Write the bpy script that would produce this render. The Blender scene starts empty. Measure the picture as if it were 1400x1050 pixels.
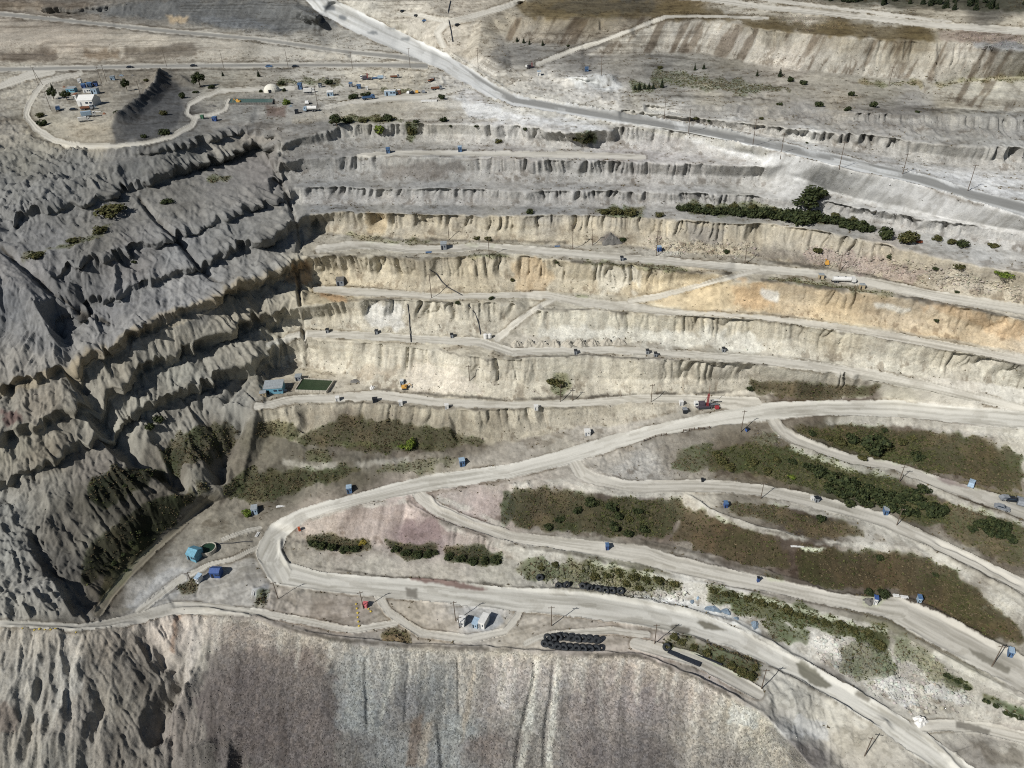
import bpy, bmesh, math, random
import numpy as np
from mathutils import Vector, Matrix
from mathutils.geometry import delaunay_2d_cdt

random.seed(7)
rng = np.random.default_rng(7)
scene = bpy.context.scene
COL = scene.collection

# ---------------------------------------------------------------- camera (surveyed from the poles)
FPX, CX, CY = 972.0, 700.0, 525.0
PITCH, ROLL = math.radians(33.0), math.radians(2.5)
CAMZ = 205.0
R0 = np.array([1.0, 0, 0]); U0 = np.array([0, math.sin(PITCH), math.cos(PITCH)])
FWD = np.array([0, math.cos(PITCH), -math.sin(PITCH)])
RIGHT = math.cos(ROLL) * R0 - math.sin(ROLL) * U0
UP = math.sin(ROLL) * R0 + math.cos(ROLL) * U0
CAM = np.array([0, 0, CAMZ])

def ray(px, py):
    px = np.asarray(px, float); py = np.asarray(py, float)
    return (FWD * FPX + RIGHT * (px[..., None] - CX) - UP * (py[..., None] - CY))

cam_data = bpy.data.cameras.new('camera')
cam_data.sensor_width = 36.0
cam_data.lens = 36.0 * FPX / 1400.0
cam_data.clip_start = 1.0
cam_data.clip_end = 20000.0
cam = bpy.data.objects.new('camera', cam_data)
COL.objects.link(cam)
M = Matrix(((RIGHT[0], UP[0], -FWD[0], CAM[0]), (RIGHT[1], UP[1], -FWD[1], CAM[1]),
            (RIGHT[2], UP[2], -FWD[2], CAM[2]), (0, 0, 0, 1)))
cam.matrix_world = M
scene.camera = cam

# ---------------------------------------------------------------- numpy noise
def _hash(ix, iy, seed):
    h = (ix.astype(np.int64) * 374761393 + iy.astype(np.int64) * 668265263 + seed * 1442695041) & 0xFFFFFFFF
    h = ((h ^ (h >> 13)) * 1274126177) & 0xFFFFFFFF
    h = h ^ (h >> 16)
    return (h & 0xFFFFFF) / float(0xFFFFFF)

def vnoise(x, y, seed=0):
    ix = np.floor(x); iy = np.floor(y)
    fx = x - ix; fy = y - iy
    fx = fx * fx * fx * (fx * (fx * 6 - 15) + 10); fy = fy * fy * fy * (fy * (fy * 6 - 15) + 10)
    a = _hash(ix, iy, seed); b = _hash(ix + 1, iy, seed)
    c = _hash(ix, iy + 1, seed); d = _hash(ix + 1, iy + 1, seed)
    return (a + (b - a) * fx) * (1 - fy) + (c + (d - c) * fx) * fy

def fbm(x, y, seed=0, octv=4, gain=0.5):
    s = np.zeros_like(x); a = 1.0; t = 0.0
    for o in range(octv):
        s = s + a * (vnoise(x, y, seed + o * 17) * 2 - 1); t += a
        x = x * 2.03 + 11.3; y = y * 2.03 - 7.1; a *= gain
    return s / t

def smooth(a, b, x):
    t = np.clip((x - a) / (b - a), 0, 1)
    return t * t * (3 - 2 * t)

def blur(A, n):
    """separable box blur, n passes of radius 1"""
    for _ in range(n):
        P = np.pad(A, ((1, 1), (0, 0)) + ((0, 0),) * (A.ndim - 2), mode='edge')
        A = (P[:-2] + 2 * P[1:-1] + P[2:]) * 0.25
        P = np.pad(A, ((0, 0), (1, 1)) + ((0, 0),) * (A.ndim - 2), mode='edge')
        A = (P[:, :-2] + 2 * P[:, 1:-1] + P[:, 2:]) * 0.25
    return A

def lin(c):
    c = np.asarray(c, float) / 255.0
    return np.where(c <= 0.04045, c / 12.92, ((c + 0.055) / 1.055) ** 2.4)
# ---------------------------------------------------------------- survey of the pit: crest and toe lines of every bench
# (image point, height below the camera) -> each point is put on its own sight line at its own height
CLIFFS = []   # name, crest, zc, toe, zt, colour, flute amplitude (m), mid px fraction, mid z fraction
LINES = []    # pts, z
def C(name, crest, zc, toe, zt, col, amp=1.3, mf=0.45, mz=0.36):
    CLIFFS.append((name, crest, zc, toe, zt, col, amp, mf, mz))
def L(pts, z):
    LINES.append((pts, z))

# --- far background
L([(0, -48), (200, -48), (430, -48), (700, -48), (1000, -48), (1400, -48)], [(0, -36), (430, -37), (700, -39), (1000, -40), (1400, -38)])
L([(0, 2), (200, 0), (340, 0), (420, 0), (520, 0), (620, 0), (720, 0)], [(0, -42), (340, -46), (420, -45), (520, -46), (720, -47)])
C('far_scarp', [(60, 8), (150, 6), (200, 3), (340, 2), (398, 8), (432, 24)], [(60, -45), (200, -45.5), (340, -46.3), (400, -48), (436, -54)],
  [(60, 17), (150, 24), (250, 31), (375, 48), (440, 46)], [(60, -50.5), (250, -57), (375, -64), (440, -65.5)], (124, 123, 119), 2.2, 0.5, 0.45)
L([(0, 13), (60, 17)], [(0, -48.5), (60, -50.5)])
C('far_slope', [(0, 24), (150, 38), (225, 47), (350, 59), (475, 75)], [(0, -50.3), (225, -60.3), (350, -66.3), (475, -70)],
  [(0, 86), (100, 86), (250, 85), (350, 84), (475, 82)], [(0, -72), (475, -73)], (190, 182, 166), 0.7, 0.5, 0.5)
L([(0, 21), (150, 35), (225, 44), (350, 56), (475, 73), (540, 78)], [(0, -50), (225, -60), (350, -66), (540, -72)])
L([(480, 82), (540, 85)], -73)
L([(0, 98), (100, 97), (250, 95), (400, 94), (560, 93)], [(0, -73.5), (560, -73.8)])
# haul road up to the top left of centre
L([(412, 6), (470, 34), (540, 68), (565, 73)], [(412, -48), (470, -60), (540, -71), (565, -72.5)])
L([(452, 2), (550, 45), (600, 72)], [(452, -47), (550, -66), (600, -72.5)])
L([(480, 0), (560, 36), (615, 70)], [(480, -46), (560, -61), (615, -70)])
L([(600, 20), (640, 30), (680, 20), (714, 5)], [(600, -52.5), (640, -56), (680, -53.5), (714, -50)])
L([(640, 60), (660, 75), (680, 85)], -67)
# diagonal haul road at the top of the wall
L([(602, 76), (625, 80), (657, 103), (700, 128), (775, 143), (850, 156), (950, 170), (1050, 188), (1150, 207), (1235, 224), (1300, 231), (1400, 245)],
  [(600, -73), (700, -76), (900, -83), (1050, -88.5), (1235, -97), (1400, -102.5)])
L([(590, 93), (640, 115), (700, 146), (800, 161), (900, 174), (975, 187), (1050, 205), (1137, 229), (1200, 243), (1250, 254), (1325, 275), (1400, 298)],
  [(590, -74), (700, -77.5), (900, -84), (1050, -89.5), (1250, -98.5), (1400, -104)])
# upper right: berm cliffs above the diagonal
C('upper_bench', [(850, 150), (910, 158), (980, 164), (1050, 172), (1100, 179), (1200, 186), (1250, 194), (1300, 198), (1400, 203)], [(850, -78.5), (1050, -81.5), (1400, -91)],
  [(850, 155), (950, 168), (1050, 185), (1150, 203), (1235, 219), (1300, 226), (1400, 238)], [(850, -83), (1050, -89.3), (1235, -97.5), (1400, -103)], (176, 170, 160), 2.4)
C('upper_bench', [(880, 143), (910, 145), (1000, 144), (1050, 145), (1112, 147), (1175, 155), (1275, 157), (1400, 162)], [(880, -74.5), (1050, -74), (1400, -78)],
  [(880, 146), (950, 158), (1000, 160), (1050, 163), (1175, 172), (1275, 182), (1400, 192)], [(880, -79.5), (1050, -81), (1400, -89.5)], (160, 155, 147), 2.6)
L([(700, 105), (760, 112), (830, 118), (900, 128), (1000, 134), (1100, 139), (1200, 143), (1300, 148), (1400, 156)], [(700, -72), (900, -75), (1400, -79.5)])
L([(700, 92), (800, 98), (900, 97), (1000, 108), (1100, 116), (1200, 122), (1262, 126), (1340, 150)], [(700, -70), (1000, -71.5), (1200, -73), (1340, -78)])
C('spoil_slope', [(907, 28), (950, 27), (1000, 32), (1050, 41), (1112, 46), (1175, 52), (1275, 57), (1325, 60), (1400, 70)], [(907, -52), (1050, -52), (1400, -57)],
  [(800, 75), (900, 72), (962, 73), (1012, 83), (1050, 91), (1100, 97), (1225, 107), (1275, 110), (1325, 106), (1400, 107)], [(800, -68), (962, -67), (1050, -68.5), (1225, -70.5), (1400, -70)], (186, 179, 165), 0.8, 0.5, 0.5)
C('spoil_slope', [(1270, 118), (1300, 112), (1340, 109), (1400, 110)], [(1270, -72), (1400, -70.5)],
  [(1262, 124), (1300, 140), (1340, 149), (1400, 154)], [(1262, -73), (1300, -76), (1400, -79)], (196, 188, 170), 0.5, 0.5, 0.5)
C('spoil_slope', [(705, 24), (740, 22), (800, 24), (860, 24), (900, 22)], -52, [(690, 55), (740, 60), (775, 62), (800, 58), (860, 40)], [(690, -65), (775, -65), (860, -56)], (150, 138, 118), 0.6, 0.5, 0.5)
L([(690, 68), (760, 72), (800, 76)], -67.5)
L([(720, 10), (800, 8), (930, 8), (1050, 18), (1150, 24), (1275, 40), (1400, 52)], [(720, -50), (1050, -50), (1400, -53)])
L([(935, -2), (1050, 9), (1150, 15), (1275, 30), (1400, 38)], [(935, -47.5), (1400, -51)])
L([(1000, -10), (1100, 0), (1250, 10), (1400, 22)], [(1000, -46), (1400, -47)])
L([(1100, -20), (1250, -15), (1400, -8)], [(1100, -42), (1400, -42)])
L([(760, 105), (800, 112), (835, 108)], -71)          # white heap
L([(780, 122), (800, 128), (830, 126)], -74.5)

# --- plateau with the sheds (upper left)
L([(40, 118), (70, 122), (110, 118)], -75)
L([(0, 110), (50, 108), (110, 102), (200, 99), (300, 105), (420, 110), (560, 103)], [(0, -74), (560, -74.5)])
L([(70, 150), (100, 168), (130, 173), (160, 172)], [(70, -77), (160, -77.5)])     # edge of the shed yard
L([(12, 158), (35, 165), (60, 186), (95, 199), (150, 200), (200, 196), (240, 187), (262, 170)], [(12, -80), (95, -84), (200, -84), (262, -81)])
L([(160, 196), (200, 190), (235, 183), (245, 165), (252, 150)], [(160, -83.5), (235, -82), (252, -79)])
L([(150, 172), (175, 158), (200, 140), (215, 120), (222, 98)], [(150, -77), (200, -75), (222, -73.5)])   # crest of the dark mound
L([(60, 140), (100, 145), (160, 130), (195, 125)], -76)
L([(265, 145), (300, 150), (330, 160), (345, 172)], [(265, -79), (300, -80), (345, -84)])
L([(320, 138), (355, 137), (390, 139), (400, 130), (360, 128), (310, 130)], -78)
L([(405, 150), (450, 148), (500, 138), (560, 133), (620, 125)], [(405, -78), (500, -77), (620, -75.5)])
L([(410, 125), (480, 128), (560, 125), (620, 118)], [(410, -77), (620, -75)])

# --- right wall, bench after bench downwards
C('wall_bench', [(400, 158), (437, 151), (475, 141), (525, 141), (600, 139), (630, 137), (700, 150)], [(400, -79), (475, -77.5), (600, -76.5), (700, -78.5)],
  [(400, 170), (462, 163), (530, 164), (600, 163), (700, 166)], [(400, -84), (700, -84.5)], (190, 180, 160), 1.2)
L([(750, 160), (800, 166), (850, 170), (900, 177), (960, 187), (1025, 202)], [(750, -81), (900, -85), (1025, -89.5)])
C('wall_bench', [(380, 196), (420, 186), (445, 180), (470, 171), (550, 169), (600, 169), (700, 171), (787, 183), (825, 179), (845, 174), (912, 179), (975, 191), (1025, 204)], [(380, -90), (470, -85), (700, -85), (845, -84.5), (1025, -90.5)],
  [(380, 214), (440, 206), (525, 198), (600, 196), (700, 200), (780, 203), (850, 204), (925, 209), (1000, 217), (1040, 219)], [(380, -98), (1040, -98)], (176, 172, 164), 1.4)
C('wall_bench', [(375, 221), (425, 217), (490, 213), (550, 215), (700, 217), (800, 220), (925, 223), (1000, 226), (1045, 229)], [(375, -99), (1045, -99)],
  [(375, 247), (500, 247), (600, 248), (700, 249), (800, 250), (925, 252), (1010, 254), (1050, 257)], [(375, -109.5), (1050, -109.5)], (168, 164, 157), 1.4)
L([(1075, 226), (1078, 240)], ('f', -97.4, -102.3))
L([(1100, 236), (1103, 248)], ('f', -99.3, -104))
L([(1130, 262), (1200, 280), (1280, 295), (1400, 318)], [(1130, -109.5), (1280, -111), (1400, -112.5)])
C('wall_bench', [(387, 258), (450, 255), (525, 259), (600, 258), (700, 261), (800, 261), (925, 263), (1025, 268), (1125, 276), (1200, 290), (1275, 302), (1325, 308), (1400, 321)], [(387, -110), (1125, -111), (1400, -113)],
  [(400, 279), (475, 280), (600, 280), (700, 282), (800, 282), (925, 283), (1050, 292), (1162, 303), (1225, 311), (1287, 324), (1400, 346)], [(400, -118.5), (925, -118.5), (1287, -120), (1400, -120.5)], (178, 173, 166), 1.7)
C('wall_bench', [(422, 294), (475, 289), (500, 292), (575, 294), (700, 296), (800, 294), (875, 297), (962, 303), (1012, 307), (1050, 305), (1125, 317), (1175, 327), (1225, 338), (1287, 353), (1325, 361), (1400, 374)], [(422, -119.7), (1050, -120), (1400, -122)],
  [(430, 317), (490, 321), (562, 328), (625, 330), (700, 331), (775, 334), (850, 334), (925, 344), (1025, 350), (1050, 357), (1125, 366), (1187, 375), (1225, 387), (1287, 402), (1337, 410), (1400, 418)], [(430, -129), (850, -129), (1050, -131), (1400, -134.5)], (200, 183, 148), 1.6)
C('wall_bench', [(420, 354), (455, 350), (500, 351), (575, 356), (640, 352), (700, 349), (755, 355), (812, 361), (862, 364), (925, 370), (950, 373), (985, 375)], [(420, -130.5), (985, -131.5)],
  [(432, 388), (462, 388), (537, 396), (600, 402), (700, 399), (775, 400), (865, 406), (905, 402), (940, 392), (985, 379)], [(432, -144), (865, -144), (940, -139), (985, -132.5)], (204, 187, 152), 1.1)
C('wall_bench', [(1005, 386), (1050, 385), (1125, 396), (1175, 402), (1250, 412), (1325, 426), (1400, 440)], [(1005, -134), (1050, -133), (1400, -136)],
  [(1005, 425), (1050, 428), (1150, 440), (1250, 456), (1325, 470), (1400, 485)], [(1005, -144.5), (1400, -148)], (212, 182, 132), 1.0)
L([(865, 413), (905, 408), (950, 397), (990, 386.5)], [(865, -144.2), (950, -139), (990, -134.8)])   # ramp, lower edge
L([(880, 415), (920, 421), (960, 424), (1005, 425)], -144.5)
C('wall_bench', [(400, 420), (475, 412), (550, 410), (625, 415), (690, 414), (704, 417)], [(400, -145), (704, -145)],
  [(375, 448), (417, 448), (475, 450), (575, 457), (657, 459), (682, 456), (692, 450)], [(375, -156), (657, -156), (682, -155.7), (692, -154)], (204, 195, 174), 1.2)
C('wall_bench', [(735, 425), (787, 425), (862, 430), (950, 435), (1050, 441), (1150, 455), (1250, 475), (1325, 488), (1400, 502)], [(735, -145.5), (1050, -146), (1400, -149.5)],
  [(712, 455), (740, 464), (800, 467), (860, 470), (912, 472), (975, 475), (1050, 482), (1100, 490), (1200, 507), (1275, 516), (1340, 525), (1400, 532)], [(712, -154), (860, -156.5), (1050, -157), (1275, -159.5), (1400, -161.5)], (207, 199, 177), 1.1)
L([(684, 466), (700, 452), (730, 430), (752, 412)], [(684, -156.3), (752, -145)])
L([(676, 462), (695, 449), (722, 428), (742, 411)], [(676, -156.2), (742, -145)])
L([(700, 470), (740, 474), (800, 474), (860, 473)], -156.6)
C('wall_bench', [(365, 473), (382, 461), (417, 462), (500, 469), (590, 480), (600, 477), (637, 487), (700, 493), (800, 487), (862, 492), (975, 498), (1050, 501), (1100, 505), (1175, 512)], [(365, -158), (1100, -158), (1175, -160)],
  [(370, 505), (420, 502), (455, 508), (480, 516), (510, 532), (600, 541), (700, 548), (862, 541), (1010, 536), (1035, 533), (1070, 540), (1100, 544), (1190, 545)], [(370, -171), (510, -172), (862, -173.5), (1010, -175), (1100, -172), (1190, -170.5)], (206, 196, 174), 1.0)
L([(1175, 510), (1240, 525), (1300, 540), (1400, 553)], [(1175, -159.5), (1300, -163), (1400, -165)])
L([(1100, 540), (1150, 543), (1225, 546), (1300, 556), (1400, 561)], [(1100, -172.2), (1225, -170), (1400, -166.5)])
# bench with the pond and its cliff
C('pond_bench', [(350, 560), (420, 550), (470, 547), (525, 552), (600, 558), (650, 562), (700, 559), (787, 557), (875, 551), (925, 552)], [(350, -172.5), (700, -173.5), (875, -174.5), (925, -175)],
  [(372, 590), (400, 604), (450, 607), (550, 613), (675, 606), (700, 604), (750, 593), (787, 583), (850, 580), (890, 572), (925, 564)], [(372, -184), (550, -187), (700, -185.5), (787, -182.5), (850, -180.5), (925, -177)], (196, 184, 156), 1.0, 0.5, 0.45)
L([(385, 628), (425, 636), (500, 633), (560, 630), (640, 622)], [(385, -190), (640, -188)])
L([(395, 640), (440, 647), (520, 645), (600, 635)], [(395, -192.5), (600, -190)])

# --- main haul road (upper edge, lower edge)
L([(360, 722), (395, 693), (450, 687), (500, 672), (585, 650), (700, 635), (775, 615), (845, 595), (915, 579), (950, 571), (1005, 560), (1050, 553), (1100, 549), (1225, 549)],
  [(360, -201), (395, -198), (585, -193), (700, -189), (845, -184), (915, -180.5), (1005, -176.5), (1100, -173.5), (1225, -170.5)])
L([(400, 718), (415, 703), (490, 688), (555, 677), (585, 671), (700, 653), (760, 640), (790, 633), (822, 622), (900, 597), (972, 585), (1010, 579), (1070, 571), (1125, 569), (1225, 572), (1300, 579), (1400, 588)],
  [(400, -199), (415, -198), (555, -193.5), (700, -189.5), (790, -187), (900, -182), (1010, -177.5), (1125, -173.7), (1225, -171), (1400, -167)])
# island inside the hairpin
C('island_slope', [(405, 722), (440, 703), (490, 692), (557, 686), (600, 712), (650, 732), (700, 745)], [(405, -200), (490, -195.5), (557, -194), (700, -198)],
  [(405, 735), (440, 742), (500, 745), (560, 748), (620, 752), (660, 757), (700, 764)], [(405, -202), (500, -203), (700, -202)], (186, 168, 150), 0.7, 0.5, 0.45)
L([(385, 770), (420, 785), (520, 796), (600, 800), (700, 806)], -203)
L([(600, 690), (645, 711), (682, 723), (700, 727), (775, 737), (830, 739), (900, 748), (960, 762), (1050, 787), (1130, 811), (1180, 814)], [(600, -194), (700, -197), (900, -196.5), (1130, -195.5), (1180, -195)])
C('inner_slope', [(595, 678), (650, 668), (700, 662), (770, 659), (840, 675), (937, 677), (970, 701), (1032, 723), (1090, 735), (1150, 742), (1230, 747), (1275, 757), (1330, 785), (1400, 830)], [(595, -193.5), (700, -190), (770, -188), (840, -187), (937, -186.5), (1150, -187.5), (1275, -188.5), (1400, -190)],
  [(610, 686), (650, 706), (700, 724), (775, 733), (830, 736), (900, 744), (960, 758), (1050, 783), (1130, 806), (1225, 811), (1275, 832), (1360, 880), (1400, 895)], [(610, -194), (700, -196.5), (900, -196.2), (1130, -195.2), (1400, -195)], (120, 105, 85), 0.5, 0.5, 0.48)
L([(1225, 818), (1275, 838), (1360, 885), (1400, 902)], -195.3)
L([(700, 745), (775, 755), (830, 765), (900, 782), (960, 795), (1050, 813), (1157, 839), (1212, 851), (1275, 886), (1320, 911), (1400, 951)], [(700, -198), (900, -197.5), (1050, -196.5), (1400, -196)])
L([(790, 634), (800, 655), (840, 663), (880, 657), (950, 654), (1050, 663), (1150, 685), (1210, 698), (1275, 730), (1340, 762), (1400, 795)], [(790, -187.2), (880, -186.3), (1050, -186), (1275, -187), (1400, -188.5)])
C('inner_slope', [(830, 628), (880, 612), (920, 600), (980, 592), (1020, 588), (1050, 600), (1080, 606), (1100, 617), (1160, 637), (1225, 648), (1270, 667), (1315, 687), (1360, 699), (1400, 714)], [(830, -186.3), (920, -182), (1020, -178), (1080, -177.5), (1160, -178.8), (1270, -180.5), (1400, -182.5)],
  [(830, 656), (880, 654), (950, 650), (1050, 659), (1150, 680), (1210, 693), (1275, 725), (1340, 757), (1400, 790)], [(830, -186.5), (950, -186), (1150, -185.8), (1275, -186.8), (1400, -188.2)], (130, 116, 92), 0.6, 0.5, 0.48)
C('inner_slope', [(1075, 575), (1125, 574), (1170, 575), (1225, 577), (1300, 585), (1400, 594)], [(1075, -176), (1125, -174.5), (1225, -172.5), (1400, -168.5)],
  [(1080, 586), (1098, 597), (1150, 617), (1225, 632), (1275, 649), (1330, 666), (1400, 684)], [(1080, -177), (1150, -178.4), (1275, -180.2), (1400, -182.2)], (122, 106, 80), 0.5, 0.5, 0.48)
# lower right roads
L([(700, 806), (800, 811), (880, 824), (940, 838), (1000, 852), (1050, 880), (1125, 922), (1175, 950), (1240, 990), (1280, 984), (1340, 990), (1400, 1003)], [(700, -203), (1000, -204), (1240, -206), (1400, -205)])
C('lower_slope', [(730, 752), (775, 760), (830, 771), (900, 788), (960, 801), (1050, 819), (1157, 844), (1212, 858), (1275, 893), (1320, 918), (1400, 960)], [(730, -198.5), (900, -198), (1400, -196.7)],
  [(730, 790), (800, 800), (880, 812), (940, 825), (1000, 840), (1050, 866), (1125, 908), (1190, 945), (1250, 975), (1320, 985), (1400, 996)], [(730, -202.5), (1000, -203.7), (1250, -205.5), (1400, -204.7)], (190, 184, 170), 1.2, 0.5, 0.45)
L([(870, 862), (915, 868), (950, 872), (1000, 895), (1050, 912), (1125, 952), (1180, 985), (1215, 1010), (1260, 1050)], [(870, -203), (1050, -205), (1260, -208)])
L([(905, 880), (950, 898), (1000, 925), (1030, 935), (1041, 938), (1080, 960)], [(905, -203), (1080, -205.5)])
L([(1060, 978), (1110, 1000), (1150, 1035), (1170, 1060)], [(1060, -208), (1170, -214)])
L([(1060, 1010), (1090, 1060)], [(1060, -214), (1090, -222)])
L([(1220, 1040), (1250, 1080)], [(1220, -209), (1250, -212)])
L([(1290, 1010), (1330, 1018), (1400, 1030)], -206)

# --- the foreground scree slope
C('scree_slope', [(-180, 858), (0, 858), (110, 864), (150, 860), (187, 854), (235, 837), (270, 836), (312, 843), (350, 849), (380, 858), (425, 872), (475, 880), (565, 887), (675, 892), (715, 896), (815, 898), (875, 899), (895, 907), (950, 930), (1000, 956), (1050, 981), (1075, 1010), (1120, 1060), (1180, 1170)],
  [(-180, -193), (0, -193), (110, -196), (187, -199), (235, -201), (350, -203.3), (1000, -203.8), (1050, -206), (1120, -211), (1180, -222)],
  [(-180, 1185), (0, 1185), (200, 1185), (400, 1185), (600, 1185), (800, 1185), (1000, 1185), (1100, 1185)], [(-180, -226), (0, -227), (200, -236), (400, -240), (1000, -242), (1100, -236)], (142, 128, 122), 0.35, 0.5, 0.5)
L([(-180, 850), (0, 848), (60, 852), (105, 856), (145, 852), (187, 845), (235, 830)], [(-180, -192.5), (0, -192.5), (105, -196.5), (235, -201)])
L([(0, 843), (60, 844), (97, 845), (110, 843)], [(0, -192), (97, -196), (110, -197)])
# flat apron
L([(150, 838), (175, 820), (210, 790), (250, 755), (285, 715), (300, 690), (330, 668)], [(150, -200), (210, -201), (330, -197)])
L([(240, 828), (312, 835), (350, 840), (430, 862), (500, 872), (600, 880), (700, 884), (800, 886), (880, 880)], [(240, -201.5), (350, -203), (880, -203)])
L([(260, 800), (330, 775), (355, 750)], [(260, -201.5), (355, -201)])
L([(520, 830), (640, 850), (760, 850), (860, 850)], -203)

# --- left wall
C('left_bench', [(140, 207), (200, 202), (250, 193), (312, 173), (345, 172), (378, 182)], [(140, -87), (312, -84), (378, -87)],
  [(140, 240), (212, 228), (262, 208), (325, 190), (378, 192)], [(140, -96), (262, -94), (378, -93)], (132, 130, 127), 1.6, 0.42, 0.25)
C('left_bench', [(20, 296), (57, 286), (87, 278), (137, 267), (160, 252), (212, 240), (262, 220), (312, 208), (350, 196), (378, 198)], [(20, -104), (137, -101), (262, -97), (378, -95)],
  [(20, 312), (82, 301), (137, 288), (180, 268), (225, 254), (270, 234), (332, 212), (372, 214)], [(20, -110), (180, -107), (372, -103)], (130, 129, 127), 1.9, 0.42, 0.25)
C('left_bench', [(90, 362), (140, 350), (187, 334), (215, 326), (240, 316), (260, 306), (282, 300), (325, 285), (350, 275), (384, 262)], [(90, -120), (187, -117), (325, -111.5), (384, -110.5)],
  [(95, 372), (150, 364), (205, 347), (250, 328), (300, 319), (325, 303), (350, 290), (392, 282)], [(95, -124), (205, -123), (350, -118.5), (392, -118.5)], (128, 127, 126), 1.7, 0.45, 0.3)
C('left_bench', [(75, 430), (125, 408), (175, 393), (200, 381), (237, 368), (275, 353), (325, 331), (350, 327), (375, 315), (412, 298)], [(75, -134), (200, -127), (350, -120.5), (412, -119.7)],
  [(80, 446), (130, 430), (200, 412), (245, 388), (295, 368), (325, 356), (350, 348), (385, 335), (424, 318)], [(80, -139), (200, -134), (350, -128.5), (424, -129)], (130, 129, 127), 1.8, 0.45, 0.3)
C('left_bench', [(-180, 548), (0, 525), (50, 510), (92, 493), (110, 483), (140, 468), (175, 456), (217, 431), (255, 418), (280, 406), (312, 391), (350, 377), (375, 366), (410, 352)], [(-180, -155), (0, -146.5), (92, -142.5), (175, -138), (280, -133.5), (350, -130.5), (410, -130.5)],
  [(-180, 572), (0, 548), (50, 538), (105, 520), (150, 494), (207, 471), (250, 456), (287, 436), (320, 408), (350, 401), (392, 391), (422, 386)], [(-180, -162), (0, -153), (105, -151), (207, -147), (320, -142), (422, -143.5)], (176, 158, 124), 1.7, 0.40, 0.22)
C('left_bench', [(-180, 620), (0, 592), (50, 575), (95, 557), (130, 532), (175, 512), (207, 495), (237, 482), (262, 470), (312, 448), (350, 423), (390, 419)], [(-180, -167), (0, -158.5), (130, -153.5), (237, -150), (350, -145), (390, -145)],
  [(-180, 664), (0, 637), (50, 603), (100, 578), (150, 554), (200, 522), (232, 507), (270, 487), (312, 468), (345, 460), (372, 449)], [(-180, -178), (0, -168), (100, -164), (200, -160.5), (270, -158), (372, -156)], (168, 158, 138), 1.8, 0.40, 0.25)
C('left_bench', [(-180, 682), (0, 655), (45, 642), (75, 625), (105, 602), (130, 592), (152, 575), (175, 562), (212, 553), (240, 538), (262, 528), (290, 514), (320, 500), (350, 486), (362, 476)], [(-180, -180), (0, -171.5), (105, -167.5), (212, -163.5), (262, -161.5), (350, -158.3), (362, -158)],
  [(-180, 700), (0, 668), (57, 650), (100, 627), (135, 608), (170, 583), (215, 567), (260, 545), (300, 530), (340, 520), (366, 508)], [(-180, -185), (0, -177), (100, -175), (215, -171.5), (366, -171)], (170, 162, 144), 1.4, 0.42, 0.3)
L([(192, 622), (150, 652), (120, 677), (95, 687), (60, 710), (50, 722)], ('f', -177.5, -183))
L([(225, 645), (207, 675), (160, 707), (125, 735), (100, 755), (80, 772)], ('f', -187, -191.5))
L([(262, 672), (215, 690), (185, 712), (150, 738), (120, 760), (92, 788)], ('f', -190, -193))
L([(272, 700), (235, 730), (212, 745), (170, 782), (140, 812), (108, 841)], ('f', -200, -199))
L([(285, 690), (240, 735), (215, 755), (175, 790), (150, 820)], ('f', -200, -200.5))
# pale spur at the far left edge
L([(-10, 672), (20, 690), (38, 716), (42, 760), (75, 800), (97, 838)], ('f', -178, -195.5))
L([(48, 735), (60, 765), (90, 800), (104, 838)], ('f', -188, -198.5))
L([(-180, 760), (0, 745)], -184)
L([(-180, 810), (0, 800), (40, 815)], ('f', -188, -190.5))
# left bowl
L([(-180, 180), (-60, 165), (0, 150), (12, 156)], [(-180, -78), (12, -79)])
L([(-180, 250), (0, 200), (60, 215), (110, 222)], [(-180, -88), (0, -85), (110, -92)])
L([(-180, 330), (0, 262), (50, 262), (110, 250)], [(-180, -101), (0, -97), (110, -97)])
L([(-180, 400), (0, 335), (25, 357), (70, 395), (112, 422), (150, 442)], [(-180, -116), (0, -112), (70, -125), (150, -138)])
L([(-180, 440), (0, 380), (42, 410), (65, 445), (88, 486)], [(-180, -124), (0, -119), (42, -126), (88, -141)])
L([(-180, 500), (0, 452), (30, 440), (45, 432)], [(-180, -138), (0, -135), (45, -131)])
L([(180, 300), (230, 290), (300, 270), (350, 255), (378, 240)], [(180, -111), (300, -108.5), (378, -106)])
L([(420, 330), (420, 345)], -130)

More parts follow.
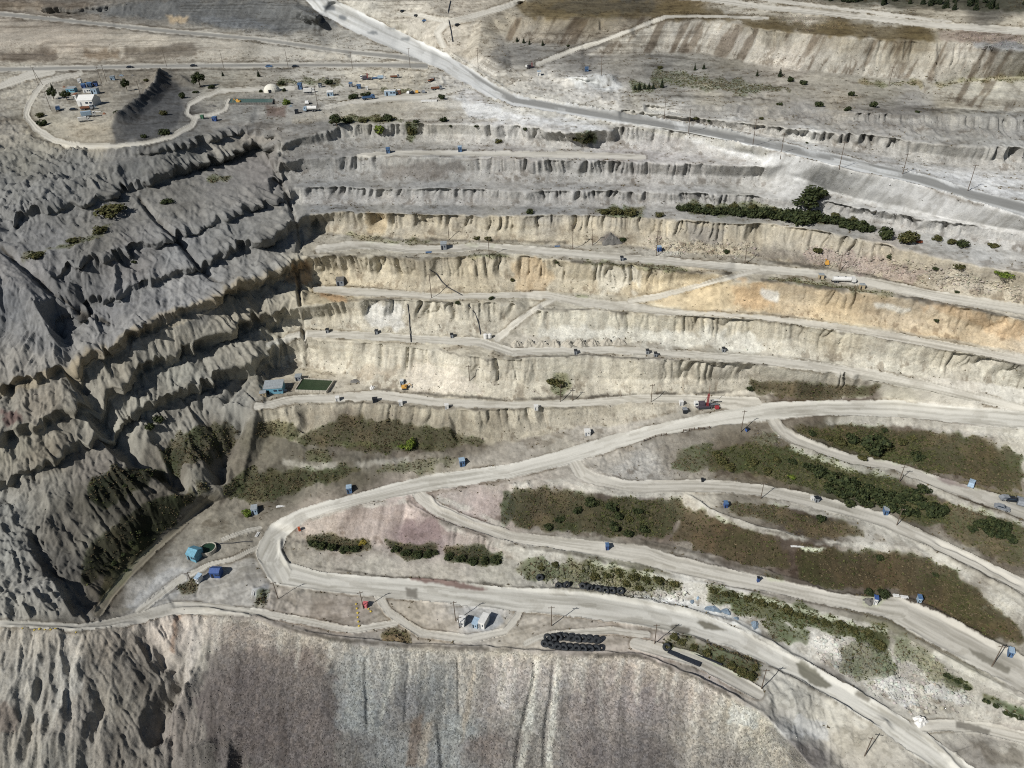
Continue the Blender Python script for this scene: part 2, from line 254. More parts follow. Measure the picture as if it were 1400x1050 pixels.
# ---------------------------------------------------------------- ridges (+) and gullies (-): points, height m, half width m
CARVE = [
 ([(110, 520), (135, 560), (150, 592), (182, 618), (225, 642), (262, 668)], -7, 5.5),
 ([(330, 555), (318, 590), (300, 625), (290, 660)], -6, 5),
 ([(92, 492), (100, 505), (112, 525)], -5, 3.5),
 ([(187, 268), (210, 295), (240, 322), (262, 350), (285, 375), (305, 388)], -2.2, 2.2),
 ([(0, 336), (25, 357), (70, 395), (112, 422), (150, 442)], -2.5, 2.6),
 ([(42, 410), (60, 436), (88, 482)], 2.5, 4),
 ([(62, 425), (80, 455), (98, 486)], -4, 5),
 ([(403, 355), (408, 400), (412, 430), (416, 470), (419, 500)], -2.6, 1.3),
 ([(362, 205), (385, 250), (402, 295), (412, 330), (405, 350)], -1.6, 1.6),
 ([(365, 470), (350, 492), (330, 520), (300, 560)], -2.5, 3),
 ([(320, 400), (340, 430), (345, 455)], -1.5, 1.6),
 ([(270, 480), (285, 505), (295, 540)], -1.5, 1.6),
 ([(190, 856), (200, 872), (215, 890), (226, 908), (245, 914)], -3.5, 3.6),
 ([(252, 918), (240, 935), (225, 955), (215, 975), (212, 1000), (224, 1012)], -5, 4.6),
 ([(256, 916), (262, 930), (252, 960), (240, 990)], 2.2, 4),
 ([(330, 1012), (325, 1050), (322, 1100)], -5, 3.5),
 ([(332, 1008), (300, 1020), (270, 1030), (240, 1045)], 2.0, 3.2),
 ([(45, 910), (52, 940), (45, 970), (38, 1000), (30, 1050)], -2.2, 2.2),
 ([(140, 950), (128, 990), (118, 1020), (114, 1060)], -2.5, 2.5),
 ([(110, 900), (95, 940), (80, 990), (70, 1040)], 1.4, 3),
 ([(731, 905), (731, 925), (724, 955), (716, 985), (709, 1020), (704, 1060)], -1.1, 1.0),
 ([(757, 905), (755, 935), (750, 965), (746, 1000), (742, 1060)], -1.1, 1.0),
 ([(499, 895), (500, 930), (502, 970), (502, 1000)], -0.9, 1.0),
 ([(626, 895), (628, 930), (627, 980)], -0.7, 0.8),
 ([(560, 900), (556, 940), (553, 990)], -0.6, 0.8),
 ([(598, 985), (602, 1015), (606, 1060)], -1.0, 1.2),
 ([(380, 853), (425, 868), (475, 876), (565, 884), (675, 889), (715, 893), (815, 895), (875, 897), (895, 905), (950, 928), (1000, 953), (1050, 978)], 1.6, 1.5),
 ([(187, 850), (150, 857), (110, 861), (0, 856)], 0.9, 1.3),
 ([(235, 833), (270, 832), (312, 839), (350, 845), (380, 853)], 1.3, 1.4),
 ([(822, 624), (900, 600), (972, 587), (1008, 581)], 0.9, 1.3),
 ([(557, 680), (559, 690), (600, 712), (675, 737), (700, 744), (775, 756), (830, 767)], 0.9, 1.0),
 ([(587, 674), (596, 691), (645, 712), (682, 723), (700, 727)], 0.9, 1.0),
 ([(700, 804), (800, 809), (880, 822), (940, 836), (1000, 851), (1050, 878), (1125, 920), (1175, 948), (1238, 988)], 1.1, 1.6),
 ([(1050, 911), (1125, 951), (1180, 984), (1200, 1000)], 1.0, 1.3),
 ([(905, 870), (950, 876), (1000, 898), (1040, 912)], 1.4, 2.0),
 ([(860, 738), (900, 745), (960, 759), (1050, 784), (1130, 808)], 0.8, 1.2),
 ([(1225, 814), (1275, 834), (1360, 882), (1400, 898)], 1.3, 1.6),
 ([(1075, 582), (1098, 599), (1150, 618)], 0.8, 1.2),
 ([(1125, 572), (1225, 575), (1300, 582), (1400, 591)], 1.0, 1.3),
 ([(1080, 608), (1160, 637), (1225, 648), (1270, 667), (1315, 687), (1360, 699), (1400, 714)], 1.2, 1.4),
 ([(940, 676), (970, 700), (1032, 722), (1090, 735)], 1.3, 1.5),
 ([(1250, 740), (1300, 766), (1400, 818)], 1.1, 1.6),
 ([(1275, 737), (1340, 768), (1400, 802)], -0.8, 1.2),
 ([(1260, 1000), (1285, 1025), (1320, 1060)], 0.9, 1.2),
 ([(385, 735), (383, 755), (395, 775)], 0.9, 1.2),
 ([(600, 70), (625, 78), (657, 102), (700, 128), (775, 143), (850, 157), (950, 172), (1050, 190)], 1.6, 2.4),
 ([(640, 113), (700, 147), (800, 162), (875, 172), (1050, 206), (1137, 229), (1250, 254), (1400, 298)], 0.9, 1.6),
 ([(420, 352), (455, 348), (500, 349), (575, 355), (700, 350)], 0.7, 1.2),
 ([(735, 425), (787, 425), (862, 430), (950, 435), (1050, 441), (1150, 455), (1250, 475), (1400, 502)], 0.8, 1.2),
 ([(700, 493), (800, 487), (862, 492), (975, 498), (1050, 501)], 0.7, 1.2),
 ([(1050, 384), (1125, 394), (1250, 410), (1400, 438)], 0.8, 1.5),
 ([(840, 106), (800, 112), (770, 115)], 2.5, 6),
 ([(215, 120), (200, 140), (175, 158), (152, 171)], 1.0, 2.5),
 ([(222, 100), (215, 120)], 1.2, 2.5),
 ([(1215, 985), (1190, 1005), (1175, 1025)], 1.5, 3),
 ([(250, 112), (275, 108), (300, 112)], 0.8, 2),
 ([(50, 235), (80, 232), (105, 238)], -3, 3.2),
 ([(160, 350), (180, 360), (195, 365)], -3, 3.5),
 ([(243, 570), (250, 545), (240, 600)], 0.5, 2),
 ([(222, 96), (216, 120), (200, 140), (176, 157), (153, 171)], 4.5, 8),
 ([(244, 104), (252, 112), (262, 118)], 2.0, 4),
 ([(0, 70), (80, 72)], -1.5, 5), ([(110, 70), (190, 70), (266, 66)], -1.5, 5),
 ([(80, 116), (130, 108), (170, 106)], 1.5, 5), ([(10, 128), (40, 122)], 1.2, 3),
 ([(620, 564), (622, 590), (628, 600)], -3.0, 2.2),
 ([(415, 556), (420, 575), (412, 590)], -3.5, 3.0),
 ([(1187, 58), (1186, 80), (1178, 104)], -1.4, 1.8),
 ([(1120, 52), (1105, 75), (1090, 95)], -1.0, 2.0),
 ([(1020, 42), (1000, 62), (985, 75)], -1.0, 2.4),
 ([(822, 26), (822, 40)], -2, 1.8),
]
# ---------------------------------------------------------------- terrain: survey lines -> triangles -> fine mesh
STEP = 1.28
U_MIN, U_MAX, V_MIN, V_MAX = -176.0, 1576.0, -44.0, 1176.0
gu = np.arange(U_MIN, U_MAX + 0.1, STEP); gv = np.arange(V_MIN, V_MAX + 0.1, STEP)
NU, NV = len(gu), len(gv)
GU, GV = np.meshgrid(gu, gv)

# levels first read off one by one, then settled so that every bench floor is level and every face leans back
LEV_A = [-260, -240, -203, -197, -189, -187, -173, -171.5, -158, -156, -145, -144, -130.5, -129, -119.7, -118.5, -110.5, -109.5, -99, -98, -85, -84.5, -73, -48, -36, 0]
LEV_B = [-260, -240, -203, -196, -186.9, -185.3, -172.5, -171.3, -157, -155.6, -143.3, -142.6, -128.2, -127.2, -116.8, -116, -109.6, -108.9, -98.9, -97.8, -88.3, -87.9, -82.3, -54, -40.6, 0]
def z_along(pts, z):
    return np.interp(_z_along(pts, z), LEV_A, LEV_B)
def _z_along(pts, z):
    x = np.array([p[0] for p in pts], float); y = np.array([p[1] for p in pts], float)
    if isinstance(z, (int, float)):
        return np.full(len(x), float(z))
    if z[0] == 'f':
        s = np.concatenate([[0], np.cumsum(np.hypot(np.diff(x), np.diff(y)))])
        return z[1] + (z[2] - z[1]) * s / s[-1]
    zx = np.array([q[0] for q in z], float); zz = np.array([q[1] for q in z], float)
    return np.interp(x, zx, zz)

def extend(pts, z):
    """carry lines that touch the frame on into the margin"""
    P = [(float(x), float(y), float(h)) for (x, y), h in zip(pts, z)]
    def ext(a, b):
        dx, dy = b[0] - a[0], b[1] - a[1]
        if abs(dx) < 1: return None
        tx = U_MAX + 4 if b[0] >= 1399 else U_MIN - 4
        k = (tx - b[0]) / dx
        if k <= 0: return None
        slope = max(-0.6, min(0.6, dy / dx))
        dz = max(-0.03, min(0.03, (b[2] - a[2]) / abs(dx)))
        return (tx, b[1] + slope * (tx - b[0]), b[2] + dz * abs(tx - b[0]))
    if P[-1][0] >= 1399 or (0.5 >= P[-1][0] > -100):
        e = ext(P[-2], P[-1]); P = P + ([e] if e else [])
    if P[0][0] >= 1399 or (0.5 >= P[0][0] > -100):
        e = ext(P[1], P[0]); P = ([e] if e else []) + P
    return P

def resample(P, n):
    A = np.array(P, float)
    s = np.concatenate([[0], np.cumsum(np.hypot(np.diff(A[:, 0]), np.diff(A[:, 1])))])
    t = np.linspace(0, s[-1], n)
    return np.stack([np.interp(t, s, A[:, k]) for k in range(A.shape[1])], 1)

def length(P):
    A = np.array(P, float)
    return float(np.hypot(np.diff(A[:, 0]), np.diff(A[:, 1])).sum())

PTS = []; _cell = {}
def addpts(A, mind=3.2):
    for x, y, z in A:
        k = (int(x // 4), int(y // 4)); ok = True
        for i in (-1, 0, 1):
            for j in (-1, 0, 1):
                for (qx, qy) in _cell.get((k[0] + i, k[1] + j), ()):
                    if (qx - x) ** 2 + (qy - y) ** 2 < mind * mind: ok = False
        if ok:
            _cell.setdefault(k, []).append((x, y)); PTS.append((x, y, z))

FACES = []          # cliff polygons for colour and fluting
for (name, cr, zc, to, zt, colr, amp, mf, mz) in CLIFFS:
    a = extend(cr, z_along(cr, zc)); b = extend(to, z_along(to, zt))
    n = max(int(length(a) / 6), 4)
    A = resample(a, n); B = resample(b, n)
    if name == 'left_bench':                      # part of the dark band is cast shadow on the bench below
        B = A + (B - A) * 0.66
    addpts(A); addpts(B)
    Mid = B + (A - B) * mf
    Mid[:, 2] = B[:, 2] + (A[:, 2] - B[:, 2]) * mz
    gap = np.hypot(A[:, 0] - B[:, 0], A[:, 1] - B[:, 1])
    addpts(Mid[gap > 14])
    FACES.append((name, np.vstack([A[:, :2], B[::-1, :2]]), colr, amp, A, B))
for pts, z in LINES:
    a = extend(pts, z_along(pts, z))
    addpts(resample(a, max(int(length(a) / 6), 2)))
# frame of the survey, so that the sheet has corners
for (x, y, z) in [(U_MIN - 8, V_MIN - 8, -36), (U_MAX + 8, V_MIN - 8, -37), (U_MIN - 8, V_MAX + 12, -226), (U_MAX + 8, V_MAX + 12, -216),
                  (300, V_MIN - 8, -37), (700, V_MIN - 8, -39), (1100, V_MIN - 8, -40), (1300, V_MAX + 12, -216), (U_MAX + 8, 1050, -208), (1400, 1170, -212),
                  (1240, 1150, -214), (U_MIN - 8, 900, -200), (U_MIN - 8, 0, -46), (U_MIN - 8, 100, -73)]:
    PTS.append((x, y, z))
PT = np.array(PTS)
rz = ray(PT[:, 0], PT[:, 1])[:, 2]
PW = rz / PT[:, 2]                       # 1/t on the sight line
assert (PW > 0).all()
res = delaunay_2d_cdt([Vector((p[0], p[1])) for p in PT], [], [], 0, 1e-5)
TV = np.array([tuple(v) for v in res[0]]); orig = [o[0] if o else -1 for o in res[3]]
TW = np.array([PW[o] for o in orig])
W = np.full((NV, NU), np.nan)
for f in res[2]:
    f = list(f)[:3]
    (x0, y0), (x1, y1), (x2, y2) = TV[f]
    i0 = max(int(math.floor((min(x0, x1, x2) - U_MIN) / STEP)), 0); i1 = min(int(math.ceil((max(x0, x1, x2) - U_MIN) / STEP)), NU - 1)
    j0 = max(int(math.floor((min(y0, y1, y2) - V_MIN) / STEP)), 0); j1 = min(int(math.ceil((max(y0, y1, y2) - V_MIN) / STEP)), NV - 1)
    if i1 < i0 or j1 < j0: continue
    den = (y1 - y2) * (x0 - x2) + (x2 - x1) * (y0 - y2)
    if abs(den) < 1e-9: continue
    X = GU[j0:j1 + 1, i0:i1 + 1]; Y = GV[j0:j1 + 1, i0:i1 + 1]
    a = ((y1 - y2) * (X - x2) + (x2 - x1) * (Y - y2)) / den
    b = ((y2 - y0) * (X - x2) + (x0 - x2) * (Y - y2)) / den
    c = 1 - a - b
    m = (a >= -1e-6) & (b >= -1e-6) & (c >= -1e-6)
    sub = W[j0:j1 + 1, i0:i1 + 1]
    sub[m] = (a * TW[f[0]] + b * TW[f[1]] + c * TW[f[2]])[m]
while np.isnan(W).any():
    bad = np.isnan(W); Pd = np.pad(W, 1, mode='edge')
    st = np.stack([Pd[:-2, 1:-1], Pd[2:, 1:-1], Pd[1:-1, :-2], Pd[1:-1, 2:]])
    cnt = (~np.isnan(st)).sum(0); sm = np.nansum(st, 0)
    W = np.where(bad & (cnt > 0), sm / np.maximum(cnt, 1), W)
W = blur(W, 2)
P = CAM + ray(GU, GV) / W[..., None]     # world points of the plain survey surface

def normals(P):
    du = np.empty_like(P); dv = np.empty_like(P)
    du[:, 1:-1] = P[:, 2:] - P[:, :-2]; du[:, 0] = P[:, 1] - P[:, 0]; du[:, -1] = P[:, -1] - P[:, -2]
    dv[1:-1] = P[2:] - P[:-2]; dv[0] = P[1] - P[0]; dv[-1] = P[-1] - P[-2]
    n = np.cross(dv, du)
    return n / np.maximum(np.linalg.norm(n, axis=-1, keepdims=True), 1e-9)

def inside(poly, X, Y):
    """even-odd test of grid points in an image polygon"""
    x = np.asarray(poly, float)[:, 0]; y = np.asarray(poly, float)[:, 1]
    r = np.zeros(X.shape, bool); j = len(x) - 1
    for i in range(len(x)):
        c = (y[i] > Y) != (y[j] > Y)
        with np.errstate(divide='ignore', invalid='ignore'):
            xi = (x[j] - x[i]) * (Y - y[i]) / (y[j] - y[i]) + x[i]
        r ^= c & (X < xi); j = i
    return r

def pmask(poly, warp=3.0, soft=1, scale=14.0, seed=3):
    """soft mask of a surveyed patch with a natural, wandering edge"""
    poly = np.asarray(poly, float)
    pad = warp * 2 + 8
    i0 = max(int((poly[:, 0].min() - pad - U_MIN) / STEP), 0); i1 = min(int((poly[:, 0].max() + pad - U_MIN) / STEP) + 1, NU)
    j0 = max(int((poly[:, 1].min() - pad - V_MIN) / STEP), 0); j1 = min(int((poly[:, 1].max() + pad - V_MIN) / STEP) + 1, NV)
    m = np.zeros((NV, NU), np.float32)
    if i1 <= i0 or j1 <= j0: return m
    X = GU[j0:j1, i0:i1]; Y = GV[j0:j1, i0:i1]
    if warp > 0:
        X = X + warp * 1.6 * fbm(GU[j0:j1, i0:i1] / scale, GV[j0:j1, i0:i1] / scale, seed, 3, 0.6)
        Y = Y + warp * 1.6 * fbm(GU[j0:j1, i0:i1] / scale + 40, GV[j0:j1, i0:i1] / scale, seed + 5, 3, 0.6)
    m[j0:j1, i0:i1] = blur(inside(poly, X, Y).astype(np.float32), soft)
    return m

N0 = normals(P)
DBG_BAD = (N0[..., 2] < 0.02).mean()
print('terrain', NU, NV, 'pts', len(PTS), 'steep/overturned share', round(float(DBG_BAD), 4))

# --- cliff masks
cliff = np.zeros((NV, NU), np.float32); famp = np.zeros((NV, NU), np.float32); ffrac = np.zeros((NV, NU), np.float32)
for (name, poly, colr, amp, A, B) in FACES:
    m = pmask(poly, 0, 1)
    cliff = np.maximum(cliff, m); famp = np.maximum(famp, m * amp)
    oa = np.argsort(A[:, 0]); ob = np.argsort(B[:, 0])
    cy = np.interp(GU, A[oa, 0], A[oa, 1]); ty = np.interp(GU, B[ob, 0], B[ob, 1])
    ff = np.clip((ty - GV) / np.maximum(ty - cy, 2), 0, 1)
    ffrac = np.where(m > 0.02, ff, ffrac)
slope = np.arccos(np.clip(N0[..., 2], -1, 1))
Nh = N0[..., :2] / np.maximum(np.linalg.norm(N0[..., :2], axis=-1, keepdims=True), 1e-6)
Nhs = blur(Nh * smooth(0.35, 0.8, slope)[..., None], 30)
Nhs = Nhs / np.maximum(np.linalg.norm(Nhs, axis=-1, keepdims=True), 1e-6)
Nhs = np.where(np.isfinite(Nhs), Nhs, 0)
WX, WY, WZ = P[..., 0], P[..., 1], P[..., 2]

# --- flutes: ridged noise along the strike, blended over a fan of strike directions
KD = 7
lefty = smooth(430, 370, GU) * smooth(860, 840, GV)
flute = np.zeros((NV, NU)); coarse = np.zeros((NV, NU)); wsum = np.zeros((NV, NU))
for k in range(KD):
    an = math.radians(-135 + 180.0 * k / (KD - 1))           # direction the face looks to
    dx, dy = math.cos(an), math.sin(an)
    w = np.clip(Nhs[..., 0] * dx + Nhs[..., 1] * dy, 0, 1) ** 24 + 1e-9
    t = -WX * dy + WY * dx                                   # along the strike
    dn = WX * dx + WY * dy
    t = t + 1.2 * (vnoise(t / 5 + 3, WZ / 5, 90 + k) - 0.5) * 2
    big = 1 - np.abs(vnoise(t / 14.0, WZ / 60 + dn / 90, 31) * 2 - 1)
    # wide ribs between narrow clefts
    c1 = np.abs(vnoise(t / 6.0, WZ / 50 + dn / 60, 41) * 2 - 1) ** 0.36
    c2 = np.abs(vnoise(t / 2.6, WZ / 26 + dn / 40, 51) * 2 - 1) ** 0.45
    # sharp fins on the left wall
    f1 = 1 - np.abs(vnoise(t / 6.5, WZ / 50 + dn / 60, 43) * 2 - 1)
    f2 = 1 - np.abs(vnoise(t / 2.9, WZ / 26 + dn / 40, 47) * 2 - 1)
    r3 = vnoise(t / 1.1, WZ / 8, 61) * 2 - 1
    right_f = 1.5 * (c1 - 0.78) + 0.75 * (c2 - 0.75) + 0.14 * r3
    left_f = 2.1 * (f1 ** 1.2 - 0.45) + 1.0 * (f2 ** 1.2 - 0.45) + 0.14 * r3
    flute += w * (right_f * (1 - lefty) + left_f * lefty)
    coarse += w * (big - 0.55)
    wsum += w
flute /= wsum; coarse /= wsum
steep = smooth(0.62, 1.0, blur(slope, 2))
patchy = 0.10 + 1.35 * smooth(0.36, 0.60, fbm(WX / 26, WY / 26, 71, 3) * 0.5 + 0.5)
talus = smooth(0.12, 0.62, ffrac + 0.30 * fbm(WX / 9, WY / 9, 75, 2))
A_f = blur(famp * (0.35 + 0.65 * steep) * (talus * (1 - lefty) + lefty), 1) * (patchy * (1 - lefty) + lefty)
disp = A_f * (flute * 2.1 + coarse * (1.0 + 1.3 * lefty))
rub = fbm(WX / 2.2, WY / 2.2 + WZ / 2.2, 81, 3, 0.6)
disp = disp + blur(cliff, 1) * 0.22 * rub
P2 = P.copy()
P2[..., 0] += Nhs[..., 0] * disp; P2[..., 1] += Nhs[..., 1] * disp
# ---------------------------------------------------------------- roads: centre lines (x, y, half width across, image units)
ROADS = [
 ('haul_road', [(1580, 594, 13), (1400, 574, 12), (1300, 567, 11.5), (1225, 560, 12), (1125, 558, 10), (1060, 562, 12), (1000, 570, 11), (950, 579, 9), (900, 589, 9), (845, 603, 10), (775, 625, 10.5), (700, 644, 9.5), (585, 661, 11), (500, 680, 8.5), (450, 693, 8), (412, 705, 9), (380, 727, 14), (366, 755, 17), (382, 783, 17), (440, 796, 13), (520, 803, 14), (600, 809, 15), (700, 820, 16), (800, 828, 17), (880, 840, 17), (940, 852, 17), (1000, 871, 14), (1050, 896, 12), (1100, 920, 12), (1162, 957, 14), (1225, 995, 16), (1287, 1038, 17), (1360, 1095, 19), (1440, 1180, 20)]),
 ('haul_road', [(420, -20, 14), (440, 6, 13), (500, 36, 14), (560, 64, 13), (605, 84, 11), (640, 105, 10), (670, 124, 9), (700, 137, 7.5), (775, 151, 7), (850, 163, 7), (900, 171, 7), (975, 184, 7.5), (1050, 199, 7.5), (1137, 218, 8), (1200, 233, 8), (1250, 244, 8), (1325, 267, 9), (1400, 287, 10), (1580, 340, 11)]),
 ('dirt_road', [(565, 668, 6), (575, 680, 9), (600, 698, 8.5), (645, 717, 8), (682, 729, 8), (700, 735, 8), (775, 745, 8.5), (830, 752, 11), (880, 759, 13), (920, 772, 12), (1000, 790, 11), (1050, 800, 10), (1130, 818, 9), (1180, 827, 11), (1225, 833, 16), (1275, 859, 20), (1340, 893, 20), (1400, 924, 22), (1580, 1015, 24)]),
 ('dirt_road', [(785, 632, 8), (792, 645, 9), (810, 655, 8), (850, 664, 8), (880, 665, 8), (950, 665, 9), (1000, 666, 8), (1050, 672, 8), (1100, 683, 9), (1150, 695, 9), (1210, 712, 10), (1275, 742, 9), (1340, 773, 9), (1400, 802, 9), (1580, 890, 10)]),
 ('dirt_road', [(1055, 572, 8), (1066, 588, 8), (1085, 601, 8), (1125, 617, 7), (1160, 628, 7), (1225, 640, 7), (1275, 658, 8), (1330, 675, 9), (1400, 699, 11), (1580, 760, 12)]),
 ('dirt_road', [(352, 556, 5), (400, 546, 5), (450, 545, 6), (520, 541, 7), (600, 550, 6), (700, 554, 5), (787, 552, 5), (875, 545, 5), (940, 546, 6), (1000, 551, 9), (1030, 555, 12)]),
 ('dirt_road', [(365, 470, 3), (417, 456, 5), (475, 458, 5), (575, 464, 5), (657, 468, 6), (700, 482, 5), (760, 479, 5), (800, 478, 4), (862, 480, 5), (975, 487, 4.5), (1050, 493, 6), (1125, 503, 7), (1200, 516, 7), (1275, 530, 7), (1340, 546, 6), (1400, 560, 6)]),
 ('dirt_road', [(432, 395, 5), (475, 399, 6), (537, 401, 4.5), (600, 406, 4), (660, 405, 4), (700, 403, 4), (750, 404, 5), (800, 414, 6), (862, 420, 6), (925, 429, 5), (1050, 436, 4.5), (1150, 449, 6), (1250, 466, 6), (1325, 480, 6), (1400, 493, 6), (1580, 530, 7)]),
 ('dirt_road', [(1036, 369, 4), (1000, 379, 3.5), (950, 392, 3.5), (905, 404, 4), (862, 412, 4)]),
 ('dirt_road', [(756, 410, 4), (730, 424, 3.5), (700, 446, 4), (680, 462, 5)]),
 ('dirt_road', [(436, 341, 5), (475, 336, 6), (500, 335, 5), (560, 341, 5), (625, 340, 5), (660, 336, 4), (700, 341, 6), (775, 346, 5), (862, 353, 5), (950, 361, 5), (1032, 368, 6), (1125, 375, 5), (1200, 389, 7), (1275, 404, 7), (1400, 424, 7), (1580, 450, 8)]),
 ('dirt_road', [(490, 213, 3), (540, 210, 3.5), (600, 209, 3.5), (700, 211, 4), (780, 212, 5), (880, 215, 4)]),
 ('dirt_road', [(440, 148, 2.5), (480, 140, 3), (530, 134, 5), (575, 133, 5), (620, 123, 3), (650, 115, 3)]),
 ('dirt_road', [(-40, 18, 4), (0, 19, 3.5), (100, 29, 3.2), (225, 42, 3.2), (350, 53, 3.2), (475, 71, 3.6), (540, 77, 4), (575, 82, 5)]),
 ('dirt_road', [(-176, 100, 5), (0, 95, 4), (100, 93, 3.5), (250, 90, 3.5), (400, 89, 3.5), (520, 89, 3.5), (580, 90, 5)]),
 ('dirt_road', [(-60, 135, 4), (0, 118, 5), (40, 103, 6), (70, 98, 5)]),
 ('dirt_road', [(110, 100, 4), (60, 112, 4), (48, 128, 4.5), (40, 142, 4), (35, 158, 4), (50, 177, 4.5), (75, 193, 4.5), (110, 200, 4), (160, 200, 3.5), (200, 195, 3), (235, 187, 3.5), (262, 172, 4), (266, 163, 3.5), (255, 156, 3), (258, 143, 3), (275, 134, 3), (300, 124, 3.5), (350, 122, 3), (400, 121, 3)]),
 ('dirt_road', [(265, 160, 3), (290, 156, 3), (308, 150, 3), (312, 138, 3)]),
 ('dirt_road', [(735, 88, 3), (780, 70, 3), (830, 54, 2.8), (870, 38, 2.6), (910, 23, 2.4), (960, 22, 2.0), (1050, 25, 2.0)]),
 ('dirt_road', [(920, -6, 4), (1000, 3, 4), (1050, 11, 4), (1150, 20, 4), (1275, 34, 4.5), (1400, 43, 5), (1580, 60, 5)]),
 ('dirt_road', [(1010, -6, 2.5), (1100, 6, 2.5), (1200, 18, 2.5), (1300, 30, 2.0)]),
 ('dirt_road', [(720, -4, 4), (690, 10, 4), (650, 22, 4.5), (610, 32, 5), (598, 45, 5), (605, 62, 5)]),
 ('dirt_road', [(612, 30, 3), (580, 22, 3), (545, 18, 3)]),
 ('dirt_road', [(-176, 853, 5), (0, 853, 5), (60, 856, 5), (110, 858, 5), (150, 853, 6), (190, 845, 8), (240, 832, 9), (300, 833, 8), (340, 838, 6)]),
 ('valley_track', [(296, 675, 5), (270, 697, 5), (240, 725, 5), (212, 748, 5.5), (175, 785, 6), (150, 815, 6), (135, 838, 6)]),
 ('dirt_road', [(355, 722, 3), (330, 728, 3.2), (305, 738, 3)]),
 ('dirt_road', [(352, 748, 3), (320, 764, 3.2), (285, 772, 3.2), (262, 785, 4)]),
 ('dirt_road', [(1245, 996, 9), (1290, 992, 8), (1340, 995, 8), (1400, 1009, 9), (1580, 1070, 10)]),
 ('dirt_road', [(515, 812, 6), (532, 838, 6), (575, 866, 6), (640, 874, 6), (690, 864, 5), (708, 842, 5), (712, 824, 5)]),
 ('dirt_road', [(345, 836, 5), (420, 850, 5), (480, 862, 5), (540, 852, 5)]),
 ('dirt_road', [(190, 836, 5), (228, 806, 5), (250, 790, 5)]),
 ('dirt_road', [(720, 880, 4), (735, 872, 4), (760, 866, 4), (840, 862, 5), (885, 868, 5)]),
 ('dirt_road', [(870, 880, 9), (905, 890, 9), (950, 902, 9), (1000, 928, 10), (1035, 948, 9)]),
]
roadm = np.zeros((NV, NU), np.float32); roadt = np.zeros((NV, NU), np.float32); roads_ = np.zeros((NV, NU), np.float32)
roadid = np.full((NV, NU), -1, np.int16)
def px_index(px, py):
    return (min(max((py - V_MIN) / STEP, 0), NV - 1.001), min(max((px - U_MIN) / STEP, 0), NU - 1.001))
edgew = 1.5 * fbm(GU / 9, GV / 9, 201, 3, 0.6)
for rid, (rname, pts) in enumerate(ROADS):
    A = np.array(pts, float)
    n = max(int(length(A[:, :2]) / 5), 3)
    A = resample(A, n)
    s0 = 0.0
    for q in range(len(A) - 1):
        (x0, y0, h0), (x1, y1, h1) = A[q], A[q + 1]
        pad = max(h0, h1) * 1.5 + 6
        i0 = max(int((min(x0, x1) - pad - U_MIN) / STEP), 0); i1 = min(int((max(x0, x1) + pad - U_MIN) / STEP) + 2, NU)
        j0 = max(int((min(y0, y1) - pad - V_MIN) / STEP), 0); j1 = min(int((max(y0, y1) + pad - V_MIN) / STEP) + 2, NV)
        seg = math.hypot(x1 - x0, y1 - y0)
        if i1 <= i0 or j1 <= j0 or seg < 1e-6: s0 += seg; continue
        X = GU[j0:j1, i0:i1]; Y = GV[j0:j1, i0:i1]
        tt = np.clip(((X - x0) * (x1 - x0) + (Y - y0) * (y1 - y0)) / seg ** 2, 0, 1)
        sd = ((X - x0) * (y1 - y0) - (Y - y0) * (x1 - x0)) / seg
        d = np.hypot(X - (x0 + tt * (x1 - x0)), Y - (y0 + tt * (y1 - y0))) + edgew[j0:j1, i0:i1]
        hw = h0 + (h1 - h0) * tt
        mm = 1 - smooth(-1.1, 1.1, d - hw)
        sub = roadm[j0:j1, i0:i1]; up = mm > sub
        sub[up] = mm[up]
        roadt[j0:j1, i0:i1][up] = (sd / hw)[up]; roads_[j0:j1, i0:i1][up] = (s0 + tt * seg)[up]
        roadid[j0:j1, i0:i1][up & (mm > 0.5)] = rid
        s0 += seg

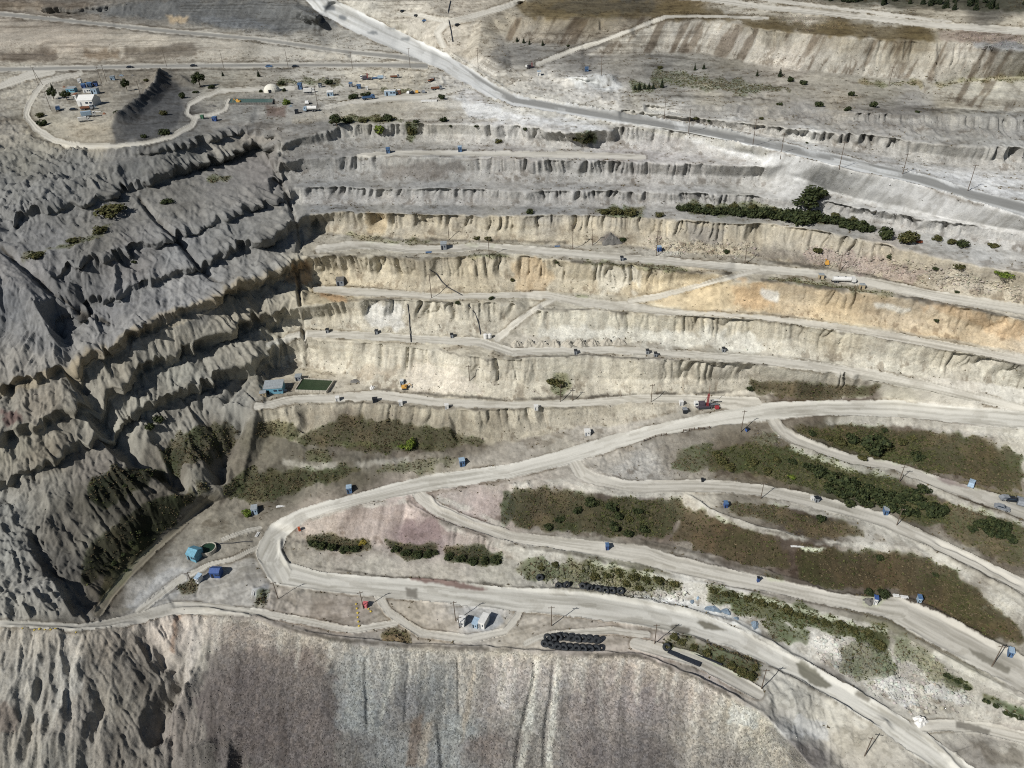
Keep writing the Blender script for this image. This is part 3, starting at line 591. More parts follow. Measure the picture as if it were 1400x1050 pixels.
# ---------------------------------------------------------------- ridges, berms and gullies
dz = np.zeros((NV, NU))
def W0(px, py):
    j, i = px_index(px, py); a = int(j); b = int(i)
    fj, fi = j - a, i - b
    return ((P[a, b] * (1 - fi) + P[a, b + 1] * fi) * (1 - fj) + (P[a + 1, b] * (1 - fi) + P[a + 1, b + 1] * fi) * fj)
for ci, (pts, hgt, hw) in enumerate(CARVE):
    A = np.array(pts, float)
    A = resample(A, max(int(length(A) / 7), 3))
    A = A + 1.8 * np.stack([fbm(A[:, 0] / 17 + ci, A[:, 1] / 17, 301, 2), fbm(A[:, 0] / 17, A[:, 1] / 17 + ci, 305, 2)], 1)
    Q = np.array([W0(x, y) for x, y in A])
    best = np.full((NV, NU), 1e9); taper = np.ones((NV, NU)); tot = len(A) - 1
    padpx = hw * 3.0 * FPX / max(120.0, float(np.linalg.norm(Q - CAM, axis=1).min())) + 8
    gi0, gi1, gj0, gj1 = NU, 0, NV, 0
    for q in range(tot):
        (x0, y0), (x1, y1) = A[q], A[q + 1]
        i0 = max(int((min(x0, x1) - padpx - U_MIN) / STEP), 0); i1 = min(int((max(x0, x1) + padpx - U_MIN) / STEP) + 2, NU)
        j0 = max(int((min(y0, y1) - padpx - V_MIN) / STEP), 0); j1 = min(int((max(y0, y1) + padpx - V_MIN) / STEP) + 2, NV)
        if i1 <= i0 or j1 <= j0: continue
        a, b = Q[q], Q[q + 1]
        ab = b - a; L2 = max(float(ab @ ab), 1e-6)
        R = P[j0:j1, i0:i1] - a
        tt = np.clip((R @ ab) / L2, 0, 1)
        d = np.linalg.norm(R - tt[..., None] * ab, axis=-1)
        sub = best[j0:j1, i0:i1]; up = d < sub
        sub[up] = d[up]
        fr = (q + tt) / tot
        taper[j0:j1, i0:i1][up] = np.clip(np.minimum(fr, 1 - fr) * 8 + 0.15, 0, 1)[up]
        gi0, gi1, gj0, gj1 = min(gi0, i0), max(gi1, i1), min(gj0, j0), max(gj1, j1)
    if gi1 <= gi0: continue
    sl = (slice(gj0, gj1), slice(gi0, gi1))
    nz = 0.7 + 0.6 * vnoise(WX[sl] / 3.1, WY[sl] / 3.1, 320 + ci)
    dd = best[sl] / hw
    prof = np.clip(1 - dd, 0, 1) ** 1.15 if hgt > 0 else np.clip(1 - dd ** 1.3, 0, 1)
    dz[sl] += hgt * prof * taper[sl] * nz

flat = (1 - smooth(0.35, 0.8, slope)) * (1 - cliff)
rough = 0.34 * fbm(WX / 9, WY / 9, 401, 4, 0.55) + 0.18 * fbm(WX / 1.6, WY / 1.6, 411, 3, 0.6)
rough = rough * (1 - 0.85 * roadm) + 0.05 * roadm * fbm(roadt * 5, roads_ / 60, 421, 3)
big = 1.1 * fbm(WX / 21, WY / 21, 431, 3) * smooth(0.25, 0.7, slope) * (1 - cliff * 0.6)
far = smooth(330, 470, np.linalg.norm(P - CAM, axis=-1))
P2[..., 2] += dz * (1 - 0.0 * far) + rough + big * (1 - roadm)

# rills running down every open slope, sharp on the left wall
rill = np.zeros((NV, NU)); ws = np.zeros((NV, NU))
wx1 = 1.8 * fbm(WX / 7, WY / 7, 501, 3); wx2 = 1.8 * fbm(WX / 7 + 50, WY / 7, 505, 3)
for k in range(KD):
    an = math.radians(-135 + 180.0 * k / (KD - 1)); dx, dy = math.cos(an), math.sin(an)
    w = np.clip(Nhs[..., 0] * dx + Nhs[..., 1] * dy, 0, 1) ** 24 + 1e-9
    t = -(WX + wx1) * dy + (WY + wx2) * dx; dn = WX * dx + WY * dy
    q1 = np.abs(np.mod(vnoise(t / 8.5, dn / 40, 511) * 3.0, 2) - 1); q2 = np.abs(np.mod(vnoise(t / 4.2, dn / 20, 521) * 3.0, 2) - 1); q3 = np.abs(vnoise(t / 1.3, dn / 7, 531) * 2 - 1)
    rill += w * (0.50 * q1 + 0.40 * q2 + 0.24 * q3); ws += w
rill = rill / ws
leftw = blur(pmask([(-176, 150), (150, 205), (378, 180), (420, 290), (424, 400), (365, 520), (300, 640), (100, 845), (-176, 845)], 10, 2), 14)
scree = pmask(FACES[[f[0] for f in FACES].index('scree_slope')][1], 2, 2)
scree_left = scree * smooth(330, 230, GU)
def crags(tx, dn_, sd_):
    return 0.5 * (1 - np.abs(vnoise(tx / 6.5, dn_ / 13, sd_) * 2 - 1)) + 0.3 * np.abs(np.mod(vnoise(tx / 4.6 + 9, dn_ / 9, sd_ + 3) * 3.0, 2) - 1) + 0.2 * (1 - np.abs(vnoise(tx / 1.5 + 5, dn_ / 2.6, sd_ + 6) * 2 - 1))
cw1 = 3.5 * fbm(WX / 16, WY / 16, 543, 3); cw2 = 3.5 * fbm(WX / 16 + 30, WY / 16, 547, 3)
crag = crags(WX + cw1, WY + cw2, 541) + 0.25 * fbm(WX / 2.2, WY / 2.2, 549, 3)
crag_s = crags(WX + cw1, (WY + cw2) * 0.45, 571) + 0.2 * fbm(WX / 2.2, WY / 2.2, 549, 3)
crag_l = crags((WX + cw1) * 0.7 + (WY + cw2) * 0.7, (WX + cw1) * 0.7 - (WY + cw2) * 0.7, 561) + 0.25 * fbm(WX / 2.2, WY / 2.2, 549, 3)
slp = smooth(0.14, 0.55, blur(slope, 3))
slp_l = np.maximum(slp, 0.62 * smooth(0.04, 0.22, blur(slope, 3)))
rocky = np.zeros((NV, NU), np.float32)
for pl in ([(1110, 862), (1210, 890), (1290, 905), (1400, 965), (1400, 985), (1330, 975), (1250, 968), (1190, 935), (1120, 900)], [(1045, 915), (1120, 955), (1185, 992), (1215, 1015), (1190, 1050), (1090, 1050), (1050, 985)],
           [(1225, 1040), (1270, 1060), (1260, 1110), (1200, 1110)], [(1075, 574), (1250, 574), (1400, 590), (1400, 606), (1250, 586), (1100, 582)], [(695, 662), (760, 664), (760, 672), (700, 672)], [(780, 615), (905, 600), (925, 640), (840, 655)],
           [(730, 768), (940, 798), (940, 815), (730, 800)], [(390, 730), (420, 715), (415, 745), (400, 770)], [(1040, 340), (1290, 365), (1400, 395), (1400, 412), (1230, 380), (1100, 362)], [(880, 318), (1030, 330), (1050, 352), (900, 342)],
           [(340, 590), (480, 625), (660, 612), (640, 640), (480, 660), (330, 690), (290, 690)], [(235, 640), (300, 600), (330, 640), (290, 690), (262, 690)], [(1000, 130), (1400, 160), (1400, 200), (1000, 165)], [(640, 92), (860, 110), (860, 150), (700, 125)],
           [(110, 0), (340, 0), (470, 36), (380, 44), (120, 20)], [(0, 105), (200, 100), (200, 122), (0, 150)], [(520, 95), (640, 100), (640, 130), (500, 118)], [(240, 800), (275, 790), (270, 815)], [(345, 800), (420, 806), (400, 835), (350, 832)]):
    rocky = np.maximum(rocky, pmask(pl, 6, 3))
P2[..., 2] += (rill - 0.5) * (0.5 * slp + 3.6 * leftw * slp_l * (1 - 0.6 * cliff) + 2.4 * scree_left) * (1 - roadm)
spur = pmask([(-120, 680), (10, 680), (36, 716), (42, 762), (75, 800), (96, 838), (0, 846), (-120, 850)], 4, 3) + pmask([(-120, 150), (10, 158), (60, 192), (120, 206), (140, 245), (60, 290), (-120, 300)], 5, 3)
P2[..., 2] += (crag_s - 0.55) * 2.4 * scree_left * (1 - roadm) + (crag - 0.55) * (1.5 * rocky * (1 - roadm)) + (crag_l - 0.55) * (2.1 * leftw * slp_l + 2.6 * spur) * (1 - roadm)
# graded windrows along the edges of the roads
wr_ = np.exp(-((np.abs(roadt) - 0.97) / 0.13) ** 2) * (roadm > 0.03) * smooth(0.30, 0.62, vnoise(roads_ / 22, roadt * 0.2 + roadid * 1.7, 551))
P2[..., 2] += 0.42 * wr_ + 0.0

def ground(px, py):
    """the ground point seen at an image point"""
    j, i = px_index(px, py); a = int(j); b = int(i); fj, fi = j - a, i - b
    q = ((P2[a, b] * (1 - fi) + P2[a, b + 1] * fi) * (1 - fj) + (P2[a + 1, b] * (1 - fi) + P2[a + 1, b + 1] * fi) * fj)
    return Vector(q)
def scale_at(px, py):
    """metres to one image unit at that point of the ground"""
    return float((W0(px, py) - CAM) @ FWD) / FPX
# ---------------------------------------------------------------- colours of the ground itself (dry albedo, display values)
CP = [  # x, y, rgb
 (0, 5, 138, 126, 110), (100, 10, 132, 122, 108), (200, 12, 126, 120, 110), (300, 12, 122, 118, 110), (380, 15, 128, 124, 116), (440, 30, 130, 126, 118), (480, 12, 188, 180, 164), (560, 25, 190, 180, 162), (640, 10, 182, 170, 150), (690, 30, 168, 156, 134),
 (0, 45, 178, 166, 148), (100, 55, 186, 172, 152), (200, 60, 190, 178, 158), (300, 68, 188, 178, 160), (400, 68, 192, 184, 168), (500, 76, 200, 192, 176),
 (30, 110, 186, 176, 156), (100, 110, 168, 158, 140), (90, 135, 190, 182, 166), (130, 150, 180, 170, 150), (60, 170, 168, 158, 136), (120, 180, 182, 168, 142), (200, 110, 170, 160, 142), (300, 105, 168, 160, 142),
 (200, 160, 112, 110, 106), (230, 140, 112, 110, 108), (330, 115, 170, 160, 140), (340, 150, 150, 146, 138), (450, 125, 196, 188, 172), (500, 105, 200, 188, 164), (560, 112, 206, 194, 170), (600, 130, 212, 204, 188), (630, 150, 206, 200, 190),
 (0, 180, 158, 150, 136), (30, 220, 140, 136, 126), (0, 250, 132, 130, 126), (60, 270, 134, 132, 129), (100, 230, 128, 126, 122), (180, 220, 120, 119, 117), (250, 205, 128, 126, 121), (300, 190, 148, 142, 132), (340, 185, 150, 142, 132), (300, 250, 134, 130, 126), (350, 230, 136, 130, 126), (250, 260, 128, 124, 118),
 (0, 300, 134, 132, 130), (60, 330, 132, 130, 129), (130, 330, 124, 120, 114), (30, 370, 138, 134, 132), (100, 390, 124, 122, 121), (180, 360, 128, 124, 122), (250, 345, 134, 133, 133), (320, 320, 136, 134, 131), (0, 420, 118, 118, 120), (50, 460, 132, 130, 129), (150, 420, 132, 130, 130), (210, 410, 140, 138, 138), (280, 380, 142, 140, 139), (340, 365, 150, 147, 143), (390, 320, 148, 144, 138),
 (30, 495, 148, 142, 134), (150, 450, 146, 143, 141), (250, 405, 150, 147, 145), (60, 555, 158, 146, 128), (160, 505, 160, 150, 132), (240, 465, 164, 154, 136), (330, 420, 170, 158, 136), (0, 570, 152, 144, 130), (20, 605, 160, 150, 130), (130, 560, 158, 150, 134), (250, 505, 158, 152, 138), (330, 475, 166, 157, 140), (60, 620, 150, 138, 118), (60, 670, 150, 142, 128), (130, 640, 138, 128, 116), (180, 600, 158, 150, 134), (240, 580, 156, 148, 134), (300, 540, 154, 147, 135), (330, 550, 158, 152, 140), (190, 560, 164, 156, 140), (210, 620, 138, 128, 112), (270, 620, 120, 110, 96), (300, 600, 112, 102, 88), (280, 655, 150, 142, 126),
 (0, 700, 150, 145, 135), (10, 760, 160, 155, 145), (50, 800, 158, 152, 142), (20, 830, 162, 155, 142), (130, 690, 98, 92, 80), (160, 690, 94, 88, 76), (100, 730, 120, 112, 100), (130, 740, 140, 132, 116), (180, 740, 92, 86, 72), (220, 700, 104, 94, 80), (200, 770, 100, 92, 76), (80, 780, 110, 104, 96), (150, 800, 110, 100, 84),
 (350, 600, 120, 112, 92), (400, 615, 118, 110, 92), (330, 640, 128, 118, 100), (380, 665, 96, 90, 72), (330, 690, 142, 132, 114), (300, 720, 158, 148, 128), (280, 745, 150, 142, 126), (200, 810, 178, 172, 162), (240, 790, 184, 178, 168), (320, 800, 182, 173, 158), (330, 755, 160, 150, 132), (345, 825, 168, 160, 148),
 (480, 585, 98, 84, 72), (560, 595, 96, 82, 68), (620, 600, 100, 88, 72), (500, 625, 122, 114, 98), (420, 640, 140, 132, 114), (600, 640, 160, 150, 130), (660, 640, 170, 160, 144), (480, 650, 104, 96, 78), (650, 600, 130, 118, 98), (720, 620, 172, 162, 146), (800, 590, 182, 172, 156), (860, 585, 184, 174, 158), (760, 610, 170, 160, 142),
 (400, 480, 204, 192, 164), (380, 530, 176, 164, 142), (430, 505, 200, 186, 158), (470, 525, 190, 178, 156), (550, 525, 190, 178, 154), (480, 500, 206, 194, 166), (620, 515, 214, 202, 176), (650, 495, 206, 194, 168), (720, 510, 208, 197, 172), (760, 515, 196, 186, 160), (850, 515, 212, 200, 174), (950, 515, 210, 198, 174), (1020, 510, 194, 184, 166),
 (420, 462, 186, 174, 150), (550, 460, 196, 184, 158), (640, 470, 190, 178, 154), (720, 470, 186, 176, 158), (800, 470, 176, 168, 152), (900, 482, 184, 175, 158), (1000, 492, 190, 182, 164), (1100, 500, 204, 196, 178), (1200, 515, 210, 202, 184), (1300, 540, 212, 202, 184), (1370, 550, 212, 204, 188),
 (450, 410, 196, 178, 140), (550, 408, 186, 174, 150), (650, 412, 190, 178, 152), (720, 415, 184, 174, 152), (700, 440, 178, 168, 148), (800, 415, 196, 186, 164), (900, 420, 204, 190, 160), (1000, 428, 202, 186, 154), (1150, 450, 206, 190, 156), (1300, 475, 206, 192, 164), (900, 395, 204, 182, 138), (970, 405, 212, 186, 134),
 (430, 340, 176, 166, 146), (500, 345, 180, 170, 148), (600, 342, 178, 168, 148), (700, 342, 184, 174, 152), (800, 345, 182, 172, 152), (900, 352, 180, 171, 154), (1000, 362, 178, 168, 148), (1100, 372, 190, 178, 154), (1200, 390, 188, 176, 154), (1350, 415, 188, 177, 156),
 (450, 285, 146, 144, 140), (600, 287, 150, 147, 142), (750, 290, 152, 149, 144), (850, 290, 156, 152, 146), (1000, 285, 150, 146, 136), (1150, 310, 160, 155, 146), (1050, 325, 172, 165, 152), (1120, 345, 170, 161, 147), (1200, 355, 176, 165, 152), (1280, 370, 178, 168, 153), (1350, 390, 176, 167, 153), (1350, 340, 186, 182, 175), (1300, 330, 178, 174, 166),
 (450, 245, 150, 148, 144), (600, 245, 156, 153, 148), (800, 250, 166, 162, 156), (950, 258, 172, 168, 162), (1100, 260, 178, 174, 168), (1200, 275, 184, 180, 174), (1320, 290, 192, 187, 180), (1390, 305, 196, 191, 184),
 (450, 200, 150, 145, 138), (550, 205, 166, 160, 150), (700, 207, 172, 165, 157), (850, 210, 180, 172, 166), (950, 215, 190, 183, 176), (1050, 220, 196, 191, 184), (900, 195, 186, 178, 172), (1000, 210, 196, 189, 180),
 (430, 170, 146, 141, 133), (500, 160, 166, 158, 140), (600, 160, 176, 168, 154), (700, 160, 206, 201, 194), (800, 172, 210, 206, 200), (780, 185, 180, 174, 166), (860, 190, 196, 190, 182), (650, 130, 214, 208, 200), (1000, 200, 214, 209, 202), (1100, 228, 214, 210, 204), (1200, 250, 206, 202, 196), (1300, 280, 208, 203, 197), (1380, 270, 214, 210, 204),
 (640, 90, 212, 204, 190), (700, 110, 206, 197, 180), (760, 120, 206, 198, 184), (820, 118, 202, 197, 188), (820, 140, 206, 198, 184), (900, 155, 206, 200, 188), (1000, 175, 204, 199, 190), (1100, 195, 206, 202, 194), (1250, 225, 206, 201, 192), (1390, 240, 206, 201, 193),
 (620, 55, 196, 184, 164), (640, 75, 190, 176, 152), (660, 55, 184, 172, 150), (690, 72, 146, 140, 130), (720, 70, 140, 135, 127), (760, 66, 142, 136, 126), (800, 80, 140, 134, 125), (850, 90, 160, 152, 138), (900, 85, 142, 137, 128), (950, 95, 154, 148, 136), (900, 110, 146, 141, 131), (1000, 112, 144, 138, 128), (980, 130, 180, 170, 150), (880, 135, 178, 170, 154),
 (850, 55, 158, 148, 130), (930, 50, 160, 152, 138), (1000, 55, 166, 156, 142), (1000, 90, 140, 132, 116), (1080, 85, 170, 158, 142), (1150, 100, 158, 150, 134), (1100, 120, 164, 155, 138), (1200, 125, 164, 156, 138), (1300, 135, 180, 170, 148), (1150, 140, 176, 164, 142), (1250, 150, 160, 154, 145), (1350, 165, 168, 163, 152), (1350, 130, 196, 188, 166), (1100, 155, 176, 168, 156), (1200, 165, 172, 165, 155), (1300, 175, 172, 166, 155), (1390, 180, 172, 168, 160), (1150, 195, 178, 172, 162), (1050, 150, 170, 160, 142),
 (760, 10, 128, 112, 76), (850, 8, 108, 100, 84), (930, 12, 128, 108, 66), (820, 20, 122, 108, 74), (1000, 18, 186, 176, 156), (1050, 12, 200, 190, 170), (1100, 15, 190, 178, 156), (1200, 22, 196, 186, 166), (1300, 35, 200, 188, 164), (1380, 42, 196, 184, 160), (1050, 35, 122, 104, 60), (1150, 42, 124, 104, 58), (1250, 50, 122, 104, 60), (1330, 48, 150, 136, 118), (1380, 62, 140, 134, 126),
 (1200, -5, 92, 90, 72), (1350, 5, 96, 92, 76), (1350, 24, 122, 116, 104), (1100, -10, 88, 86, 70),
 # lower right
 (440, 722, 196, 178, 160), (500, 712, 190, 172, 158), (550, 700, 188, 170, 158), (560, 725, 158, 138, 132), (600, 735, 156, 138, 132), (640, 745, 178, 164, 152), (620, 690, 190, 176, 164), (660, 690, 184, 166, 156), (400, 750, 160, 150, 132), (420, 780, 180, 170, 152), (520, 780, 184, 175, 158), (600, 785, 186, 176, 158), (680, 785, 184, 176, 158),
 (840, 610, 178, 168, 152), (880, 635, 172, 166, 156), (860, 645, 176, 170, 160), (930, 620, 150, 140, 124), (800, 650, 196, 186, 170), (720, 665, 186, 174, 158), (740, 690, 108, 94, 80), (820, 690, 96, 84, 70), (900, 710, 104, 88, 74), (1000, 740, 94, 78, 64), (1100, 765, 96, 80, 66), (950, 690, 196, 186, 166), (1020, 690, 150, 140, 122), (1050, 640, 108, 96, 74), (1000, 625, 110, 98, 78), (1150, 660, 92, 92, 66), (1250, 690, 110, 98, 80), (1330, 720, 116, 104, 86), (1380, 760, 120, 108, 90), (1100, 710, 106, 92, 76), (1200, 745, 196, 188, 172), (1300, 770, 188, 180, 162), (1370, 830, 192, 184, 166),
 (1200, 780, 94, 78, 64), (1280, 810, 88, 72, 56), (1330, 850, 100, 88, 68), (1250, 600, 106, 92, 74), (1350, 630, 98, 82, 66), (1150, 600, 98, 92, 68), (1300, 595, 170, 160, 144), (1390, 610, 190, 182, 164), (1100, 540, 120, 104, 86), (1180, 538, 112, 96, 82), (1220, 540, 200, 190, 168),
 (740, 770, 190, 184, 170), (800, 785, 160, 155, 135), (880, 800, 130, 125, 100), (940, 810, 200, 194, 182), (920, 835, 206, 200, 190), (980, 840, 204, 200, 192), (1060, 850, 140, 132, 118), (1110, 880, 196, 190, 178), (1150, 900, 140, 132, 122), (1200, 930, 186, 180, 168), (1250, 960, 196, 188, 172), (1300, 960, 176, 168, 152), (1350, 975, 186, 178, 162), (1200, 870, 128, 122, 98), (1300, 940, 160, 154, 130), (1380, 985, 170, 160, 146),
 (940, 885, 150, 142, 126), (1000, 915, 130, 124, 110), (1070, 950, 184, 178, 164), (1120, 985, 196, 188, 170), (1160, 1010, 190, 180, 160), (1080, 1000, 180, 176, 168), (1100, 1035, 150, 142, 134), (1340, 1035, 150, 142, 130), (1390, 1030, 176, 168, 152),
 # flats
 (560, 845, 192, 178, 156), (600, 860, 194, 180, 160), (450, 840, 178, 164, 148), (420, 815, 176, 166, 150), (700, 870, 192, 180, 160), (760, 850, 190, 178, 160), (850, 870, 192, 178, 160), (900, 890, 192, 176, 162), (980, 930, 192, 178, 166), (650, 845, 186, 182, 176),
 # scree
 (50, 870, 148, 140, 124), (20, 930, 148, 140, 126), (80, 900, 154, 147, 134), (20, 1000, 146, 138, 124), (100, 980, 146, 138, 126), (70, 1040, 142, 136, 124), (160, 900, 124, 116, 104), (160, 960, 138, 130, 116), (200, 940, 122, 114, 102), (180, 1030, 128, 120, 108), (250, 870, 176, 164, 150), (270, 900, 166, 156, 142), (250, 1000, 132, 122, 112), (300, 1040, 118, 110, 102),
 (330, 870, 150, 136, 126), (330, 930, 118, 106, 101), (350, 1000, 114, 102, 97), (420, 910, 134, 121, 111), (430, 980, 116, 105, 100), (420, 1040, 112, 102, 97), (480, 920, 142, 138, 134), (490, 980, 136, 134, 133), (470, 1030, 118, 110, 105), (530, 910, 152, 146, 140), (560, 960, 134, 128, 126), (540, 1030, 138, 134, 131), (600, 930, 142, 137, 133), (580, 1000, 130, 120, 112), (620, 1000, 142, 140, 137), (610, 1040, 138, 134, 132), (640, 930, 154, 144, 134), (690, 930, 170, 156, 148), (690, 960, 166, 152, 144), (660, 1020, 132, 118, 111), (720, 980, 156, 147, 138), (760, 940, 158, 148, 142), (740, 1030, 146, 136, 128), (800, 960, 142, 128, 122), (800, 1030, 124, 112, 108), (850, 930, 154, 140, 132), (880, 960, 148, 134, 130), (880, 1030, 126, 115, 111), (940, 960, 160, 146, 136), (960, 1000, 156, 144, 132), (1000, 980, 178, 166, 150), (1030, 1010, 180, 168, 152), (1000, 1040, 152, 140, 130), (1060, 1040, 168, 156, 142),
]
cp = np.array(CP, float)
# smooth scattered interpolation on a coarse grid, then enlarged
cs = 8
cgu, cgv = np.meshgrid(np.arange(U_MIN - cs, U_MAX + 2 * cs, cs), np.arange(V_MIN - cs, V_MAX + 2 * cs, cs))
num = np.zeros(cgu.shape + (3,)); dn_ = np.zeros(cgu.shape)
for (x, y, r, g, b) in CP:
    w = 1.0 / (((cgu - x) * 0.75) ** 2 + (cgv - y) ** 2 + 60.0) ** 1.9
    num += w[..., None] * lin((r, g, b)); dn_ += w
cc = num / dn_[..., None]
wu = GU + 12 * fbm(GU / 26, GV / 18, 601, 3, 0.6); wv = GV + 8 * fbm(GU / 26, GV / 18, 607, 3, 0.6)
ii = np.clip((wu - (U_MIN - cs)) / cs, 0, cgu.shape[1] - 1.001); jj = np.clip((wv - (V_MIN - cs)) / cs, 0, cgu.shape[0] - 1.001)
i_ = ii.astype(int); j_ = jj.astype(int); fi = (ii - i_)[..., None]; fj = (jj - j_)[..., None]
Cc = (cc[j_, i_] * (1 - fi) + cc[j_, i_ + 1] * fi) * (1 - fj) + (cc[j_ + 1, i_] * (1 - fi) + cc[j_ + 1, i_ + 1] * fi) * fj

def mixc(m, c, k=1.0):
    global Cc
    m = np.clip(m * k, 0, 1)[..., None]
    Cc = Cc * (1 - m) + np.asarray(c) * m
def tint(m, f):
    global Cc
    m = np.clip(m, 0, 1)[..., None]
    Cc = Cc * (1 - m) + Cc * np.asarray(f) * m

# cliff faces: their own rock, in streaks and beds
streak = np.zeros((NV, NU)); ws = np.zeros((NV, NU))
for k in range(KD):
    an = math.radians(-135 + 180.0 * k / (KD - 1)); dx, dy = math.cos(an), math.sin(an)
    w = np.clip(Nhs[..., 0] * dx + Nhs[..., 1] * dy, 0, 1) ** 24 + 1e-9
    t = -WX * dy + WY * dx
    streak += w * (fbm(t / 4.0, WZ / 30 + WX / 300, 621, 4, 0.65)); ws += w
streak /= ws
patch1 = fbm(WX / 18, WY / 18 + WZ / 9, 631, 3, 0.6)
for (name, poly, colr, amp, A, B) in FACES:
    if name in ('scree_slope', 'inner_slope', 'island_slope', 'far_slope'): continue
    m = pmask(poly, 2.0, 1)
    mixc(m * (0.70 + 0.5 * patch1), lin(colr), 0.72)
cl = blur(cliff, 1) * (1 - scree) * (0.35 + 0.65 * talus)
tint(cl * np.clip(streak * 1.6 + 0.1, 0, 1), (0.72, 0.70, 0.68))
tint(cl * np.clip(-streak * 1.6, 0, 1), (1.16, 1.14, 1.10))
beds = fbm(WX / 70, WZ / 1.6 + 0.5 * fbm(WX / 12, WY / 12, 640, 2), 641, 3, 0.6)
tint(cl * np.clip(beds, 0, 1), (0.86, 0.83, 0.80))

tal = blur(cliff, 1) * (1 - scree) * (1 - talus) * (1 - leftw)
tint(tal, (0.96, 0.95, 0.94))
tint(tal * smooth(0.12, 0.3, fbm(WX / 3.5, WY / 3.5, 651, 4, 0.7)), (0.66, 0.62, 0.58))
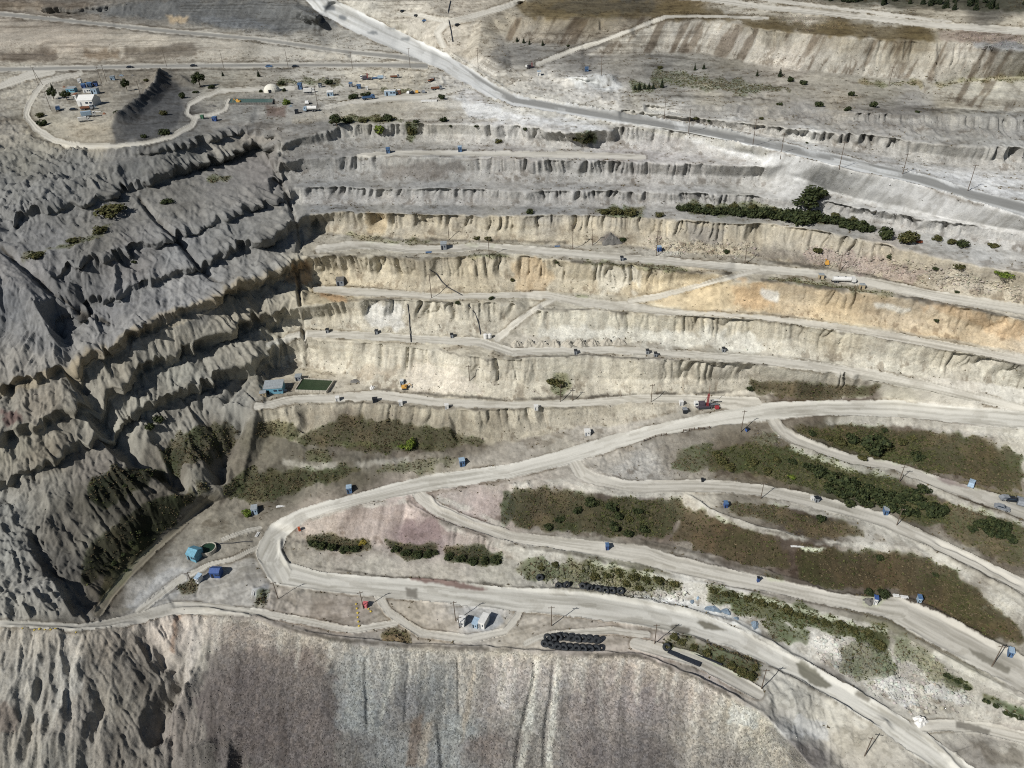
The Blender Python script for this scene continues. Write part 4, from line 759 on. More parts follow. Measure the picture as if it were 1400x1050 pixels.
# --- patches with a colour of their own
PATCH = [  # polygon, rgb, strength, warp
 ([(700, 2), (940, 4), (1050, 30), (1275, 40), (1275, 56), (1100, 46), (1000, 27), (905, 26), (850, 24), (780, 26), (715, 20)], (118, 100, 58), 0.75, 6),
 ([(760, 2), (900, 2), (900, 14), (800, 18), (745, 14)], (100, 92, 74), 0.6, 6),
 ([(1020, -30), (1400, -30), (1580, -30), (1580, 30), (1400, 16), (1300, 14), (1200, 6), (1080, -4)], (84, 82, 62), 0.8, 4),
 ([(1280, 38), (1400, 46), (1400, 58), (1330, 58), (1285, 52)], (150, 128, 112), 0.6, 4),
 ([(1330, 56), (1400, 60), (1400, 72), (1340, 68)], (140, 140, 140), 0.7, 3),
 ([(0, 68), (40, 68), (78, 68), (78, 84), (50, 86), (0, 85)], (112, 98, 82), 0.8, 4),
 ([(112, 66), (165, 67), (165, 80), (115, 78)], (138, 118, 92), 0.8, 4),
 ([(172, 66), (266, 60), (268, 76), (200, 82), (172, 82)], (122, 110, 94), 0.75, 4),
 ([(110, 12), (200, 2), (340, 2), (420, 8), (470, 36), (430, 40), (380, 42), (250, 27), (150, 22)], (112, 112, 110), 0.75, 5),
 ([(228, 22), (258, 22), (256, 30), (232, 31)], (196, 170, 128), 0.8, 3),
 ([(0, 0), (100, 2), (140, 8), (60, 12), (0, 12)], (128, 112, 92), 0.6, 4),
 ([(152, 172), (176, 158), (206, 135), (222, 102), (246, 118), (250, 150), (240, 172), (218, 188), (158, 195)], (98, 97, 96), 0.85, 3),  # mound face turned from the sun, its shade painted into the colour
 ([(262, 22), (340, 25), (400, 42), (300, 36)], (120, 122, 124), 0.6, 3),
 ([(365, 142), (392, 146), (392, 160), (362, 160)], (118, 96, 84), 0.8, 3),
 ([(520, 225), (610, 222), (640, 232), (600, 246), (520, 245)], (122, 112, 102), 0.6, 5),
 ([(620, 130), (690, 150), (790, 166), (840, 176), (800, 180), (700, 168), (640, 160)], (216, 213, 208), 0.8, 5),
 ([(900, 172), (1050, 208), (1100, 222), (1130, 232), (1060, 226), (1000, 212)], (220, 216, 210), 0.7, 5),
 ([(1050, 210), (1250, 258), (1400, 300), (1400, 312), (1300, 292), (1150, 248)], (214, 210, 205), 0.6, 6),
 ([(1190, 226), (1300, 233), (1400, 246), (1400, 274), (1300, 252), (1220, 236)], (214, 211, 206), 0.75, 4),
 ([(770, 105), (840, 106), (850, 118), (830, 128), (790, 120)], (208, 206, 200), 0.8, 4),
 ([(1005, 388), (1050, 388), (1060, 420), (1020, 424), (990, 414)], (204, 166, 112), 0.6, 8),
 ([(1040, 395), (1062, 398), (1062, 412), (1044, 408)], (226, 222, 212), 0.8, 4),
 ([(1195, 415), (1245, 422), (1245, 430), (1200, 424)], (228, 222, 208), 0.7, 3),
 ([(1250, 410), (1330, 426), (1400, 446), (1400, 468), (1300, 440)], (204, 166, 114), 0.45, 9),
 ([(880, 408), (1000, 392), (1005, 424), (930, 422)], (206, 182, 138), 0.8, 4),
 ([(400, 362), (420, 360), (426, 385), (405, 392), (392, 388)], (196, 154, 98), 0.7, 6),
 ([(437, 400), (475, 404), (474, 414), (440, 410)], (198, 152, 92), 0.7, 4),
 ([(700, 360), (730, 352), (755, 372), (750, 396), (705, 396)], (204, 172, 122), 0.5, 6),
 ([(500, 292), (530, 294), (530, 320), (500, 318)], (206, 180, 132), 0.6, 5),
 ([(500, 415), (545, 412), (550, 448), (500, 448)], (214, 208, 196), 0.75, 8),
 ([(810, 365), (870, 368), (880, 398), (815, 398)], (216, 206, 184), 0.7, 8),
 ([(740, 445), (1000, 455), (1050, 470), (1040, 480), (860, 468), (740, 462)], (216, 210, 194), 0.6, 8),
 ([(560, 500), (620, 505), (650, 525), (660, 540), (560, 536), (555, 515)], (214, 200, 178), 0.7, 6),
 ([(480, 500), (545, 500), (545, 515), (480, 515)], (186, 168, 140), 0.6, 8),
 ([(545, 712), (600, 715), (602, 742), (540, 744)], (142, 120, 116), 0.75, 8),
 ([(940, 304), (1000, 318), (985, 335), (940, 330)], (150, 144, 138), 0.5, 6),
 ([(815, 330), (835, 318), (852, 332)], (120, 110, 104), 0.85, 2),
 ([(1110, 340), (1190, 350), (1280, 372), (1240, 385), (1180, 372), (1100, 360)], (172, 150, 138), 0.6, 8),
 ([(1000, 335), (1100, 345), (1110, 362), (1040, 355)], (140, 130, 118), 0.6, 8),
 ([(485, 895), (500, 895), (520, 1005), (480, 1000), (468, 985)], (146, 144, 140), 0.5, 7),
 ([(570, 905), (620, 905), (625, 1050), (600, 1050), (575, 990)], (144, 141, 137), 0.45, 8),
 ([(676, 895), (702, 900), (700, 980), (684, 975)], (190, 176, 166), 0.8, 6),
 ([(535, 900), (548, 900), (526, 975), (518, 1000), (522, 960)], (176, 170, 160), 0.6, 3),
 ([(640, 930), (652, 900), (640, 985), (628, 1025)], (168, 150, 130), 0.6, 3),
 ([(730, 900), (738, 900), (730, 985), (714, 1060), (706, 1060), (722, 960)], (204, 195, 181), 0.55, 2),
 ([(762, 900), (769, 900), (761, 985), (752, 1060), (744, 1060), (754, 960)], (204, 195, 181), 0.55, 2),
 ([(565, 985), (580, 970), (570, 1050), (555, 1050)], (124, 104, 90), 0.7, 4),
 ([(580, 990), (592, 985), (582, 1050), (568, 1050)], (164, 148, 132), 0.7, 3),
 ([(254, 840), (285, 842), (275, 890), (262, 930), (250, 960), (256, 900)], (190, 178, 164), 0.6, 5),
 ([(240, 840), (247, 842), (240, 895), (234, 890)], (160, 124, 92), 0.6, 3),
 ([(290, 880), (420, 890), (460, 930), (460, 1050), (300, 1050), (270, 960)], (112, 99, 95), 0.6, 10),
 ([(1090, 980), (1130, 985), (1140, 1010), (1080, 1005)], (196, 194, 190), 0.6, 5),
 ([(1000, 960), (1040, 975), (1030, 1000), (990, 985)], (186, 184, 178), 0.6, 6),
 ([(1045, 990), (1140, 1040), (1110, 1050), (1050, 1005)], (132, 124, 118), 0.7, 6),
 ([(1320, 1012), (1400, 1030), (1400, 1048), (1350, 1040)], (126, 116, 100), 0.7, 5),
 ([(0, 958), (22, 960), (25, 1000), (10, 1008), (0, 1000)], (124, 108, 96), 0.6, 6),
 ([(150, 870), (170, 868), (180, 920), (160, 935), (145, 900)], (132, 124, 112), 0.5, 7),
 ([(0, 860), (100, 862), (95, 930), (60, 1000), (0, 960)], (160, 154, 142), 0.6, 12),
 ([(95, 870), (112, 870), (112, 940), (85, 980), (70, 1000)], (172, 166, 154), 0.6, 6),
 ([(0, 555), (25, 558), (30, 575), (0, 582)], (120, 84, 78), 0.7, 6),
 ([(170, 832), (345, 762), (362, 790), (350, 838), (240, 830)], (182, 176, 166), 0.6, 6),
 ([(170, 830), (230, 775), (270, 775), (240, 815), (200, 832)], (186, 184, 180), 0.6, 6),
 ([(640, 842), (684, 838), (690, 850), (670, 864), (640, 858)], (178, 178, 178), 0.85, 2),
 ([(360, 800), (420, 812), (500, 822), (490, 870), (420, 860), (370, 845)], (176, 162, 146), 0.5, 6),
 ([(345, 805), (366, 798), (370, 815), (350, 825)], (176, 176, 176), 0.7, 3),
 # pale bare ground between the lower roads
 ([(905, 775), (960, 790), (958, 812), (938, 816), (930, 790)], (206, 200, 188), 0.8, 4),
 ([(860, 815), (940, 822), (1040, 860), (1040, 875), (960, 845), (880, 826)], (210, 207, 200), 0.85, 3),
 ([(1110, 860), (1155, 880), (1150, 900), (1115, 890)], (200, 194, 182), 0.8, 6),
 ([(1205, 915), (1240, 930), (1260, 965), (1225, 960), (1200, 940)], (200, 196, 186), 0.8, 6),
 ([(1262, 935), (1310, 945), (1330, 962), (1280, 960)], (200, 196, 188), 0.7, 5),
 ([(1220, 900), (1260, 910), (1262, 935), (1225, 925)], (146, 138, 126), 0.6, 6),
 # damp and oily patches on the roads
]
for i, (poly, rgb, k, wp) in enumerate(PATCH):
    mixc(pmask(poly, wp, 2, 14, 700 + i), lin(rgb), k)

# --- scrub and grass: the soil under it
VEG = [ # polygon, rgb, strength, warp
 ([(415, 592), (470, 568), (530, 575), (600, 585), (660, 600), (672, 606), (560, 618), (440, 612), (400, 606)], (86, 74, 58), 0.85, 6),
 ([(352, 575), (400, 575), (412, 588), (400, 600), (350, 595)], (92, 84, 60), 0.8, 5),
 ([(455, 602), (520, 604), (640, 612), (590, 616), (470, 612)], (92, 92, 52), 0.6, 3),
 ([(420, 615), (460, 618), (455, 632), (415, 630)], (104, 92, 68), 0.7, 5),
 ([(300, 660), (345, 642), (420, 640), (500, 640), (470, 655), (390, 675), (345, 690), (310, 680)], (84, 78, 58), 0.9, 6),
 ([(500, 636), (600, 628), (640, 622), (590, 645), (540, 650)], (104, 96, 76), 0.6, 6),
 ([(125, 655), (190, 625), (222, 640), (205, 665), (150, 700), (120, 690)], (58, 54, 45), 0.92, 6),  # upper trench slope: scrub brown, darkened further with painted shade
 ([(120, 745), (200, 688), (262, 665), (262, 690), (215, 738), (150, 790), (110, 800)], (60, 55, 45), 0.92, 6),  # lower trench slope: shade mixed into the scrub colour as well
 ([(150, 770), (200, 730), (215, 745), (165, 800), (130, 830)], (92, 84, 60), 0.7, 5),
 ([(240, 595), (320, 575), (325, 598), (285, 625), (250, 635), (215, 625)], (88, 78, 64), 0.8, 8),
 ([(215, 620), (250, 610), (256, 630), (238, 638)], (78, 72, 58), 0.8, 4),
 ([(265, 655), (285, 658), (285, 672), (268, 680)], (96, 84, 66), 0.8, 3),
 ([(418, 735), (455, 730), (505, 738), (508, 752), (470, 756), (425, 748)], (74, 70, 54), 0.95, 3),
 ([(522, 735), (545, 742), (598, 744), (598, 760), (560, 766), (535, 752)], (70, 66, 50), 0.95, 3),
 ([(607, 746), (655, 744), (686, 758), (685, 772), (650, 775), (608, 768)], (72, 68, 52), 0.95, 3),
 ([(700, 668), (760, 668), (830, 680), (895, 682), (930, 680), (940, 705), (912, 735), (870, 735), (780, 728), (712, 720), (690, 700)], (86, 76, 58), 0.92, 5),
 ([(712, 672), (755, 670), (750, 700), (725, 720), (710, 715)], (92, 78, 66), 0.7, 6),
 ([(690, 668), (702, 668), (708, 700), (690, 722), (682, 710)], (74, 72, 60), 0.8, 4),
 ([(940, 690), (1000, 715), (1070, 740), (1080, 778), (1020, 775), (950, 752), (915, 738)], (92, 74, 58), 0.92, 5),
 ([(1000, 684), (1060, 690), (1110, 705), (1160, 712), (1185, 735), (1120, 735), (1050, 715), (1000, 700)], (104, 88, 70), 0.85, 5),
 ([(1090, 745), (1150, 752), (1230, 752), (1290, 772), (1340, 812), (1400, 860), (1400, 880), (1360, 876), (1290, 838), (1225, 808), (1130, 805), (1090, 790)], (88, 72, 54), 0.93, 5),
 ([(1280, 785), (1340, 820), (1390, 870), (1340, 862), (1290, 830)], (96, 82, 52), 0.5, 8),
 ([(930, 610), (970, 608), (975, 635), (950, 648), (915, 645)], (104, 94, 78), 0.8, 5),
 ([(965, 615), (1030, 605), (1085, 612), (1160, 640), (1220, 652), (1270, 680), (1300, 712), (1270, 722), (1200, 692), (1100, 668), (1040, 650), (970, 645)], (88, 82, 58), 0.92, 5),
 ([(1270, 680), (1330, 695), (1400, 720), (1400, 780), (1340, 752), (1300, 735)], (110, 96, 76), 0.85, 6),
 ([(1085, 582), (1170, 580), (1240, 590), (1330, 595), (1400, 620), (1400, 676), (1330, 660), (1270, 645), (1220, 630), (1150, 614), (1100, 598)], (90, 78, 58), 0.93, 6),
 ([(1130, 595), (1220, 615), (1270, 640), (1220, 632), (1150, 614)], (92, 92, 54), 0.6, 5),
 ([(1270, 646), (1330, 660), (1400, 676), (1400, 684), (1330, 668)], (124, 108, 64), 0.5, 3),
 ([(1020, 520), (1100, 522), (1160, 528), (1205, 526), (1200, 544), (1100, 546), (1030, 542)], (96, 80, 64), 0.9, 5),
 ([(755, 512), (775, 510), (780, 530), (765, 545), (752, 530)], (110, 108, 78), 0.7, 5),
 ([(800, 768), (840, 772), (935, 790), (938, 808), (880, 810), (820, 800), (740, 795), (700, 780), (720, 760)], (104, 98, 72), 0.75, 9),
 ([(968, 800), (1010, 808), (1080, 822), (1130, 838), (1200, 862), (1210, 888), (1150, 870), (1060, 848), (1000, 835), (970, 825)], (84, 82, 54), 0.85, 6),
 ([(1040, 845), (1105, 858), (1110, 885), (1060, 880)], (108, 100, 88), 0.8, 7),
 ([(1150, 880), (1215, 885), (1230, 920), (1190, 935), (1150, 915)], (112, 104, 92), 0.8, 8),
 ([(1190, 850), (1215, 855), (1215, 895), (1190, 885)], (82, 80, 50), 0.8, 3),
 ([(1215, 860), (1275, 895), (1300, 925), (1330, 945), (1290, 940), (1230, 905)], (104, 100, 78), 0.6, 8),
 ([(1290, 915), (1330, 935), (1335, 950), (1290, 930)], (80, 82, 50), 0.8, 4),
 ([(1340, 945), (1400, 975), (1400, 985), (1345, 960)], (76, 80, 50), 0.85, 3),
 ([(905, 868), (945, 872), (1000, 890), (1045, 905), (1040, 930), (1000, 920), (945, 892), (910, 890)], (104, 98, 80), 0.75, 6),
 ([(980, 900), (1035, 910), (1035, 932), (1005, 925)], (84, 82, 56), 0.8, 6),
 ([(515, 868), (540, 858), (560, 862), (562, 882), (530, 880)], (112, 96, 68), 0.9, 3),
 ([(244, 798), (265, 788), (275, 795), (268, 812), (245, 814)], (106, 94, 78), 0.9, 3),
 ([(350, 806), (368, 802), (362, 830), (348, 832)], (104, 92, 78), 0.8, 3),
 ([(1020, 596), (1060, 590), (1068, 605), (1040, 608)], (110, 102, 86), 0.8, 4),
 ([(1040, 780), (1075, 790), (1075, 800), (1045, 795)], (128, 116, 96), 0.6, 4),
 ([(1174, 812), (1195, 808), (1215, 818), (1200, 830), (1180, 828)], (92, 84, 62), 0.8, 4),
 ([(105, 335), (150, 315), (180, 285), (185, 278), (170, 296), (125, 322), (60, 340), (20, 360), (30, 352)], (94, 90, 56), 0.85, 4),
 ([(25, 345), (60, 338), (50, 352), (25, 356)], (92, 86, 58), 0.7, 4),
 ([(280, 243), (320, 238), (310, 250), (286, 250)], (96, 92, 66), 0.8, 3),
 ([(815, 282), (880, 284), (878, 296), (830, 296), (808, 290)], (110, 104, 78), 0.8, 5),
 ([(925, 276), (1050, 280), (1150, 298), (1200, 312), (1150, 308), (1050, 296), (940, 292)], (96, 94, 66), 0.8, 4),
 ([(460, 158), (530, 158), (560, 164), (480, 170), (455, 168)], (112, 110, 78), 0.8, 4),
 ([(522, 120), (560, 122), (565, 126), (520, 126)], (120, 120, 62), 0.8, 2),
 ([(785, 180), (820, 182), (815, 196), (790, 196)], (112, 110, 84), 0.8, 4),
 ([(555, 168), (572, 168), (566, 194), (556, 192)], (108, 104, 76), 0.8, 3),
 ([(640, 348), (700, 345), (690, 352), (640, 354)], (130, 124, 92), 0.7, 3),
 ([(470, 318), (560, 328), (620, 331), (700, 332), (690, 336), (560, 334), (480, 328)], (148, 132, 106), 0.6, 4),
 ([(785, 355), (940, 365), (960, 372), (840, 368), (790, 360)], (138, 124, 96), 0.6, 4),
 ([(1050, 376), (1120, 384), (1180, 396), (1260, 408), (1180, 404), (1100, 392), (1050, 386)], (134, 120, 96), 0.7, 4),
 ([(780, 404), (830, 404), (800, 408), (770, 406)], (130, 120, 88), 0.6, 3),
 ([(890, 94), (1040, 112), (1100, 125), (1000, 128), (890, 118)], (134, 128, 116), 0.6, 6),
 ([(860, 112), (895, 115), (895, 125), (865, 126)], (96, 98, 74), 0.7, 4),
 ([(1330, 104), (1400, 104), (1400, 110), (1260, 118)], (128, 112, 76), 0.6, 4),
 ([(1170, 112), (1260, 112), (1260, 118), (1180, 120)], (128, 110, 74), 0.6, 5),
 ([(370, 108), (460, 106), (470, 116), (380, 118)], (132, 124, 106), 0.7, 5),
]
vfray = 0.55 * fbm(WX / 5.5, WY / 5.5, 799, 4, 0.65) + 0.06
veg = np.zeros((NV, NU), np.float32)
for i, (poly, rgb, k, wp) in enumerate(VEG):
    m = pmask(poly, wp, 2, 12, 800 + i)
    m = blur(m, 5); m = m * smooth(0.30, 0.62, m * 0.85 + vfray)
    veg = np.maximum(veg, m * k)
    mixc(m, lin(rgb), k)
vn = fbm(WX / 9, WY / 9, 861, 4, 0.65)
tint(veg * np.clip(vn * 1.6, 0, 1), (0.76, 0.96, 0.66)); tint(veg * np.clip(-vn * 1.8, 0, 1), (1.55, 1.38, 1.25))

# --- erosion marks on the big far spoil slope: brown runnels between pale fans
sp = np.zeros((NV, NU), np.float32)
for (name, poly, colr, amp, A, B) in FACES:
    if name == 'spoil_slope': sp = np.maximum(sp, pmask(poly, 2, 2))
rn = fbm((GU + GV * 0.55) / 11, GV / 60, 871, 4, 0.6)
tint(sp * smooth(0.02, 0.3, rn), (0.62, 0.56, 0.50)); tint(sp * smooth(0.0, 0.3, -rn), (1.12, 1.12, 1.12))

# --- thin beds and old tracks that follow the contours of the far ground
cont = fbm(WX / 90, WZ / 0.7 + 0.6 * fbm(WX / 30, WY / 30, 876, 2), 877, 3, 0.65)
farg = smooth(215, 150, GV) * (1 - roadm) * (1 - 0.7 * leftw)
fpat = smooth(-0.1, 0.3, fbm(WX / 40, WY / 40, 879, 3))
tint(farg * fpat * smooth(0.08, 0.35, cont), (0.72, 0.70, 0.67)); tint(farg * fpat * smooth(0.05, 0.35, -cont), (1.10, 1.10, 1.09))
blot = smooth(0.10, 0.38, fbm(WX / 22 + 9, WY / 22, 881, 4, 0.62))
tint(farg * blot, (0.84, 0.84, 0.84))
# --- scree: long faint tongues of paler and darker stone
tg = fbm(GU / 16 + 0.03 * GV / 16, GV / 130, 881, 4, 0.6)
tint(scree * smooth(0.0, 0.4, tg), (0.84, 0.83, 0.82)); tint(scree * smooth(0.0, 0.4, -tg), (1.16, 1.15, 1.13))
crestband = scree * (1 - smooth(8, 60, GV - np.interp(GU, [p[0] for p in CLIFFS[[c[0] for c in CLIFFS].index('scree_slope')][1]], [p[1] for p in CLIFFS[[c[0] for c in CLIFFS].index('scree_slope')][1]]) + 18 * tg))
tint(crestband, (1.16, 1.12, 1.08))

# --- general mottling, and darker fine debris on the bench floors
mot = fbm(WX / 14, WY / 14, 891, 4, 0.6)
tint(np.clip(mot, 0, 1) * (1 - roadm) * (1 - 0.6 * scree), (0.78, 0.77, 0.75)); tint(np.clip(-mot, 0, 1) * (1 - roadm) * (1 - 0.6 * scree), (1.18, 1.17, 1.15))
deb = smooth(0.10, 0.42, fbm(WX / 7, WY / 4, 895, 4, 0.65)) * flat * (1 - roadm) * (1 - leftw) * (GV < 760)
tint(deb * 0.75, (0.66, 0.62, 0.57))
scuff = flatm_ = pmask([(150, 850), (240, 785), (350, 750), (420, 800), (700, 830), (900, 850), (1000, 900), (1040, 960), (950, 915), (880, 892), (700, 885), (560, 876), (420, 862), (340, 836)], 3, 4)
arc = fbm((WX * 0.8 + WY * 0.3) / 30 + 0.8 * fbm(WX / 25, WY / 25, 911, 2), (WY - 0.3 * WX) / 2.2 + 3 * fbm(WX / 22, WY / 22, 913, 2), 915, 3, 0.6)
tint(scuff * (1 - roadm) * smooth(0.05, 0.35, arc), (0.84, 0.83, 0.81)); tint(scuff * (1 - roadm) * smooth(0.05, 0.35, -arc), (1.06, 1.06, 1.06))
tint(scuff * (1 - roadm) * smooth(0.2, 0.4, fbm(WX / 12, WY / 12, 917, 4, 0.6)), (0.78, 0.76, 0.73))
# dark line of weedy debris along the edges of the roads
edge = np.clip(blur(roadm, 5) - roadm, 0, 0.4) * 3.0 * (1 - roadm) * smooth(-0.15, 0.25, fbm(WX / 11, WY / 11, 897, 3, 0.6))
tint(edge, (0.52, 0.47, 0.40))

for i, (x, wd, ln) in enumerate(((268, 12, 70), (300, 8, 50), (385, 9, 40), (410, 7, 60), (455, 9, 45), (540, 7, 90), (585, 5, 80), (612, 6, 110), (634, 4, 140), (655, 7, 60), (690, 12, 85), (705, 6, 120), (786, 6, 60), (800, 10, 70), (826, 5, 110), (850, 9, 50), (876, 12, 70), (905, 10, 55), (925, 9, 45), (955, 14, 80), (985, 16, 60), (1010, 14, 70))):
    y0 = float(np.interp(x, [235, 350, 425, 565, 715, 875, 950, 1050], [838, 850, 873, 888, 897, 900, 931, 984]))
    mixc(pmask([(x - wd / 2, y0), (x + wd / 2, y0 + 1), (x + wd * 0.3 - 4, y0 + ln * 0.6), (x - 5, y0 + ln), (x - wd * 0.5 - 3, y0 + ln * 0.55)], 3.5, 3, 10, 990 + i), lin((196, 184, 170)), 0.5)
# --- pale cut banks and dark lines, weeds and painted shade, by roads and gullies
def stroke(pts, hw, rgb, k, wp=1.6, brk=0.0, seed=0):
    A = np.array(pts, float); A = resample(A, max(int(length(A) / 8), 3))
    d = np.gradient(A, axis=0); n = np.stack([-d[:, 1], d[:, 0]], 1); n /= np.maximum(np.linalg.norm(n, axis=1, keepdims=True), 1e-6)
    h = hw * (0.7 + 0.6 * vnoise(np.arange(len(A)) / 3.0, np.full(len(A), seed * 1.3), 931))[:, None]
    m_ = pmask(np.vstack([A + n * h, (A - n * h)[::-1]]), wp, 1, 9, 930 + seed)
    if brk > 0: m_ = m_ * smooth(-brk, brk * 0.6, fbm(WX / 8, WY / 8, 935 + seed, 3, 0.6) + 0.15)
    mixc(m_ * (1 - 0.8 * roadm), lin(rgb), k)
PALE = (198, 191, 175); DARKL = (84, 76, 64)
for i, (pts, hw) in enumerate([([(940, 678), (985, 708), (1032, 724), (1090, 737), (1150, 744), (1230, 748), (1280, 762), (1340, 798), (1400, 838)], 4), ([(1080, 610), (1160, 640), (1225, 650), (1270, 670), (1315, 690), (1400, 717)], 4), ([(700, 662), (770, 660), (840, 675), (937, 677)], 5),
        ([(1125, 575), (1225, 578), (1300, 586), (1400, 596)], 5), ([(700, 749), (775, 761), (830, 772), (900, 790), (960, 803), (1050, 822), (1157, 848), (1212, 864)], 4), ([(880, 826), (940, 840), (1000, 855), (1050, 883), (1125, 925), (1175, 952), (1240, 990)], 4.5),
        ([(600, 714), (650, 735), (700, 748)], 5), ([(400, 718), (440, 703), (490, 692), (555, 684)], 4), ([(595, 680), (650, 700), (690, 722)], 4), ([(1045, 918), (1120, 958), (1185, 995)], 5), ([(385, 630), (425, 638), (500, 634), (560, 628)], 4), ([(1275, 893), (1320, 918), (1400, 960)], 4),
        ([(1050, 684), (1150, 706), (1210, 722), (1275, 756)], 4), ([(640, 118), (700, 150), (800, 165), (900, 178), (1050, 210)], 5), ([(600, 72), (660, 102), (700, 126), (800, 146), (900, 162)], 5)]): stroke(pts, hw, PALE, 0.38 if i == 10 else 0.62, 2.0, 0.5, i)
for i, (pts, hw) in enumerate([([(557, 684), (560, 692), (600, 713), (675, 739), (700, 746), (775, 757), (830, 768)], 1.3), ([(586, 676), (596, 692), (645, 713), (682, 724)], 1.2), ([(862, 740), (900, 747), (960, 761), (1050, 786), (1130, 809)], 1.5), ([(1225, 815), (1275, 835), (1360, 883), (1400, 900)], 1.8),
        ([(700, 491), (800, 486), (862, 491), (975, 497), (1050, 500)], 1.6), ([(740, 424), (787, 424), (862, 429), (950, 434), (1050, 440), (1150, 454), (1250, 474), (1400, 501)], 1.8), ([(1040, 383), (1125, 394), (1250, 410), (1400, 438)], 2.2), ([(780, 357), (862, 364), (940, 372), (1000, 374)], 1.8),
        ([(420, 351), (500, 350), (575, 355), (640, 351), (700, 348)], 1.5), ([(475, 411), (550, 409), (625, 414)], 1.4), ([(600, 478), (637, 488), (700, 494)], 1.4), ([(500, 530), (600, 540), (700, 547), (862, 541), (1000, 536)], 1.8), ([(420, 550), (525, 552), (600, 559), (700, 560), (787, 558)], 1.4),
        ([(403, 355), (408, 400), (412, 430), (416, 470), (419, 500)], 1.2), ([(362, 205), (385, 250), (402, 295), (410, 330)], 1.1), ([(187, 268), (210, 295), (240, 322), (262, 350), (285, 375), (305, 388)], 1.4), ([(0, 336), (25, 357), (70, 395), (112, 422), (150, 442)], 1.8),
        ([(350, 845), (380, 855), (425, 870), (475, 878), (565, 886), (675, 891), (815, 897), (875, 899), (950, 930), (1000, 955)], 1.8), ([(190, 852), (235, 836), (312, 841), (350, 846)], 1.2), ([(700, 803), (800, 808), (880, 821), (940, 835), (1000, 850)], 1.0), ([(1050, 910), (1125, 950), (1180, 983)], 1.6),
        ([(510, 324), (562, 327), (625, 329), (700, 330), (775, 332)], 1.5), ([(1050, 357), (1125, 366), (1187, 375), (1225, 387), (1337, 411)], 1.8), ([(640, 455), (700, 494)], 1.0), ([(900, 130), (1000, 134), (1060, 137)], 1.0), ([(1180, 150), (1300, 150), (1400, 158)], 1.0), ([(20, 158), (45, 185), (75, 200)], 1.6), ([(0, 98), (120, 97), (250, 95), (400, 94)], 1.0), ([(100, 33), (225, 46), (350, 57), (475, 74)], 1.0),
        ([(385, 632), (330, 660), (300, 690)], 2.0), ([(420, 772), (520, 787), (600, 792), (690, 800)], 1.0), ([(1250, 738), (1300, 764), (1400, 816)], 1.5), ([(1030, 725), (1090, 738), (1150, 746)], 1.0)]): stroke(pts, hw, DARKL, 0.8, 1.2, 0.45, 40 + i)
# --- fine grit: small crisp pale and dark spots everywhere on bare ground
g1 = fbm(WX / 2.4, WY / 2.4 + WZ / 3, 941, 3, 0.7); g2 = fbm(WX / 5.5, WY / 5.5 + WZ / 5, 945, 4, 0.7)
bare = 0.55 * (1 - roadm) * (1 - 0.7 * veg) * (1 - 0.7 * scree) * (1 - 0.6 * cl) * (1 - 0.4 * leftw)
tint(bare * smooth(0.16, 0.34, g1), (0.70, 0.69, 0.66)); tint(bare * smooth(0.18, 0.36, -g1), (1.22, 1.22, 1.21))
tint(bare * smooth(0.14, 0.34, g2), (0.80, 0.79, 0.77)); tint(bare * smooth(0.14, 0.34, -g2), (1.15, 1.15, 1.14))
# --- roads: packed pale dust with wheel tracks
RC = {'haul_road': lin((212, 205, 190)), 'dirt_road': lin((206, 197, 180)), 'valley_track': lin((158, 146, 122))}
rc = np.zeros((NV, NU, 3))
for k, (rname, pts) in enumerate(ROADS): rc[roadid == k] = RC[rname]
far_haul = (roadid == 1)
rc[far_haul] = lin((214, 211, 204))
m = roadm * np.where(roadid >= 0, 1, 0)
Cc = Cc * (1 - 0.85 * m[..., None]) + rc * 0.85 * m[..., None]
trk = fbm(roadt * 3.2 + 0.3 * fbm(roads_ / 40, roadt, 900, 2), roads_ / 120 + roadid * 3.7, 901, 3, 0.6)
tint(m * np.clip(trk * 1.8, 0, 1), (0.74, 0.73, 0.70)); tint(m * np.clip(-trk * 1.2, 0, 1), (1.10, 1.10, 1.10))
tint(m * smooth(0.12, 0.4, fbm(roads_ / 34 + roadid * 5.1, roadt * 1.3, 903, 3, 0.6)), (0.86, 0.85, 0.83))
